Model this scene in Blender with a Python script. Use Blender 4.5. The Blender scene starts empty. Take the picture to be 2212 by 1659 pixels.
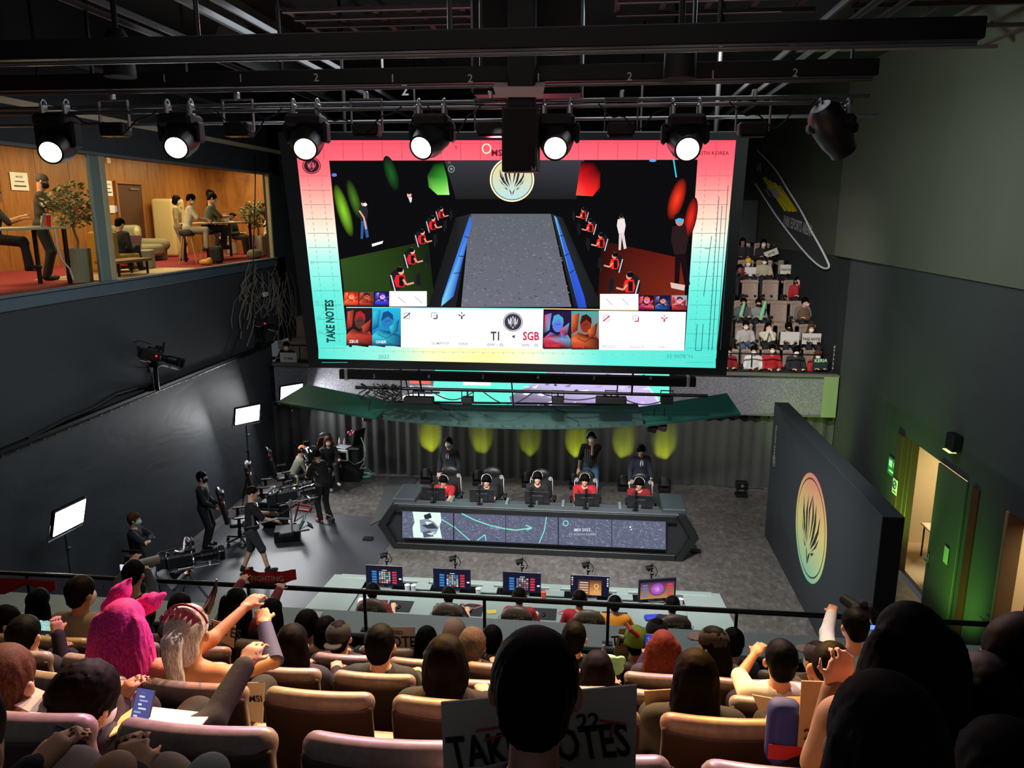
import bpy, math, random
import numpy as np
from mathutils import Vector, Matrix
random.seed(7); rng = np.random.default_rng(7)
S = bpy.context.scene
COL = S.collection
R = math.radians

# ---------------------------------------------------------------- camera
FPX, PITCH, YAW, HC = 1660.0, R(12.6), R(6.08), 7.2
cam = bpy.data.cameras.new('camera'); co = bpy.data.objects.new('camera', cam); COL.objects.link(co)
cam.sensor_width = 36.0; cam.lens = FPX / 2212 * 36.0; cam.clip_start = .05; cam.clip_end = 200
co.location = (0, 0, HC); co.rotation_euler = (R(90) - PITCH, 0, YAW)
S.camera = co
S.view_settings.view_transform = 'Standard'; S.view_settings.look = 'None'
S.view_settings.exposure = 0.0; S.view_settings.gamma = 1.0; S.view_settings.use_curve_mapping = False
S.cycles.max_bounces = 6; S.cycles.diffuse_bounces = 3; S.cycles.glossy_bounces = 3
S.cycles.transmission_bounces = 4; S.cycles.transparent_max_bounces = 12
S.cycles.caustics_reflective = False; S.cycles.caustics_refractive = False
S.cycles.sample_clamp_indirect = 3.0; S.cycles.sample_clamp_direct = 0

def lin(c):
    if isinstance(c, str):
        c = [int(c[i:i+2], 16) / 255 for i in (0, 2, 4)]
    return tuple((x / 12.92 if x <= .04045 else ((x + .055) / 1.055) ** 2.4) for x in c[:3])

# ---------------------------------------------------------------- world and lights
w = bpy.data.worlds.new('world'); S.world = w; w.use_nodes = True
w.node_tree.nodes['Background'].inputs[0].default_value = (.75, .85, 1, 1)
w.node_tree.nodes['Background'].inputs[1].default_value = .07

def light(kind, name, loc, target, power, color=(1, 1, 1), size=.3, size_y=None, angle=40, blend=.5):
    L = bpy.data.lights.new(name, kind); L.energy = power; L.color = color
    if kind == 'SPOT':
        L.spot_size = R(angle); L.spot_blend = blend; L.shadow_soft_size = size
    elif kind == 'AREA':
        L.size = size
        if size_y: L.shape = 'RECTANGLE'; L.size_y = size_y
    else:
        L.shadow_soft_size = size
    o = bpy.data.objects.new(name, L); COL.objects.link(o); o.location = loc
    if target is not None:
        o.rotation_euler = (Vector(target) - Vector(loc)).to_track_quat('-Z', 'Y').to_euler()
    return o
# stage wash from the lighting bridge, then two added overhead fills
light('SPOT', 'stage_wash', (-4.9, 8.9, 7.6), (-3.0, 15.5, 0), 2600, (1, .98, .95), .15, angle=50, blend=.9)
light('SPOT', 'stage_wash', (-0.5, 8.9, 7.6), (-1.0, 16.5, 0), 2600, (1, .98, .96), .15, angle=50, blend=.9)
light('SPOT', 'stage_wash', (1.0, 8.9, 7.6), (2.8, 14.5, 0), 2600, (1, .98, .95), .15, angle=50, blend=.9)
light('SPOT', 'desk_wash', (-1.1, 9.4, 8.2), (-1.1, 12.1, .8), 1500, (.92, 1, .98), .3, angle=58, blend=.9)
light('SPOT', 'face_light', (-1.1, 9.0, 8.2), (-1.1, 16.8, 1.2), 3800, (1, .97, .92), .3, angle=34, blend=.8)
light('AREA', 'added_fill', (-1.3, 12.5, 9.6), (-1.3, 12.5, 0), 420, (.88, .94, 1), 7, 6)  # soft fill added to brighten the stage, not a fixture of the grid
light('AREA', 'added_fill', (-1.3, 6.0, 9.9), (-1.3, 8.0, 0), 40, (1, .93, .86), 6, 4)  # second added fill, lifts the audience side
# warm lights over the audience, front and above, with a broken rainbow pattern in their beams
def gobo(o, strength):
    L = o.data; L.use_nodes = True; nt = L.node_tree; e = nt.nodes['Emission']; tc = nt.nodes.new('ShaderNodeTexCoord')
    n = nt.nodes.new('ShaderNodeTexNoise'); n.inputs['Scale'].default_value = 5.5; n.inputs['Detail'].default_value = 2; nt.links.new(tc.outputs['Normal'], n.inputs['Vector'])
    r = nt.nodes.new('ShaderNodeValToRGB'); el = r.color_ramp.elements
    el[0].position = .36; el[0].color = (.55, .28, .75, 1); el[1].position = .66; el[1].color = (1, .32, .08, 1)
    for p_, c in ((.42, (.75, .6, 1)), (.47, (1, .84, .7)), (.53, (1, .82, .62)), (.58, (1, .85, .45)), (.62, (1, .66, .12))):
        x = el.new(p_); x.color = (*c, 1)
    nt.links.new(n.outputs['Fac'], r.inputs[0]); nt.links.new(r.outputs[0], e.inputs[0])
for x, c in ((-3.2, (1, .78, .5)), (-.9, (1, .82, .6)), (1.6, (1, .8, .56))):
    gobo(light('SPOT', 'audience_light', (x, 8.8, 9.4), (x * .6, 2.7, 4.9), 3500, c, .05, angle=60, blend=.5), 1)
# green wash on the right wall and the far tribune
light('SPOT', 'green_uplight', (5.3, 14.6, .35), (6.4, 15.2, 1.9), 420, (.35, 1, .08), .1, angle=95, blend=1)
light('SPOT', 'green_uplight', (5.2, 11.9, .35), (6.4, 12.9, 1.5), 180, (.3, 1, .1), .1, angle=95, blend=1)
light('SPOT', 'green_uplight', (4.6, 18.3, .3), (6.1, 20.2, 2.6), 150, (.55, 1, .1), .1, angle=80, blend=1)
light('SPOT', 'wall_wash', (1.5, 10.5, 8.0), (6.3, 15.5, 7.2), 620, (.85, 1, .8), .3, angle=110, blend=1)
light('SPOT', 'curtain_wash', (-3.5, 9.5, 8.0), (-8.9, 14.5, 4.6), 330, (.85, .92, 1), .3, angle=95, blend=1)
light('SPOT', 'tribune_light', (2.0, 13.0, 10.2), (3.8, 21.5, 4.2), 3200, (1, .95, .9), .2, angle=56, blend=.7)
light('SPOT', 'ceiling_wash', (-5.5, 10, 8.9), (-6.5, 12, 10.5), 25, (1, .9, .8), .2, angle=120, blend=1)
light('SPOT', 'red_truss_light', (-1.3, 12.9, 7.4), (-1.3, 9.3, 8.5), 130, (1, .1, .18), .5, angle=120, blend=1)
# lounge behind the glass
for y in (8.5, 12.5, 16.5, 20, 23.4):
    light('AREA', 'lounge_ceiling_light', (-11, y, 8.75), (-11, y, 0), 120, (1, .76, .42), 1.6, 1.6)
# back rooms behind the right-hand doors
light('AREA', 'back_room_light', (8.2, 15.4, 2.6), (8.2, 15.4, 0), 90, (1, .84, .6), 1.2, 1.2)
light('AREA', 'back_room_light', (7.6, 11.2, 2.6), (7.6, 11.2, 0), 70, (1, .82, .55), .8, .8)

# ---------------------------------------------------------------- pixel to world helpers
_p, _s = PITCH, YAW
_F = np.array([-math.sin(_s) * math.cos(_p), math.cos(_s) * math.cos(_p), -math.sin(_p)])
_R = np.array([math.cos(_s), math.sin(_s), 0.]); _U = np.cross(_R, _F); _C = np.array([0, 0, HC])
def ray(x, y): return _F + _R * (x - 1106) / FPX - _U * (y - 829.5) / FPX
def PZ(x, y, z=0.): d = ray(x, y); return Vector(_C + d * (z - HC) / d[2])
def PY(x, y, Y): d = ray(x, y); return Vector(_C + d * Y / d[1])
def PX(x, y, X): d = ray(x, y); return Vector(_C + d * X / d[0])
def PP(x, y, p0, n):
    d = ray(x, y); n = np.array(n, float); return Vector(_C + d * (np.array(p0) - _C).dot(n) / d.dot(n))

# ---------------------------------------------------------------- materials
_M = {}
def mat(name, col, rough=.6, metal=0., spec=.5, bump=0., bscale=60., var=0., vscale=8., emit=0., coat=0.):
    if name in _M: return _M[name]
    m = bpy.data.materials.new(name); m.use_nodes = True; nt = m.node_tree; b = nt.nodes['Principled BSDF']
    c = lin(col)
    b.inputs['Base Color'].default_value = (*c, 1); b.inputs['Roughness'].default_value = rough
    b.inputs['Metallic'].default_value = metal; b.inputs['Specular IOR Level'].default_value = spec
    if coat: b.inputs['Coat Weight'].default_value = coat
    if emit:
        b.inputs['Emission Color'].default_value = (*c, 1); b.inputs['Emission Strength'].default_value = emit
    tc = nt.nodes.new('ShaderNodeTexCoord')
    v = var or .06
    n = nt.nodes.new('ShaderNodeTexNoise'); n.inputs['Scale'].default_value = vscale; n.inputs['Detail'].default_value = 4
    nt.links.new(tc.outputs['Object'], n.inputs['Vector'])
    mx = nt.nodes.new('ShaderNodeMix'); mx.data_type = 'RGBA'
    mx.inputs['A'].default_value = (*[x * (1 - v) for x in c], 1); mx.inputs['B'].default_value = (*[min(1, x * (1 + v)) for x in c], 1)
    nt.links.new(n.outputs['Fac'], mx.inputs['Factor']); nt.links.new(mx.outputs['Result'], b.inputs['Base Color'])
    if bump:
        n2 = nt.nodes.new('ShaderNodeTexNoise'); n2.inputs['Scale'].default_value = bscale; n2.inputs['Detail'].default_value = 6
        nt.links.new(tc.outputs['Object'], n2.inputs['Vector'])
        bp = nt.nodes.new('ShaderNodeBump'); bp.inputs['Strength'].default_value = bump; bp.inputs['Distance'].default_value = .02
        nt.links.new(n2.outputs['Fac'], bp.inputs['Height']); nt.links.new(bp.outputs['Normal'], b.inputs['Normal'])
    _M[name] = m
    return m
def emis(name, col, strength=1.):
    if name in _M: return _M[name]
    m = bpy.data.materials.new(name); m.use_nodes = True; nt = m.node_tree; nt.nodes.clear()
    e = nt.nodes.new('ShaderNodeEmission'); e.inputs[0].default_value = (*lin(col), 1); e.inputs[1].default_value = strength
    o = nt.nodes.new('ShaderNodeOutputMaterial'); nt.links.new(e.outputs[0], o.inputs[0]); _M[name] = m
    return m
def screen_mat(name, strength=1.):
    if name in _M: return _M[name]
    m = bpy.data.materials.new(name); m.use_nodes = True; nt = m.node_tree; nt.nodes.clear()
    a = nt.nodes.new('ShaderNodeAttribute'); a.attribute_name = 'Col'
    e = nt.nodes.new('ShaderNodeEmission'); e.inputs[1].default_value = strength
    o = nt.nodes.new('ShaderNodeOutputMaterial'); nt.links.new(a.outputs['Color'], e.inputs[0]); nt.links.new(e.outputs[0], o.inputs[0]); _M[name] = m
    return m
def nodemat(name, fn):
    if name in _M: return _M[name]
    m = bpy.data.materials.new(name); m.use_nodes = True; nt = m.node_tree; b = nt.nodes['Principled BSDF']
    fn(nt, b, nt.nodes.new('ShaderNodeTexCoord')); _M[name] = m
    return m
def ramp(nt, fac, stops):
    r = nt.nodes.new('ShaderNodeValToRGB'); e = r.color_ramp.elements
    e[0].position = stops[0][0]; e[0].color = (*lin(stops[0][1]), 1); e[1].position = stops[-1][0]; e[1].color = (*lin(stops[-1][1]), 1)
    for p, c in stops[1:-1]:
        x = e.new(p); x.color = (*lin(c), 1)
    nt.links.new(fac, r.inputs[0]); return r.outputs[0]
def noise(nt, vec, scale, detail=4, rough=.5, dist=0.):
    n = nt.nodes.new('ShaderNodeTexNoise'); n.inputs['Scale'].default_value = scale; n.inputs['Detail'].default_value = detail
    n.inputs['Roughness'].default_value = rough; n.inputs['Distortion'].default_value = dist
    nt.links.new(vec, n.inputs['Vector']); return n.outputs['Fac']
def mapping(nt, vec, scale):
    mp = nt.nodes.new('ShaderNodeMapping'); mp.inputs['Scale'].default_value = scale; nt.links.new(vec, mp.inputs['Vector']); return mp.outputs[0]
def bump(nt, b, h, s=.3, d=.02):
    bp = nt.nodes.new('ShaderNodeBump'); bp.inputs['Strength'].default_value = s; bp.inputs['Distance'].default_value = d
    nt.links.new(h, bp.inputs['Height']); nt.links.new(bp.outputs[0], b.inputs['Normal'])

# ---------------------------------------------------------------- objects
def tag(o, label, cat, group=None, kind=None):
    if label: o['label'] = label
    if cat: o['category'] = cat
    if group: o['group'] = group
    if kind: o['kind'] = kind
    return o
def thing(name, label, cat, loc=(0, 0, 0), rz=0., group=None):
    o = bpy.data.objects.new(name, None); COL.objects.link(o); o.empty_display_size = .1
    o.location = loc; o.rotation_euler = (0, 0, rz)
    return tag(o, label, cat, group)
def link(name, me, parent=None, world=False, label=None):
    o = bpy.data.objects.new(name, me); COL.objects.link(o)
    if parent is not None:
        o.parent = parent
        if world:
            q = parent; off = Vector((0, 0, 0))
            while q is not None: off += q.location; q = q.parent
            o.location = -off
    if label: o['label'] = label
    return o
def copy_tree(o, parent=None):
    c = o.copy(); COL.objects.link(c); c.parent = parent
    for ch in list(o.children): copy_tree(ch, c)
    return c
def rotz(a): return Matrix.Rotation(a, 4, 'Z')
def frame(a, b):
    """4x4 taking +Z onto a->b with origin at a"""
    d = Vector(b) - Vector(a); q = d.to_track_quat('Z', 'Y')
    return Matrix.Translation(a) @ q.to_matrix().to_4x4(), d.length
class MB:
    def __init__(s, mats=None): s.v = []; s.f = []; s.mi = []; s.m = Matrix(); s.cur = 0; s.col = None
    def add(s, vs, fs, m=None):
        n = len(s.v); mm = s.m @ m if m is not None else s.m
        s.v += [mm @ Vector(v) for v in vs]; s.f += [tuple(i + n for i in f) for f in fs]; s.mi += [s.cur] * len(fs)
        return s
    def box(s, c, d, b=.0, rot=None):
        """centre, full size, chamfer"""
        hx, hy, hz = d[0] / 2, d[1] / 2, d[2] / 2
        m = Matrix.Translation(c)
        if rot is not None: m = m @ (rot if isinstance(rot, Matrix) else Matrix.Rotation(rot[0], 4, 'X') @ Matrix.Identity(4) if len(rot) == 1 else (Matrix.Rotation(rot[2], 4, 'Z') @ Matrix.Rotation(rot[1], 4, 'Y') @ Matrix.Rotation(rot[0], 4, 'X')))
        b = min(b, hx * .95, hy * .95, hz * .95)
        if b <= 0:
            vs = [(x, y, z) for x in (-hx, hx) for y in (-hy, hy) for z in (-hz, hz)]
            fs = [(0, 1, 3, 2), (4, 6, 7, 5), (0, 4, 5, 1), (2, 3, 7, 6), (0, 2, 6, 4), (1, 5, 7, 3)]
        else:
            vs = []; idx = {}
            for sx in (-1, 1):
                for sy in (-1, 1):
                    for sz in (-1, 1):
                        for a in range(3):
                            p = [sx * (hx - b), sy * (hy - b), sz * (hz - b)]
                            p[a] = (sx * hx, sy * hy, sz * hz)[a]
                            idx[sx, sy, sz, a] = len(vs); vs.append(tuple(p))
            fs = []
            for a in range(3):
                o1, o2 = [i for i in range(3) if i != a]
                for sg in (-1, 1):
                    q = []
                    for (u, v) in ((-1, -1), (1, -1), (1, 1), (-1, 1)):
                        k = [0, 0, 0]; k[a] = sg; k[o1] = u; k[o2] = v; q.append(idx[k[0], k[1], k[2], a])
                    flip = (sg > 0) == (a == 1)
                    fs.append(tuple(reversed(q)) if flip else tuple(q))
            for a in range(3):
                o1, o2 = [i for i in range(3) if i != a]
                for u in (-1, 1):
                    for v in (-1, 1):
                        k0 = [0, 0, 0]; k0[o1] = u; k0[o2] = v; k1 = list(k0); k0[a] = -1; k1[a] = 1
                        q = (idx[(*k0, o1)], idx[(*k0, o2)], idx[(*k1, o2)], idx[(*k1, o1)])
                        if (u * v > 0) == (a != 1): q = tuple(reversed(q))
                        fs.append(q)
            for sx in (-1, 1):
                for sy in (-1, 1):
                    for sz in (-1, 1):
                        q = (idx[sx, sy, sz, 0], idx[sx, sy, sz, 1], idx[sx, sy, sz, 2])
                        fs.append(q if sx * sy * sz > 0 else tuple(reversed(q)))
        return s.add(vs, fs, m)
    def cyl(s, a, b, r, r2=None, n=12, caps=True):
        m, L = frame(a, b); r2 = r if r2 is None else r2
        vs = [(math.cos(2 * math.pi * i / n) * q, math.sin(2 * math.pi * i / n) * q, z) for q, z in ((r, 0), (r2, L)) for i in range(n)]
        fs = [(i, (i + 1) % n, n + (i + 1) % n, n + i) for i in range(n)]
        if caps: fs += [tuple(reversed(range(n))), tuple(range(n, 2 * n))]
        return s.add(vs, fs, m)
    def lathe(s, prof, c=(0, 0, 0), n=20, m=None, cap=True):
        """profile of (radius, z)"""
        vs = [(math.cos(2 * math.pi * i / n) * q, math.sin(2 * math.pi * i / n) * q, z) for q, z in prof for i in range(n)]
        fs = [(k * n + i, k * n + (i + 1) % n, (k + 1) * n + (i + 1) % n, (k + 1) * n + i) for k in range(len(prof) - 1) for i in range(n)]
        if cap:
            if prof[0][0] > 1e-4: fs.append(tuple(reversed(range(n))))
            if prof[-1][0] > 1e-4: fs.append(tuple(range((len(prof) - 1) * n, len(prof) * n)))
        return s.add(vs, fs, Matrix.Translation(c) @ m if m is not None else Matrix.Translation(c))
    def tube(s, pts, r, n=8, close=False):
        pts = [Vector(p) for p in pts]; N = len(pts); vs = []; up = Vector((0, 0, 1))
        rs = r if isinstance(r, (list, tuple)) else [r] * N
        for i, p in enumerate(pts):
            a = pts[i - 1] if (i or close) else p; b = pts[(i + 1) % N] if (i < N - 1 or close) else p
            t = (b - a).normalized()
            if abs(t.dot(up)) > .93: up = Vector((1, 0, 0)) if abs(t.x) < .9 else Vector((0, 1, 0))
            x = t.cross(up).normalized(); y = t.cross(x).normalized(); up = -y
            vs += [p + (x * math.cos(2 * math.pi * k / n) + y * math.sin(2 * math.pi * k / n)) * rs[i] for k in range(n)]
        fs = [(i * n + k, ((i + 1) % N) * n + k, ((i + 1) % N) * n + (k + 1) % n, i * n + (k + 1) % n) for i in range(N if close else N - 1) for k in range(n)]
        if not close: fs += [tuple(range(n)), tuple(reversed(range((N - 1) * n, N * n)))]
        return s.add(vs, fs)
    def ball(s, c, r, n=10, m=None):
        r = (r, r, r) if not isinstance(r, (tuple, list)) else r
        vs = [(0, 0, -r[2])]; fs = []
        for j in range(1, n // 2 + 1):
            t = math.pi * j / (n // 2 + 1)
            vs += [(r[0] * math.sin(t) * math.cos(2 * math.pi * i / n), r[1] * math.sin(t) * math.sin(2 * math.pi * i / n), -r[2] * math.cos(t)) for i in range(n)]
        vs.append((0, 0, r[2])); q = n // 2
        fs += [(0, 1 + (i + 1) % n, 1 + i) for i in range(n)]
        fs += [(1 + j * n + i, 1 + j * n + (i + 1) % n, 1 + (j + 1) * n + (i + 1) % n, 1 + (j + 1) * n + i) for j in range(q - 1) for i in range(n)]
        fs += [(len(vs) - 1, 1 + (q - 1) * n + i, 1 + (q - 1) * n + (i + 1) % n) for i in range(n)]
        return s.add(vs, fs, Matrix.Translation(c) @ m if m is not None else Matrix.Translation(c))
    def prism(s, poly, h0, h1, m=None):
        """polygon (x,y) extruded in z from h0 to h1"""
        n = len(poly); vs = [(x, y, h0) for x, y in poly] + [(x, y, h1) for x, y in poly]
        fs = [tuple(reversed(range(n))), tuple(range(n, 2 * n))] + [(i, (i + 1) % n, n + (i + 1) % n, n + i) for i in range(n)]
        return s.add(vs, fs, m)
    def quad(s, *p): return s.add(p, [tuple(range(len(p)))])
    def build(s, name, m, parent=None, world=False, smooth=None, label=None):
        me = bpy.data.meshes.new(name); me.from_pydata([tuple(v) for v in s.v], [], s.f)
        for x in (m if isinstance(m, (list, tuple)) else [m]): me.materials.append(x)
        if isinstance(m, (list, tuple)): me.polygons.foreach_set('material_index', s.mi)
        if smooth:
            me.polygons.foreach_set('use_smooth', [True] * len(me.polygons))
            me.set_sharp_from_angle(angle=R(smooth if smooth is not True else 40))
        me.update()
        return link(name, me, parent, world, label)
ARC = lambda r, a0, a1, n: [(r * math.cos(a0 + (a1 - a0) * i / n), r * math.sin(a0 + (a1 - a0) * i / n)) for i in range(n + 1)]
def rrect(w_, h_, r, n=4):
    o = []
    for cx_, cy_, a in ((w_/2-r, h_/2-r, 0), (-w_/2+r, h_/2-r, 90), (-w_/2+r, -h_/2+r, 180), (w_/2-r, -h_/2+r, 270)):
        o += [(cx_ + x, cy_ + y) for x, y in ARC(r, R(a), R(a + 90), n)]
    return o
def plane_m(o, x, y):
    """4x4 with origin o, local x and y directions"""
    x = Vector(x).normalized(); y = Vector(y); z = x.cross(y).normalized(); y = z.cross(x)
    m = Matrix((x, y, z)).transposed().to_4x4(); m.translation = o; return m
_T = {}
def text_geo(txt, size=1., bold=0., align='CENTER'):
    k = (txt, bold, align)
    if k not in _T:
        c = bpy.data.curves.new('t', 'FONT'); c.body = txt; c.size = 1; c.align_x = align; c.align_y = 'CENTER'; c.offset = bold; c.resolution_u = 2
        o = bpy.data.objects.new('t', c); COL.objects.link(o)
        bpy.context.view_layer.update()
        me = bpy.data.meshes.new_from_object(o.evaluated_get(bpy.context.evaluated_depsgraph_get()))
        _T[k] = ([v.co.copy() for v in me.vertices], [tuple(p.vertices) for p in me.polygons])
        bpy.data.objects.remove(o); bpy.data.curves.remove(c); bpy.data.meshes.remove(me)
    v, f = _T[k]
    return [(p.x * size, p.y * size, 0) for p in v], f
def text(mb, txt, m, size, bold=0., align='CENTER', sx=1., shear=0., lift=.002):
    v, f = text_geo(txt, size, bold, align)
    v = [(x * sx + y * shear, y, lift) for x, y, z in v]
    return mb.add(v, f, m)
class Canvas:
    """flat coloured artwork with a colour per vertex; fn(u, v, layer) gives the point"""
    def __init__(s, fn): s.fn = fn; s.v = []; s.f = []; s.c = []; s.L = 0
    def poly(s, pts, cols, L=None):
        if L is None: s.L += 1; L = s.L
        n = len(s.v); s.v += [s.fn(x, y, L) for x, y in pts]
        if isinstance(cols, str): cols = [cols] * len(pts)
        s.c += [(*lin(c), 1) for c in cols]; s.f.append(tuple(range(n, n + len(pts)))); return s
    def rect(s, x0, y0, x1, y1, c, L=None):
        if not isinstance(c, str): c = [c[0], c[0], c[1], c[1]]
        return s.poly([(x0, y0), (x1, y0), (x1, y1), (x0, y1)], c, L)
    def line(s, pts, w_, c, L=None):
        if L is None: s.L += 1; L = s.L
        for (x0, y0), (x1, y1) in zip(pts, pts[1:]):
            d = math.hypot(x1 - x0, y1 - y0) or 1; nx, ny = -(y1 - y0) / d * w_ / 2, (x1 - x0) / d * w_ / 2
            s.poly([(x0 + nx, y0 + ny), (x1 + nx, y1 + ny), (x1 - nx, y1 - ny), (x0 - nx, y0 - ny)], c, L)
        return s
    def ell(s, cx_, cy_, rx, ry, c, n=24, L=None, rot=0.):
        ca, sa = math.cos(rot), math.sin(rot)
        return s.poly([(cx_ + rx * math.cos(t) * ca - ry * math.sin(t) * sa, cy_ + rx * math.cos(t) * sa + ry * math.sin(t) * ca) for t in [2 * math.pi * i / n for i in range(n)]], c, L)
    def glow(s, cx_, cy_, rx, ry, c0, c1, n=20, L=None, rot=0.):
        if L is None: s.L += 1; L = s.L
        ca, sa = math.cos(rot), math.sin(rot)
        P = [(cx_ + rx * math.cos(t) * ca - ry * math.sin(t) * sa, cy_ + rx * math.cos(t) * sa + ry * math.sin(t) * ca) for t in [2 * math.pi * i / n for i in range(n)]]
        for i in range(n): s.poly([(cx_, cy_), P[i], P[(i + 1) % n]], [c0, c1, c1], L)
        return s
    def ring(s, cx_, cy_, rx, ry, w_, c, n=36):
        return s.line([(cx_ + rx * math.cos(2 * math.pi * i / n), cy_ + ry * math.sin(2 * math.pi * i / n)) for i in range(n + 1)], w_, c)
    def text(s, txt, x, y, size, c, bold=0., align='CENTER', sx=1., rot=0., shear=0.):
        s.L += 1; v, f = text_geo(txt, size, bold, align); n = len(s.v); ca, sa = math.cos(rot), math.sin(rot)
        for a, b, _ in v:
            a = a * sx + b * shear; b = -b
            s.v.append(s.fn(x + a * ca - b * sa, y + a * sa + b * ca, s.L)); s.c.append((*lin(c), 1))
        s.f += [tuple(i + n for i in q) for q in f]; return s
    def build(s, name, m, parent=None, world=False):
        me = bpy.data.meshes.new(name); me.from_pydata([tuple(v) for v in s.v], [], s.f); me.materials.append(m)
        a = me.color_attributes.new('Col', 'FLOAT_COLOR', 'POINT'); a.data.foreach_set('color', np.array(s.c, dtype=np.float32).ravel())
        return link(name, me, parent, world)
# ---------------------------------------------------------------- signed distance modelling
def _bb(p):
    t = p[0]
    if t == 'c':
        a, b = np.array(p[1]), np.array(p[2]); r = max(p[3], p[4]); return np.minimum(a, b) - r, np.maximum(a, b) + r
    r = max(p[2]) if t == 'e' else float(np.linalg.norm(p[2])); c = np.array(p[1]); return c - r, c + r
def _dist(p, P):
    t = p[0]
    if t == 'c':
        a = np.array(p[1], dtype=np.float32); ba = np.array(p[2], dtype=np.float32) - a; q = P - a
        h = np.clip(q @ ba / max(float(ba @ ba), 1e-9), 0, 1)
        return np.linalg.norm(q - h[..., None] * ba, axis=-1) - (p[3] + (p[4] - p[3]) * h)
    q = P - np.array(p[1], dtype=np.float32)
    if len(p) > 3 and p[3] is not None: q = q @ np.array(p[3], dtype=np.float32)
    r = np.array(p[2], dtype=np.float32)
    if t == 'e':
        k0 = np.linalg.norm(q / r, axis=-1); k1 = np.linalg.norm(q / (r * r), axis=-1) + 1e-6
        return k0 * (k0 - 1) / k1
    rd = p[4] if len(p) > 4 else .01
    d = np.abs(q) - (r - rd)
    return np.linalg.norm(np.maximum(d, 0), axis=-1) + np.minimum(d.max(axis=-1), 0) - rd
def sdf(prims, h, k=.03, cut=(), keep=(), post=None, pad=.0):
    """prims: list of prim or (prim, k). cut: prims removed. keep: surface kept only inside these."""
    pr = [(p if isinstance(p[0], tuple) else (p, k)) for p in prims]
    lo = np.min([_bb(p)[0] for p, _ in pr], axis=0) - 3 * h - pad; hi = np.max([_bb(p)[1] for p, _ in pr], axis=0) + 3 * h + pad
    n = np.ceil((hi - lo) / h).astype(int) + 1
    D = np.full(n, 9., dtype=np.float32)
    ax = [lo[i] + h * np.arange(n[i], dtype=np.float32) for i in range(3)]
    def sub(p, m):
        a, b = _bb(p); i0 = np.maximum(((a - m - lo) / h).astype(int), 0); i1 = np.minimum(((b + m - lo) / h).astype(int) + 2, n)
        if (i1 <= i0).any(): return None, None
        sl = tuple(slice(i0[i], i1[i]) for i in range(3))
        return sl, np.stack(np.meshgrid(*[ax[i][sl[i]] for i in range(3)], indexing='ij'), -1).astype(np.float32)
    for p, kk in pr:
        sl, P = sub(p, max(kk, 2 * h) + pad)
        if sl is None: continue
        d = _dist(p, P); o = D[sl]
        if kk > 0:
            hh = np.maximum(kk - np.abs(o - d), 0) / kk; D[sl] = np.minimum(o, d) - hh * hh * kk * .25
        else: D[sl] = np.minimum(o, d)
    if keep:
        G = np.stack(np.meshgrid(*ax, indexing='ij'), -1)
        kd = np.min([_dist(p, G) for p in keep], axis=0); D = np.maximum(D, kd)
    for p in cut:
        sl, P = sub(p, 2 * h)
        if sl is not None: D[sl] = np.maximum(D[sl], -_dist(p, P))
    if post is not None:
        G = np.stack(np.meshgrid(*ax, indexing='ij'), -1); D = post(D, G)
    return nets(D, lo, h)
def nets(D, lo, h):
    I = D < 0; n = D.shape
    c = [I[i:n[0]-1+i, j:n[1]-1+j, k:n[2]-1+k] for i in (0, 1) for j in (0, 1) for k in (0, 1)]
    sm = sum(x.astype(np.int8) for x in c); act = (sm > 0) & (sm < 8)
    idx = np.argwhere(act)
    if len(idx) == 0: return np.zeros((0, 3)), np.zeros((0, 4), int)
    off = np.array([(i, j, k) for i in (0, 1) for j in (0, 1) for k in (0, 1)])
    V = [D[idx[:, 0] + o[0], idx[:, 1] + o[1], idx[:, 2] + o[2]] for o in off]
    acc = np.zeros((len(idx), 3)); cnt = np.zeros(len(idx))
    for a in range(8):
        for b in range(a + 1, 8):
            if np.abs(off[a] - off[b]).sum() != 1: continue
            m = (V[a] < 0) != (V[b] < 0); t = V[a][m] / (V[a][m] - V[b][m])
            acc[m] += off[a] + t[:, None] * (off[b] - off[a]); cnt[m] += 1
    verts = (idx + acc / cnt[:, None]) * h + lo
    vid = -np.ones([x - 1 for x in n], dtype=np.int64); vid[act] = np.arange(len(idx))
    F = []
    for a in range(3):
        b, c_ = (a + 1) % 3, (a + 2) % 3
        sl0 = [slice(None)] * 3; sl1 = [slice(None)] * 3; sl0[a] = slice(0, n[a] - 1); sl1[a] = slice(1, n[a])
        for s_ in (sl0, sl1):
            s_[b] = slice(1, n[b] - 1); s_[c_] = slice(1, n[c_] - 1)
        A, B = I[tuple(sl0)], I[tuple(sl1)]
        e = np.argwhere(A != B); ins = A[tuple(e.T)]
        e[:, b] += 1; e[:, c_] += 1
        def g(db, dc):
            q = e.copy(); q[:, b] -= db; q[:, c_] -= dc; return vid[tuple(q.T)]
        Q = np.stack([g(1, 1), g(0, 1), g(0, 0), g(1, 0)], 1)
        Q[~ins] = Q[~ins][:, ::-1]; F.append(Q)
    F = np.concatenate(F); return verts, F[(F >= 0).all(1)]
def npmesh(name, V, F, m, parent=None, smooth=True, label=None):
    me = bpy.data.meshes.new(name); me.vertices.add(len(V)); me.vertices.foreach_set('co', V.astype(np.float32).ravel())
    me.loops.add(F.size); me.loops.foreach_set('vertex_index', F.ravel().astype(np.int32))
    me.polygons.add(len(F)); me.polygons.foreach_set('loop_start', np.arange(0, F.size, 4, dtype=np.int32))
    me.polygons.foreach_set('use_smooth', np.full(len(F), smooth)); me.update(calc_edges=True); me.materials.append(m)
    return link(name, me, parent, False, label)

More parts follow.
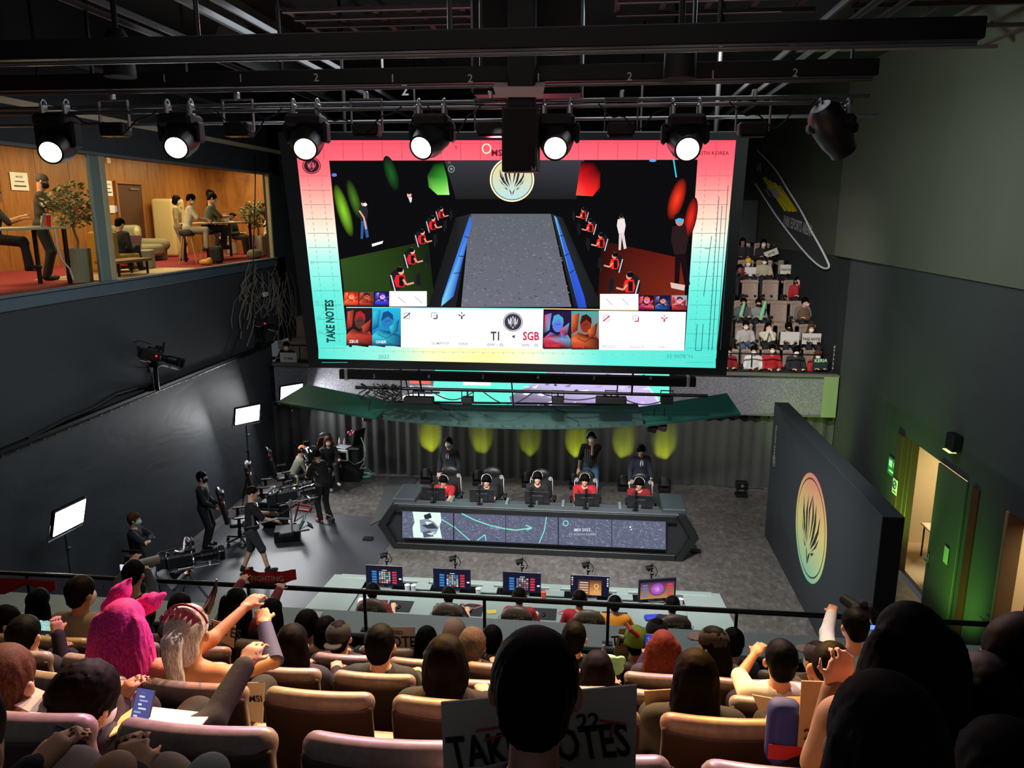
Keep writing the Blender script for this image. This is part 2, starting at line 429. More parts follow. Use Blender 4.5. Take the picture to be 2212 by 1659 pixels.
# ---------------------------------------------------------------- people
SKIN = lambda c='e0ac88': mat('skin_' + c, c, .55, bump=.05, bscale=200)
HAIRC = {'black': '0a0807', 'dark': '100b09', 'brown': '4a3020', 'grey': '4a4642', 'pink': 'c8327c', 'silver': 'a9a9ad', 'red': '5a2a20', 'blond': '8a6a45'}
def hairmat(c):
    def f(nt, b, tc):
        v = mapping(nt, tc.outputs['Object'], (140, 140, 9)); n = noise(nt, v, 2.4, 3)
        h = HAIRC[c]; lo_ = ''.join('%02x' % int(int(h[i:i+2], 16) * .6) for i in (0, 2, 4)); hi_ = ''.join('%02x' % min(255, int(int(h[i:i+2], 16) * 1.5)) for i in (0, 2, 4))
        nt.links.new(ramp(nt, n, [(.3, lo_), (.7, hi_)]), b.inputs['Base Color']); b.inputs['Roughness'].default_value = .6; b.inputs['Specular IOR Level'].default_value = .05
        bump(nt, b, n, .12, .003)
    return nodemat('hair_' + c, f)
def cloth(c, rough=.85): return mat('cloth_' + c, c, rough, bump=.06, bscale=160, var=.15, vscale=12)
def nrm(v): v = np.array(v, float); return v / max(np.linalg.norm(v), 1e-9)
def ik(a, t, l1, l2, pole):
    a, t = np.array(a, float), np.array(t, float); d = t - a; L = np.linalg.norm(d); L2 = min(L, (l1 + l2) * .995); dn = d / max(L, 1e-6)
    t = a + dn * L2; x = (l1 * l1 - l2 * l2 + L2 * L2) / (2 * L2); hh = math.sqrt(max(l1 * l1 - x * x, 0))
    p = np.array(pole, float); p = nrm(p - dn * p.dot(dn)); return a + dn * x + p * hh, t
def rot3(yaw, pitch, roll=0.):
    """head orientation: yaw left +, pitch down +"""
    m = Matrix.Rotation(yaw, 3, 'Z') @ Matrix.Rotation(-pitch, 3, 'X') @ Matrix.Rotation(roll, 3, 'Y'); return np.array(m)
def person(label, loc, yaw=0., mode='stand', s=1., head=None, lean=0., look=(0, 0), hl=None, hr=None, fl=None, fr=None,
           skin='e0ac88', shirt='222226', sleeve=1., trousers='1c1c22', leg=1., shoes='111111', hair='short', hc='black', mask=None,
           jacket=False, tie=False, h=.016, seat=.45, hat=None, headset=None, eyes=False, group=None, curl=.6, glasses=False, bare=False,
           pelvis=None, fwd=None, pants=True, poleL=None, poleR=None, roll=0., neck=0., lh_dir=None, rh_dir=None):
    root = thing('person', label, 'person', loc, yaw, group)
    P = np.array(pelvis if pelvis is not None else ((0, 0, .93 * s) if mode == 'stand' else (0, 0, seat + .1)), float)
    u = nrm((math.sin(roll), math.sin(lean), math.cos(lean))); Lt = .5 * s
    HR = rot3(*look)
    if head is not None:
        hd = np.array(head, float); nb = hd - np.array([0, .03, .17 + neck]) * s; L = np.linalg.norm(nb - P); u = nrm(nb - P); Lt = L
    N = P + u * Lt; rt = nrm(np.cross([0, 1, .0001], u)) if abs(u[1]) < .99 else np.array([1., 0, 0]); rt = nrm(np.array([1, 0, 0]) - u * u[0]); fd = np.cross(u, rt)
    M3 = np.stack([rt, fd, u], 1)
    Hc = np.array(head, float) if head is not None else N + u * .13 * s + np.array([0, .03, .05]) * s
    f = Lt / .5
    def T(x, y, z): return P + rt * x * s + fd * y * s + u * z * f
    sh = {sg: T(.175 * sg, 0, .445) for sg in (-1, 1)}
    sit = mode == 'sit'
    hand_t = {-1: hl, 1: hr}; arms = {}
    for sg in (-1, 1):
        t = hand_t[sg]
        if t is None: t = T(.26 * sg, .06, -.08) if not sit else P + np.array([.13 * sg, .32, .1]) * s
        pl = (poleL if sg < 0 else poleR) or (.5 * sg, -.6, -.8)
        e, wv = ik(sh[sg], t, .29 * s, .255 * s, pl); arms[sg] = (sh[sg], e, wv)
    hip = {sg: P + rt * .09 * sg * s + np.array([0, 0, -.01]) for sg in (-1, 1)}; legs = {}
    for sg in (-1, 1):
        ft = (fl if sg < 0 else fr)
        if ft is None: ft = (.11 * sg * s, 0, .08 * s) if not sit else (.13 * sg * s, .48 * s, .08 * s)
        kn, an = ik(hip[sg], ft, .44 * s, .43 * s, (.1 * sg, 1, .1) if not sit else (.05 * sg, .5, 1)); legs[sg] = (hip[sg], kn, an)
    def E(c, r, m=None): return ('e', tuple(c), tuple(np.array(r) * s), m)
    def Cc(a, b, r1, r2): return ('c', tuple(a), tuple(b), r1 * s, r2 * s)
    def Hp(x, y, z): return Hc + HR @ (np.array([x, y, z]) * s)
    def torso(g):
        return [(E(T(0, 0, .03), (.155 + g, .11 + g, .12 + g), M3), .06), (E(T(0, .0, .2), (.14 + g, .095 + g, .16 + g), M3), .06),
                (E(T(0, .005, .35), (.165 + g, .108 + g, .15 + g), M3), .06), (Cc(T(-.13, -.005, .44), T(.13, -.005, .44), .06 + g, .06 + g), .05)]
    def arm(sg, g, fr=1.):
        a, e, wv = arms[sg]; o = [(Cc(a, e if fr >= .5 else a + (e - a) * fr * 2, .054 + g, .042 + g if fr >= .5 else .05 + g), .04)]
        if fr > .5: o.append((Cc(e, e + (wv - e) * (fr - .5) * 2 * .97, .041 + g, .03 + g * 1.1), .02))
        return o
    def leg_(sg, g, fr=1.):
        a, k_, an = legs[sg]; o = [(Cc(a, a + (k_ - a) * min(1, fr * 2), .088 + g, .062 + g), .05)]
        if fr > .5: o.append((Cc(k_, k_ + (an - k_) * (fr - .5) * 2, .06 + g, .042 + g * 1.6), .03))
        return o
    B = torso(0) + [(Cc(T(0, -.005, .44), Hp(0, -.02, -.07), .058, .052), .03)]
    B += [(('e', tuple(Hp(0, -.012, .03)), tuple(np.array((.077, .097, .092)) * s), HR), .03), (('e', tuple(Hp(0, .022, -.045)), tuple(np.array((.06, .07, .078)) * s), HR), .04),
          (('e', tuple(Hp(0, .07, -.1)), tuple(np.array((.026, .022, .022)) * s), HR), .03),
          (Cc(Hp(0, .092, .005), Hp(0, .108, -.028), .009, .014), .012), (('e', tuple(Hp(0, .087, -.062)), tuple(np.array((.024, .012, .009)) * s), HR), .006)]
    B += [(('e', tuple(Hp(.086 * sg, -.004, -.014)), tuple(np.array((.018, .021, .032)) * s), HR), .008) for sg in (-1, 1)]
    for sg in (-1, 1):
        B += arm(sg, -.004)
        a, e, wv = arms[sg]; fdv = nrm(wv - e); dd = (lh_dir if sg < 0 else rh_dir)
        if dd is not None: fdv = nrm(fdv * .2 + np.array(dd))
        sd = nrm(np.cross(fdv, [0, 0, 1]) if abs(fdv[2]) < .9 else np.cross(fdv, [0, 1, 0])); nz = np.cross(sd, fdv)
        if nz[2] > 0 and abs(fdv[2]) < .9: nz = -nz; sd = -sd
        mm = np.stack([sd, fdv, nz], 1); c0 = wv + fdv * .045 * s
        B.append((('b', tuple(c0), tuple(np.array((.04, .048, .015)) * s), mm, .013 * s), .015))
        fr_ = max(.0085, h * .62)
        for i, (ox, Lf) in enumerate(((-.03, .066), (-.01, .077), (.01, .072), (.03, .056))):
            b0 = c0 + (sd * ox * sg + fdv * .04) * s; m1 = b0 + (fdv * math.cos(curl * .6) + nz * math.sin(curl * .6)) * Lf * .52 * s
            e1 = m1 + (fdv * math.cos(curl * 1.9) + nz * math.sin(curl * 1.9)) * Lf * .5 * s
            B += [(('c', tuple(b0), tuple(m1), fr_, fr_ * .95), .004), (('c', tuple(m1), tuple(e1), fr_ * .95, fr_ * .8), .003)]
        tb = c0 - fdv * .015 * s - sd * .03 * sg * s; tm = tb + (-sd * sg * .8 + fdv * .6 + nz * .3) * .036 * s; te = tm + (fdv * .9 + nz * .35) * .028 * s
        B += [(('c', tuple(tb), tuple(tm), fr_ * 1.25, fr_ * 1.1), .008), (('c', tuple(tm), tuple(te), fr_ * 1.1, fr_ * .9), .003)]
        if pants is not None: B += leg_(sg, -.004)
        an = legs[sg][2]; B.append((Cc(an, an + np.array([0, .1, -.04]) * s, .036, .03), .02))
    npmesh('body', *sdf(B, h), SKIN(skin), root)
    sc_ = [('c', tuple(T(0, .0, .46)), tuple(Hp(0, 0, -.04)), .062 * s, .07 * s)]
    if not bare:
        g = .014 if not jacket else .022
        TT = torso(g)
        for sg in (-1, 1): TT += arm(sg, .012 if not jacket else .018, sleeve)
        npmesh('jacket' if jacket else 'shirt', *sdf(TT, h, cut=sc_ + ([('e', tuple(T(0, .13, .36)), (.035 * s, .06, .1 * s), M3)] if jacket and tie else [])), cloth(shirt), root)
        if tie:
            npmesh('dress_shirt', *sdf([E(T(0, .005, .35), (.165, .125, .15), M3), E(T(0, .01, .42), (.075, .075, .06), M3)], h, keep=[('b', tuple(T(0, .12, .37)), (.05 * s, .12, .115 * s), M3, .01)], cut=sc_[:0]), cloth('e8e8ec'), root)
            npmesh('necktie', *sdf([('c', tuple(T(0, .128, .25)), tuple(T(0, .122, .44)), .019 * s, .012 * s)], h * .6, k=0), cloth('14141c'), root)
    else:
        TT = torso(.008); npmesh('top', *sdf(TT, h, keep=[('b', tuple(T(0, 0, .12)), (.3, .3, .2), M3, .01)]), cloth(shirt), root)
    if pants:
        LL = [(E(T(0, 0, .02), (.165, .12, .12), M3), .06)]
        for sg in (-1, 1): LL += leg_(sg, .013, leg)
        npmesh('trousers' if leg > .8 else 'shorts', *sdf(LL, h), cloth(trousers), root)
        for sg in (-1, 1):
            an = legs[sg][2]; tz = an[2] - .075 * s
            npmesh('shoe', *sdf([(('c', (an[0], an[1] - .03 * s, tz + .045 * s), (an[0] + .015 * sg, an[1] + .15 * s, tz + .035 * s), .042 * s, .036 * s), .02), (Cc(an + np.array([0, -.01, 0]), an + np.array([0, 0, .03]), .045, .046), .02)], h, cut=[('b', (an[0], an[1], tz - .1), (.4, .4, .1), None, .001)]), cloth(shoes, .6), root)
    # hair
    HMm = hairmat(hc)
    face = [('b', tuple(Hp(0, .115, -.065)), tuple(np.array((.066, .075, .1)) * s), HR, .03)]
    def he(x, y, z, a, b, c): return ('e', tuple(Hp(x, y, z)), tuple(np.array((a, b, c)) * s), HR)
    Q = []
    if hair in ('short', 'buzz', 'bowl', 'side', 'curly'):
        gq = {'buzz': .006, 'short': .017, 'bowl': .02, 'side': .02, 'curly': .028}[hair]
        Q = [he(0, -.016, .036, .077 + gq, .097 + gq, .09 + gq)]
        if hair != 'buzz': Q += [he(0, -.06, -.04, .07, .05, .06)]
        if hair == 'bowl': Q += [he(0, .06, .05, .076, .05, .05), he(-.07, 0, -.01, .022, .05, .05), he(.07, 0, -.01, .022, .05, .05)]; face = [('b', tuple(Hp(0, .12, -.075)), tuple(np.array((.056, .06, .085)) * s), HR, .03)]
        if hair == 'side': Q += [he(.03, .06, .09, .06, .05, .035)]
    elif hair in ('long', 'bob', 'pony', 'bun', 'huge'):
        Q = [he(0, -.018, .036, .095, .115, .108), he(0, -.07, -.05, .08, .055, .09)]
        if hair == 'long': Q += [he(0, -.09, -.17, .105, .05, .17), he(-.08, -.03, -.1, .03, .055, .14), he(.08, -.03, -.1, .03, .055, .14)]
        if hair == 'bob': Q += [he(-.075, -.01, -.05, .035, .07, .085), he(.075, -.01, -.05, .035, .07, .085), he(0, -.06, -.07, .09, .06, .07)]
        if hair == 'huge': Q += [he(0, -.1, -.2, .14, .075, .27), he(-.1, -.05, -.16, .05, .09, .24), he(.1, -.05, -.16, .05, .09, .24)]
        if hair == 'pony': Q += [he(0, -.13, .03, .045, .05, .045), ('c', tuple(Hp(0, -.16, .03)), tuple(Hp(0.01, -.15, -.3)), .045 * s, .03 * s)]
        if hair == 'bun': Q += [he(0, -.05, .16, .045, .045, .04)]
    fr_n = 90 if hair != 'curly' else 60
    def hp(D, G):
        q = (G - Hc) @ HR; az = np.arctan2(q[..., 0], q[..., 1])
        if hair == 'curly': return D + .007 * np.sin(q[..., 0] * 110) * np.sin(q[..., 1] * 120) * np.sin(q[..., 2] * 115)
        rr = np.clip(np.hypot(q[..., 0], q[..., 1]) / .09 - .25, 0, 1); return D + rr * (min(.003, h * .35) * np.sin(az * 34 + np.sin(q[..., 2] * 30) * 1.5) + .0015 * np.sin(az * 11 + q[..., 2] * 20))
    if Q: npmesh('hair', *sdf([(q, .025) for q in Q], h, cut=face, post=hp), HMm, root)
    if mask:
        npmesh('face_mask', *sdf([(he(0, .03, -.045, .07, .078, .08), .02), (he(0, .09, -.05, .03, .028, .035), .03)], h, keep=[('b', tuple(Hp(0, .09, -.06)), tuple(np.array((.075, .075, .052)) * s), HR, .015)]), mat('mask_' + mask, mask, .9), root)
    if eyes:
        for sg in (-1, 1):
            npmesh('eye', *sdf([he(.03 * sg, .083, .003, .013, .008, .006), he(.03 * sg, .09, .022, .019, .006, .0035)], .005, k=0), mat('eye_dark', '1a1210', .3), root)
    if glasses:
        g_ = MB(); m4 = Matrix(HR.tolist()).to_4x4(); m4.translation = Hc
        g_.m = m4
        for sg in (-1, 1):
            g_.tube([(sg * .034 * s + .026 * s * math.cos(t), .105 * s, .002 + .02 * s * math.sin(t)) for t in [2 * math.pi * i / 12 for i in range(12)]], .003, 5, True)
            g_.cyl((sg * .06 * s, .103 * s, .004), (sg * .083 * s, -.01, .0), .0025, n=5)
        g_.build('glasses', mat('black_plastic', '101012', .35), root)
    if headset:
        hm = MB(); m4 = Matrix(HR.tolist()).to_4x4(); m4.translation = Hc; hm.m = m4
        hm.tube([(.099 * s * math.cos(t), -.005, .02 + .118 * s * math.sin(t)) for t in [math.pi * i / 12 for i in range(13)]], .013, 8)
        hb = hm.build('headset', mat('headset_' + headset, headset, .4), root, smooth=True)
        e_ = MB(); e_.m = m4
        for sg in (-1, 1): e_.cyl((sg * .08 * s, -.002, -.005), (sg * .115 * s, -.002, -.005), .04, .034, 12)
        e_.cyl((-.1 * s, .0, -.02), (-.06 * s, .11 * s, -.07), .004, n=6)
        e_.build('ear_cup', mat('black_plastic', '101012', .35), hb, smooth=True)
    if hat:
        k_, c_ = hat
        if k_ == 'beanie': npmesh('beanie', *sdf([he(0, -.018, .05, .1, .118, .1), he(0, -.015, .02, .1, .12, .03)], h, cut=[('b', tuple(Hp(0, .06, -.1)), tuple(np.array((.3, .3, .1)) * s), HR, .01)]), cloth(c_), root)
        if k_ == 'cap':
            ht = npmesh('cap', *sdf([he(0, -.018, .045, .097, .115, .095)], h, cut=[('b', tuple(Hp(0, 0, -.1)), tuple(np.array((.3, .3, .11)) * s), HR, .01)]), cloth(c_), root)
            npmesh('visor', *sdf([he(0, .12, .03, .075, .07, .01)], min(h, .01), k=0), cloth(c_), ht)
        if k_ == 'bcap':
            ht = npmesh('cap', *sdf([he(0, -.018, .045, .097, .115, .095)], h, cut=[('b', tuple(Hp(0, 0, -.1)), tuple(np.array((.3, .3, .11)) * s), HR, .01)]), cloth(c_), root)
            npmesh('visor', *sdf([he(0, -.15, .02, .075, .07, .012)], min(h, .01), k=0), cloth(c_), ht)
    root['_hc'] = list(Hc); del root['_hc']
    info = dict(root=root, Hc=Hc, HR=HR, arms=arms, T=T, M3=M3, s=s)
    return info
# ================================================================ SETTING
XL, XR, YB = -8.9, 6.3, 20.1
BLK = mat('black_paint', '0d0e10', .65, spec=.3); BLKM = mat('black_metal', '121315', .35, metal=.4); PLAS = mat('black_plastic', '101012', .35)
STEEL = mat('steel', 'b4b6ba', .3, metal=.9); WHITE = mat('white_paint', 'e8e8e4', .5); RUB = mat('rubber', '0c0c0d', .8)
def struct(name, mb, m, world=True, smooth=None):
    o = mb.build(name, m, None, world, smooth); o['kind'] = 'structure'; return o
def floor_n(nt, b, tc):
    v = tc.outputs['Object']; n1 = noise(nt, v, 1.1, 3); n2 = noise(nt, mapping(nt, v, (1, .6, 1)), 9, 5, .65, .6)
    mx = nt.nodes.new('ShaderNodeMath'); mx.operation = 'MULTIPLY_ADD'; nt.links.new(n1, mx.inputs[0]); mx.inputs[1].default_value = .3; nt.links.new(n2, mx.inputs[2])
    nt.links.new(ramp(nt, mx.outputs[0], [(.45, '4a4644'), (.66, '5e5a57'), (.85, '76716c')]), b.inputs['Base Color'])
    nt.links.new(ramp(nt, n2, [(.3, '8f8f8f'), (.8, 'a8a8a8')]), b.inputs['Roughness']); bump(nt, b, n2, .15, .004); b.inputs['Specular IOR Level'].default_value = .35
FLOOR = nodemat('stage_floor_vinyl', floor_n)
struct('floor', MB().box((-1.3, 13.6, -.1), (15.2, 14.0, .2)), FLOOR)
SATIN = mat('satin_floor', '3a3b41', .48, spec=.5, var=.2, vscale=3)
struct('trim_1', MB().box((-6.5, 12.9, .003), (4.2, 8.2, .006)), SATIN)          # smoother vinyl laid by the camera crew
def drape_n(c1, c2, ax=0):
    def f(nt, b, tc):
        sc = (9, 9, .35); n = noise(nt, mapping(nt, tc.outputs['Object'], sc), 1, 4)
        nt.links.new(ramp(nt, n, [(.3, c1), (.7, c2)]), b.inputs['Base Color']); b.inputs['Roughness'].default_value = .9; bump(nt, b, n, .12, .03)
    return f
DRAPE = nodemat('black_drape', drape_n('434543', '4a4c4a'))
WALL = mat('dark_wall', '3c3f42', .85, spec=.2, bump=.05, bscale=30, var=.08, vscale=1.5)
WALLG = mat('olive_dark_wall', '5a5c52', .85, spec=.2, var=.06, vscale=1.2)
# back wall drape, folded
m = MB(); N = 240
pts = [(XL + (XR - XL) * i / N, YB + .03 * math.sin(i * 1.3) + .02 * math.sin(i * .37)) for i in range(N + 1)]
m.add([(x, y, z) for x, y in pts for z in (0, 2.03)], [(2*i, 2*i+2, 2*i+3, 2*i+1) for i in range(N)]); m.box((-1.3, 20.25, 1.0), (15.2, .15, 2.0))
struct('wall_back', m, DRAPE, smooth=60)
# left wall: lower cloth wall, upper wall with the lounge opening
def cloth_n(nt, b, tc):
    n = noise(nt, mapping(nt, tc.outputs['Object'], (1, .5, 1)), 1.6, 3); nt.links.new(ramp(nt, n, [(.3, '32363c'), (.7, '3c4046')]), b.inputs['Base Color'])
    b.inputs['Roughness'].default_value = .62; b.inputs['Specular IOR Level'].default_value = .3
    w_ = noise(nt, mapping(nt, tc.outputs['Object'], (1, .8, 2.2)), .9, 2, .5, 1.5); bump(nt, b, w_, .25, .05)
struct('wall_left', MB().box((-9.0, 12.2, 1.83), (.2, 16.2, 3.66)), nodemat('curtain_wall_cloth', cloth_n))
m = MB(); m.box((-9.02, 13.0, 4.8), (.2, 17.4, 2.3)); m.box((-9.02, 13.0, 9.5), (.2, 17.4, 2.6)); m.box((-9.02, 21.55, 7.2), (.2, 1.15, 7.2)); m.box((-9.02, 24.7, 7.), (.2, 5.2, 7.6))
struct('wall_left_upper', m, WALL)
struct('trim_2', MB().box((-8.88, 12.2, 3.68), (.12, 16.2, .05)).cyl((-8.84, 4.2, 3.62), (-8.84, 20.1, 3.62), .014), BLKM)   # ledge over the cloth wall
e = MB()
for i in range(52): e.cyl((-8.905, 4.6 + i * .3, 3.58), (-8.89, 4.6 + i * .3, 3.58), .018, n=8)
struct('trim_3', e, STEEL)
struct('trim_4', MB().box((-8.88, 12.9, 5.95), (.1, 16.2, .04)).box((-8.88, 12.9, 8.22), (.08, 16.2, .04)), mat('sill_grey', '5d6468', .5))
# right wall with two doorways
m = MB(); zt = 2.8
m.box((6.4, 18.05, 5.3), (.2, 4.3, 10.6)); m.box((6.4, 9.6, (10.6 + zt) / 2), (.2, 12.6, 10.6 - zt)); m.box((6.4, 12.3, zt / 2), (.2, 1.3, zt)); m.box((6.4, 7.1, zt / 2), (.2, 7.6, zt))
struct('wall_right', m, WALL)
struct('wall_right_upper', MB().box((6.27, 12.9, 8.35), (.1, 16.4, 4.5)), WALLG)
k = .15; m = MB(); a, b_ = Vector((6.3, 20.9, 0)), Vector((6.3 - k * 9, 29.9, 0))
m.box(((6.3 + 6.3 - k * 9) / 2 + .1, 25.4, 8.35), (.2, 9.15, 4.5), rot=(0, 0, math.atan(k))); m.box((6.35, 20.5, 8.35), (.1, 1.0, 4.5))
struct('wall_right_rear', m, mat('rear_upper_wall', '3e4039', .85, spec=.2))
m = MB(); m.box(((6.3 + 6.3 - k * 9) / 2 + .1, 25.4, 3.05), (.2, 9.15, 6.1), rot=(0, 0, math.atan(k))); m.box((6.35, 20.5, 3.05), (.1, 1.0, 6.1))
struct('wall_right_rear_lower', m, mat('rear_lower_wall', '25282b', .9, spec=.2))
struct('wall_tribune_back', MB().box((-1.3, 27.3, 5.5), (15.4, .2, 11)), mat('tribune_back_wall', '202427', .9))
struct('ceiling', MB().box((-1.3, 14, 10.7), (15.4, 27, .2)), mat('ceiling_black', '16181a', .9))
# glitter parapet in front of the far tribune
def glit(nt, b, tc):
    n = noise(nt, tc.outputs['Object'], 38, 5, .8); v = nt.nodes.new('ShaderNodeTexVoronoi'); v.inputs['Scale'].default_value = 34; nt.links.new(tc.outputs['Object'], v.inputs['Vector'])
    mt = nt.nodes.new('ShaderNodeMath'); mt.operation = 'MULTIPLY_ADD'; nt.links.new(n, mt.inputs[0]); mt.inputs[1].default_value = 1.; mt.inputs[2].default_value = -.1
    nt.links.new(ramp(nt, mt.outputs[0], [(.3, '70707a'), (.47, 'a0a0a8'), (.58, 'd0d0d6'), (.64, 'ffffff')]), b.inputs['Base Color'])
    b.inputs['Roughness'].default_value = .35; b.inputs['Metallic'].default_value = .3; bump(nt, b, n, .8, .02)
m = MB(); m.box((-1.25, 20.04, 2.57), (15.0, .12, 1.04), .01)
struct('trim_5', m, nodemat('glitter_panel', glit))
struct('trim_6', MB().box((-1.25, 20.02, 3.11), (15.05, .2, .05)).box((-1.25, 20.02, 2.04), (15.05, .16, .03)), mat('parapet_cap', '6a6d60', .5))
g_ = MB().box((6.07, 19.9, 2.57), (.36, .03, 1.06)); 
struct('trim_7', g_, mat('green_end_panel', '8aa070', .3))  # green glass return at the parapet's right end, its own colour
# terraces of the far tribune
SEATY = [21.1 + .85 * i for i in range(6)]; SEATPX = (756, 700, 650, 605, 562, 525); TZ = [PY(1650, y, Y).z for y, Y in zip(SEATPX, SEATY)]
for i in range(6):
    struct('floor_tribune_step', MB().box((-1.3, SEATY[i] + .2, (TZ[i] - 1.05) / 2 + 1), (15.2, .86, TZ[i] - 1.05 - 2), .0), mat('step_carpet', '17181a', .9))
# our own terraces
ROWY = [.95, 1.93, 2.92, 3.98, 5.02, 6.0]; ROWZ = [6.26, 5.72, 5.16, 4.55, 3.99, 3.45]
for y, z in zip(ROWY, ROWZ):
    f = z - 1.05; struct('floor_audience_step', MB().box((-1.3, y + .38, f / 2), (14.6, 1.06, f)), mat('step_carpet', '17181a', .9))
struct('floor_audience_front', MB().box((-1.3, 6.74, 1.2), (14.6, .32, 2.4)), mat('step_carpet', '17181a', .9))
CAPM = mat('parapet_cap_grey', '7f8c8a', .45, var=.08, vscale=3)
struct('wall_front_parapet', MB().box((-1.3, 7.06, 1.5), (14.8, .4, 3.0)), BLK)
struct('trim_8', MB().box((-1.3, 7.05, 3.02), (14.8, .44, .045), .008), CAPM)
# rail
t = thing('guard_rail', 'long black handrail on thin posts along the balcony front', 'railing', (-1.3, 6.9, 3.04))
MB().cyl((-8.5, 6.9, 3.47), (6.1, 6.9, 3.47), .026, n=14).build('handrail', BLKM, t, True, True)
for i in range(12):
    x = -8.33 + i * 1.22
    MB().box((x, 6.9, 3.25), (.03, .03, .41), .004).box((x, 6.9, 3.05), (.1, .07, .012), .003).build('post', BLKM, t, True)
# ================================================================ RIGGING
def bar(y, z, x0, x1, label, nums=()):
    t = thing('lighting_bar', label, 'lighting bar', ((x0 + x1) / 2, y, z), group='numbered wiring bars under the ceiling')
    MB().box(((x0 + x1) / 2, y, z), (x1 - x0, .12, .17), .01).build('trunking', BLK, t, True)
    MB().cyl((x0, y - .02, z - .12), (x1 - .05, y - .02, z - .12), .02, n=10).build('pipe', mat('pipe_grey', '6c6e72', .3, metal=.6), t, True, True)
    n = MB()
    for s_, px, py, sz in nums:
        p = PY(px, py, y - .062); text(n, s_, plane_m(p, (1, 0, 0), (0, 0, 1)), sz, .01)
    if nums: n.build('numeral', mat('numeral_grey', 'b0b4ac', .6), t, True)
    for x in np.arange(x0 + .8, x1, 2.3): MB().cyl((x, y, z + .08), (x, y, 10.6), .022, n=8).build('hanger', BLKM, t, True)
bar(9.0, 8.69, -9.0, 2.92, 'numbered black bar ending left of the tilted lamp, above the moving lights', [('1', 355, 170, .12), ('1', 520, 170, .12), ('2', 683, 168, .12), ('1', 848, 170, .12), ('2', 1016, 170, .12), ('1', 1163, 168, .12), ('2', 1360, 166, .12), ('1', 1540, 162, .12), ('2', 1718, 158, .12)])
bar(7.1, 8.66, -9.0, 3.1, 'nearest long black bar running across the top of the view')
bar(11.2, 9.02, -9.0, 3.4, 'farther black bar with a large pale 1 and 2', [('1', 826, 140, .26), ('2', 875, 195, .22)])
def pipe(x0, x1, y, z, label, r=.022):
    tag(MB().cyl((x0, y, z), (x1, y, z), r, n=10).build('rigging_pipe', mat('pipe_grey', '6c6e72', .3, metal=.6), None, True, True), label, 'pipe', 'rigging pipes over the moving lights')
pipe(-9, 2.9, 9.1, PY(1100, 219, 9.1).z, 'rigging pipe, upper of the close pair behind the lamp clamps')
pipe(-9, 2.7, 9.0, PY(1100, 231, 9.0).z, 'rigging pipe, lower of the close pair that the lamps hang from')
pipe(-9, 3.5, 10.6, PY(1100, 259, 10.6).z, 'rigging pipe just above the top edge of the big screen')
# catwalk beams running toward the stage
for i, (px, w_) in enumerate(((344, .03), (395, .03), (550, .06), (610, .03), (-40, .03), (-160, .03), (1700, .04), (1752, .04), (1800, .03))):
    p = PZ(px, 80, 9.5) if px < 1500 else PZ(px, 110, 9.5)
    tag(MB().box((p.x, 13.5, 9.5), (w_, 15, .07)).build('ceiling_beam', mat('beam_grey', '55585a', .5), None, True), ('slim grey ceiling rail running toward the stage, ' + ('first', 'second', 'third and brightest', 'fourth')[i] + ' from the numeral 1 side' if i < 4 else 'slim grey ceiling rail over the lounge side of the hall' if i < 6 else 'slim grey ceiling rail over the right wall side'), 'ceiling rail', 'rails running toward the stage under the ceiling')
for j, (x0, x1, ys) in enumerate(((-3.9, -1.4, (9.9, 10.3, 10.7, 12.6)), (.2, 2.6, (8.4, 9.9, 10.5)), (3.0, 5.9, (9.0, 10.4, 11.6, 13)))):
    c = MB()
    for y in ys: c.box(((x0 + x1) / 2, y, 9.62), (x1 - x0, .06, .05))
    for x in np.arange(x0, x1, .55): c.box((x, (ys[0] + ys[-1]) / 2, 9.66), (.07, ys[-1] - ys[0], .03))
    tag(c.build('catwalk_grid', mat('beam_dim', '4a3c3c', .6), None, True), ('open ladder grid under the ceiling left of the centre speaker', 'open ladder grid under the ceiling right of the centre speaker', 'open ladder grid under the ceiling near the right wall')[j], 'catwalk grid')
d = MB().cyl((-5.8, 12.6, 9.9), (-5.8, 16.5, 9.9), .3, n=20); tag(d.build('air_duct', mat('duct_grey', '4c5452', .5, metal=.2), None, True, True), 'round grey air duct under the ceiling above the lounge corner', 'duct')
for px, lb in ((255, 'large black drum of a hanging lamp at the left ceiling'), (1470, 'black hanging drum lamp near the ceiling, right of centre')):
    p = PY(px, 115, 8.6); tag(MB().lathe([(.13, -.25), (.17, -.25), (.16, .1), (.08, .25), (0, .26)], p, 18).cyl((p.x, p.y, p.z + .2), (p.x, p.y, 10.6), .03).build('ceiling_drum_lamp', BLK, None, True, True), lb, 'lamp')
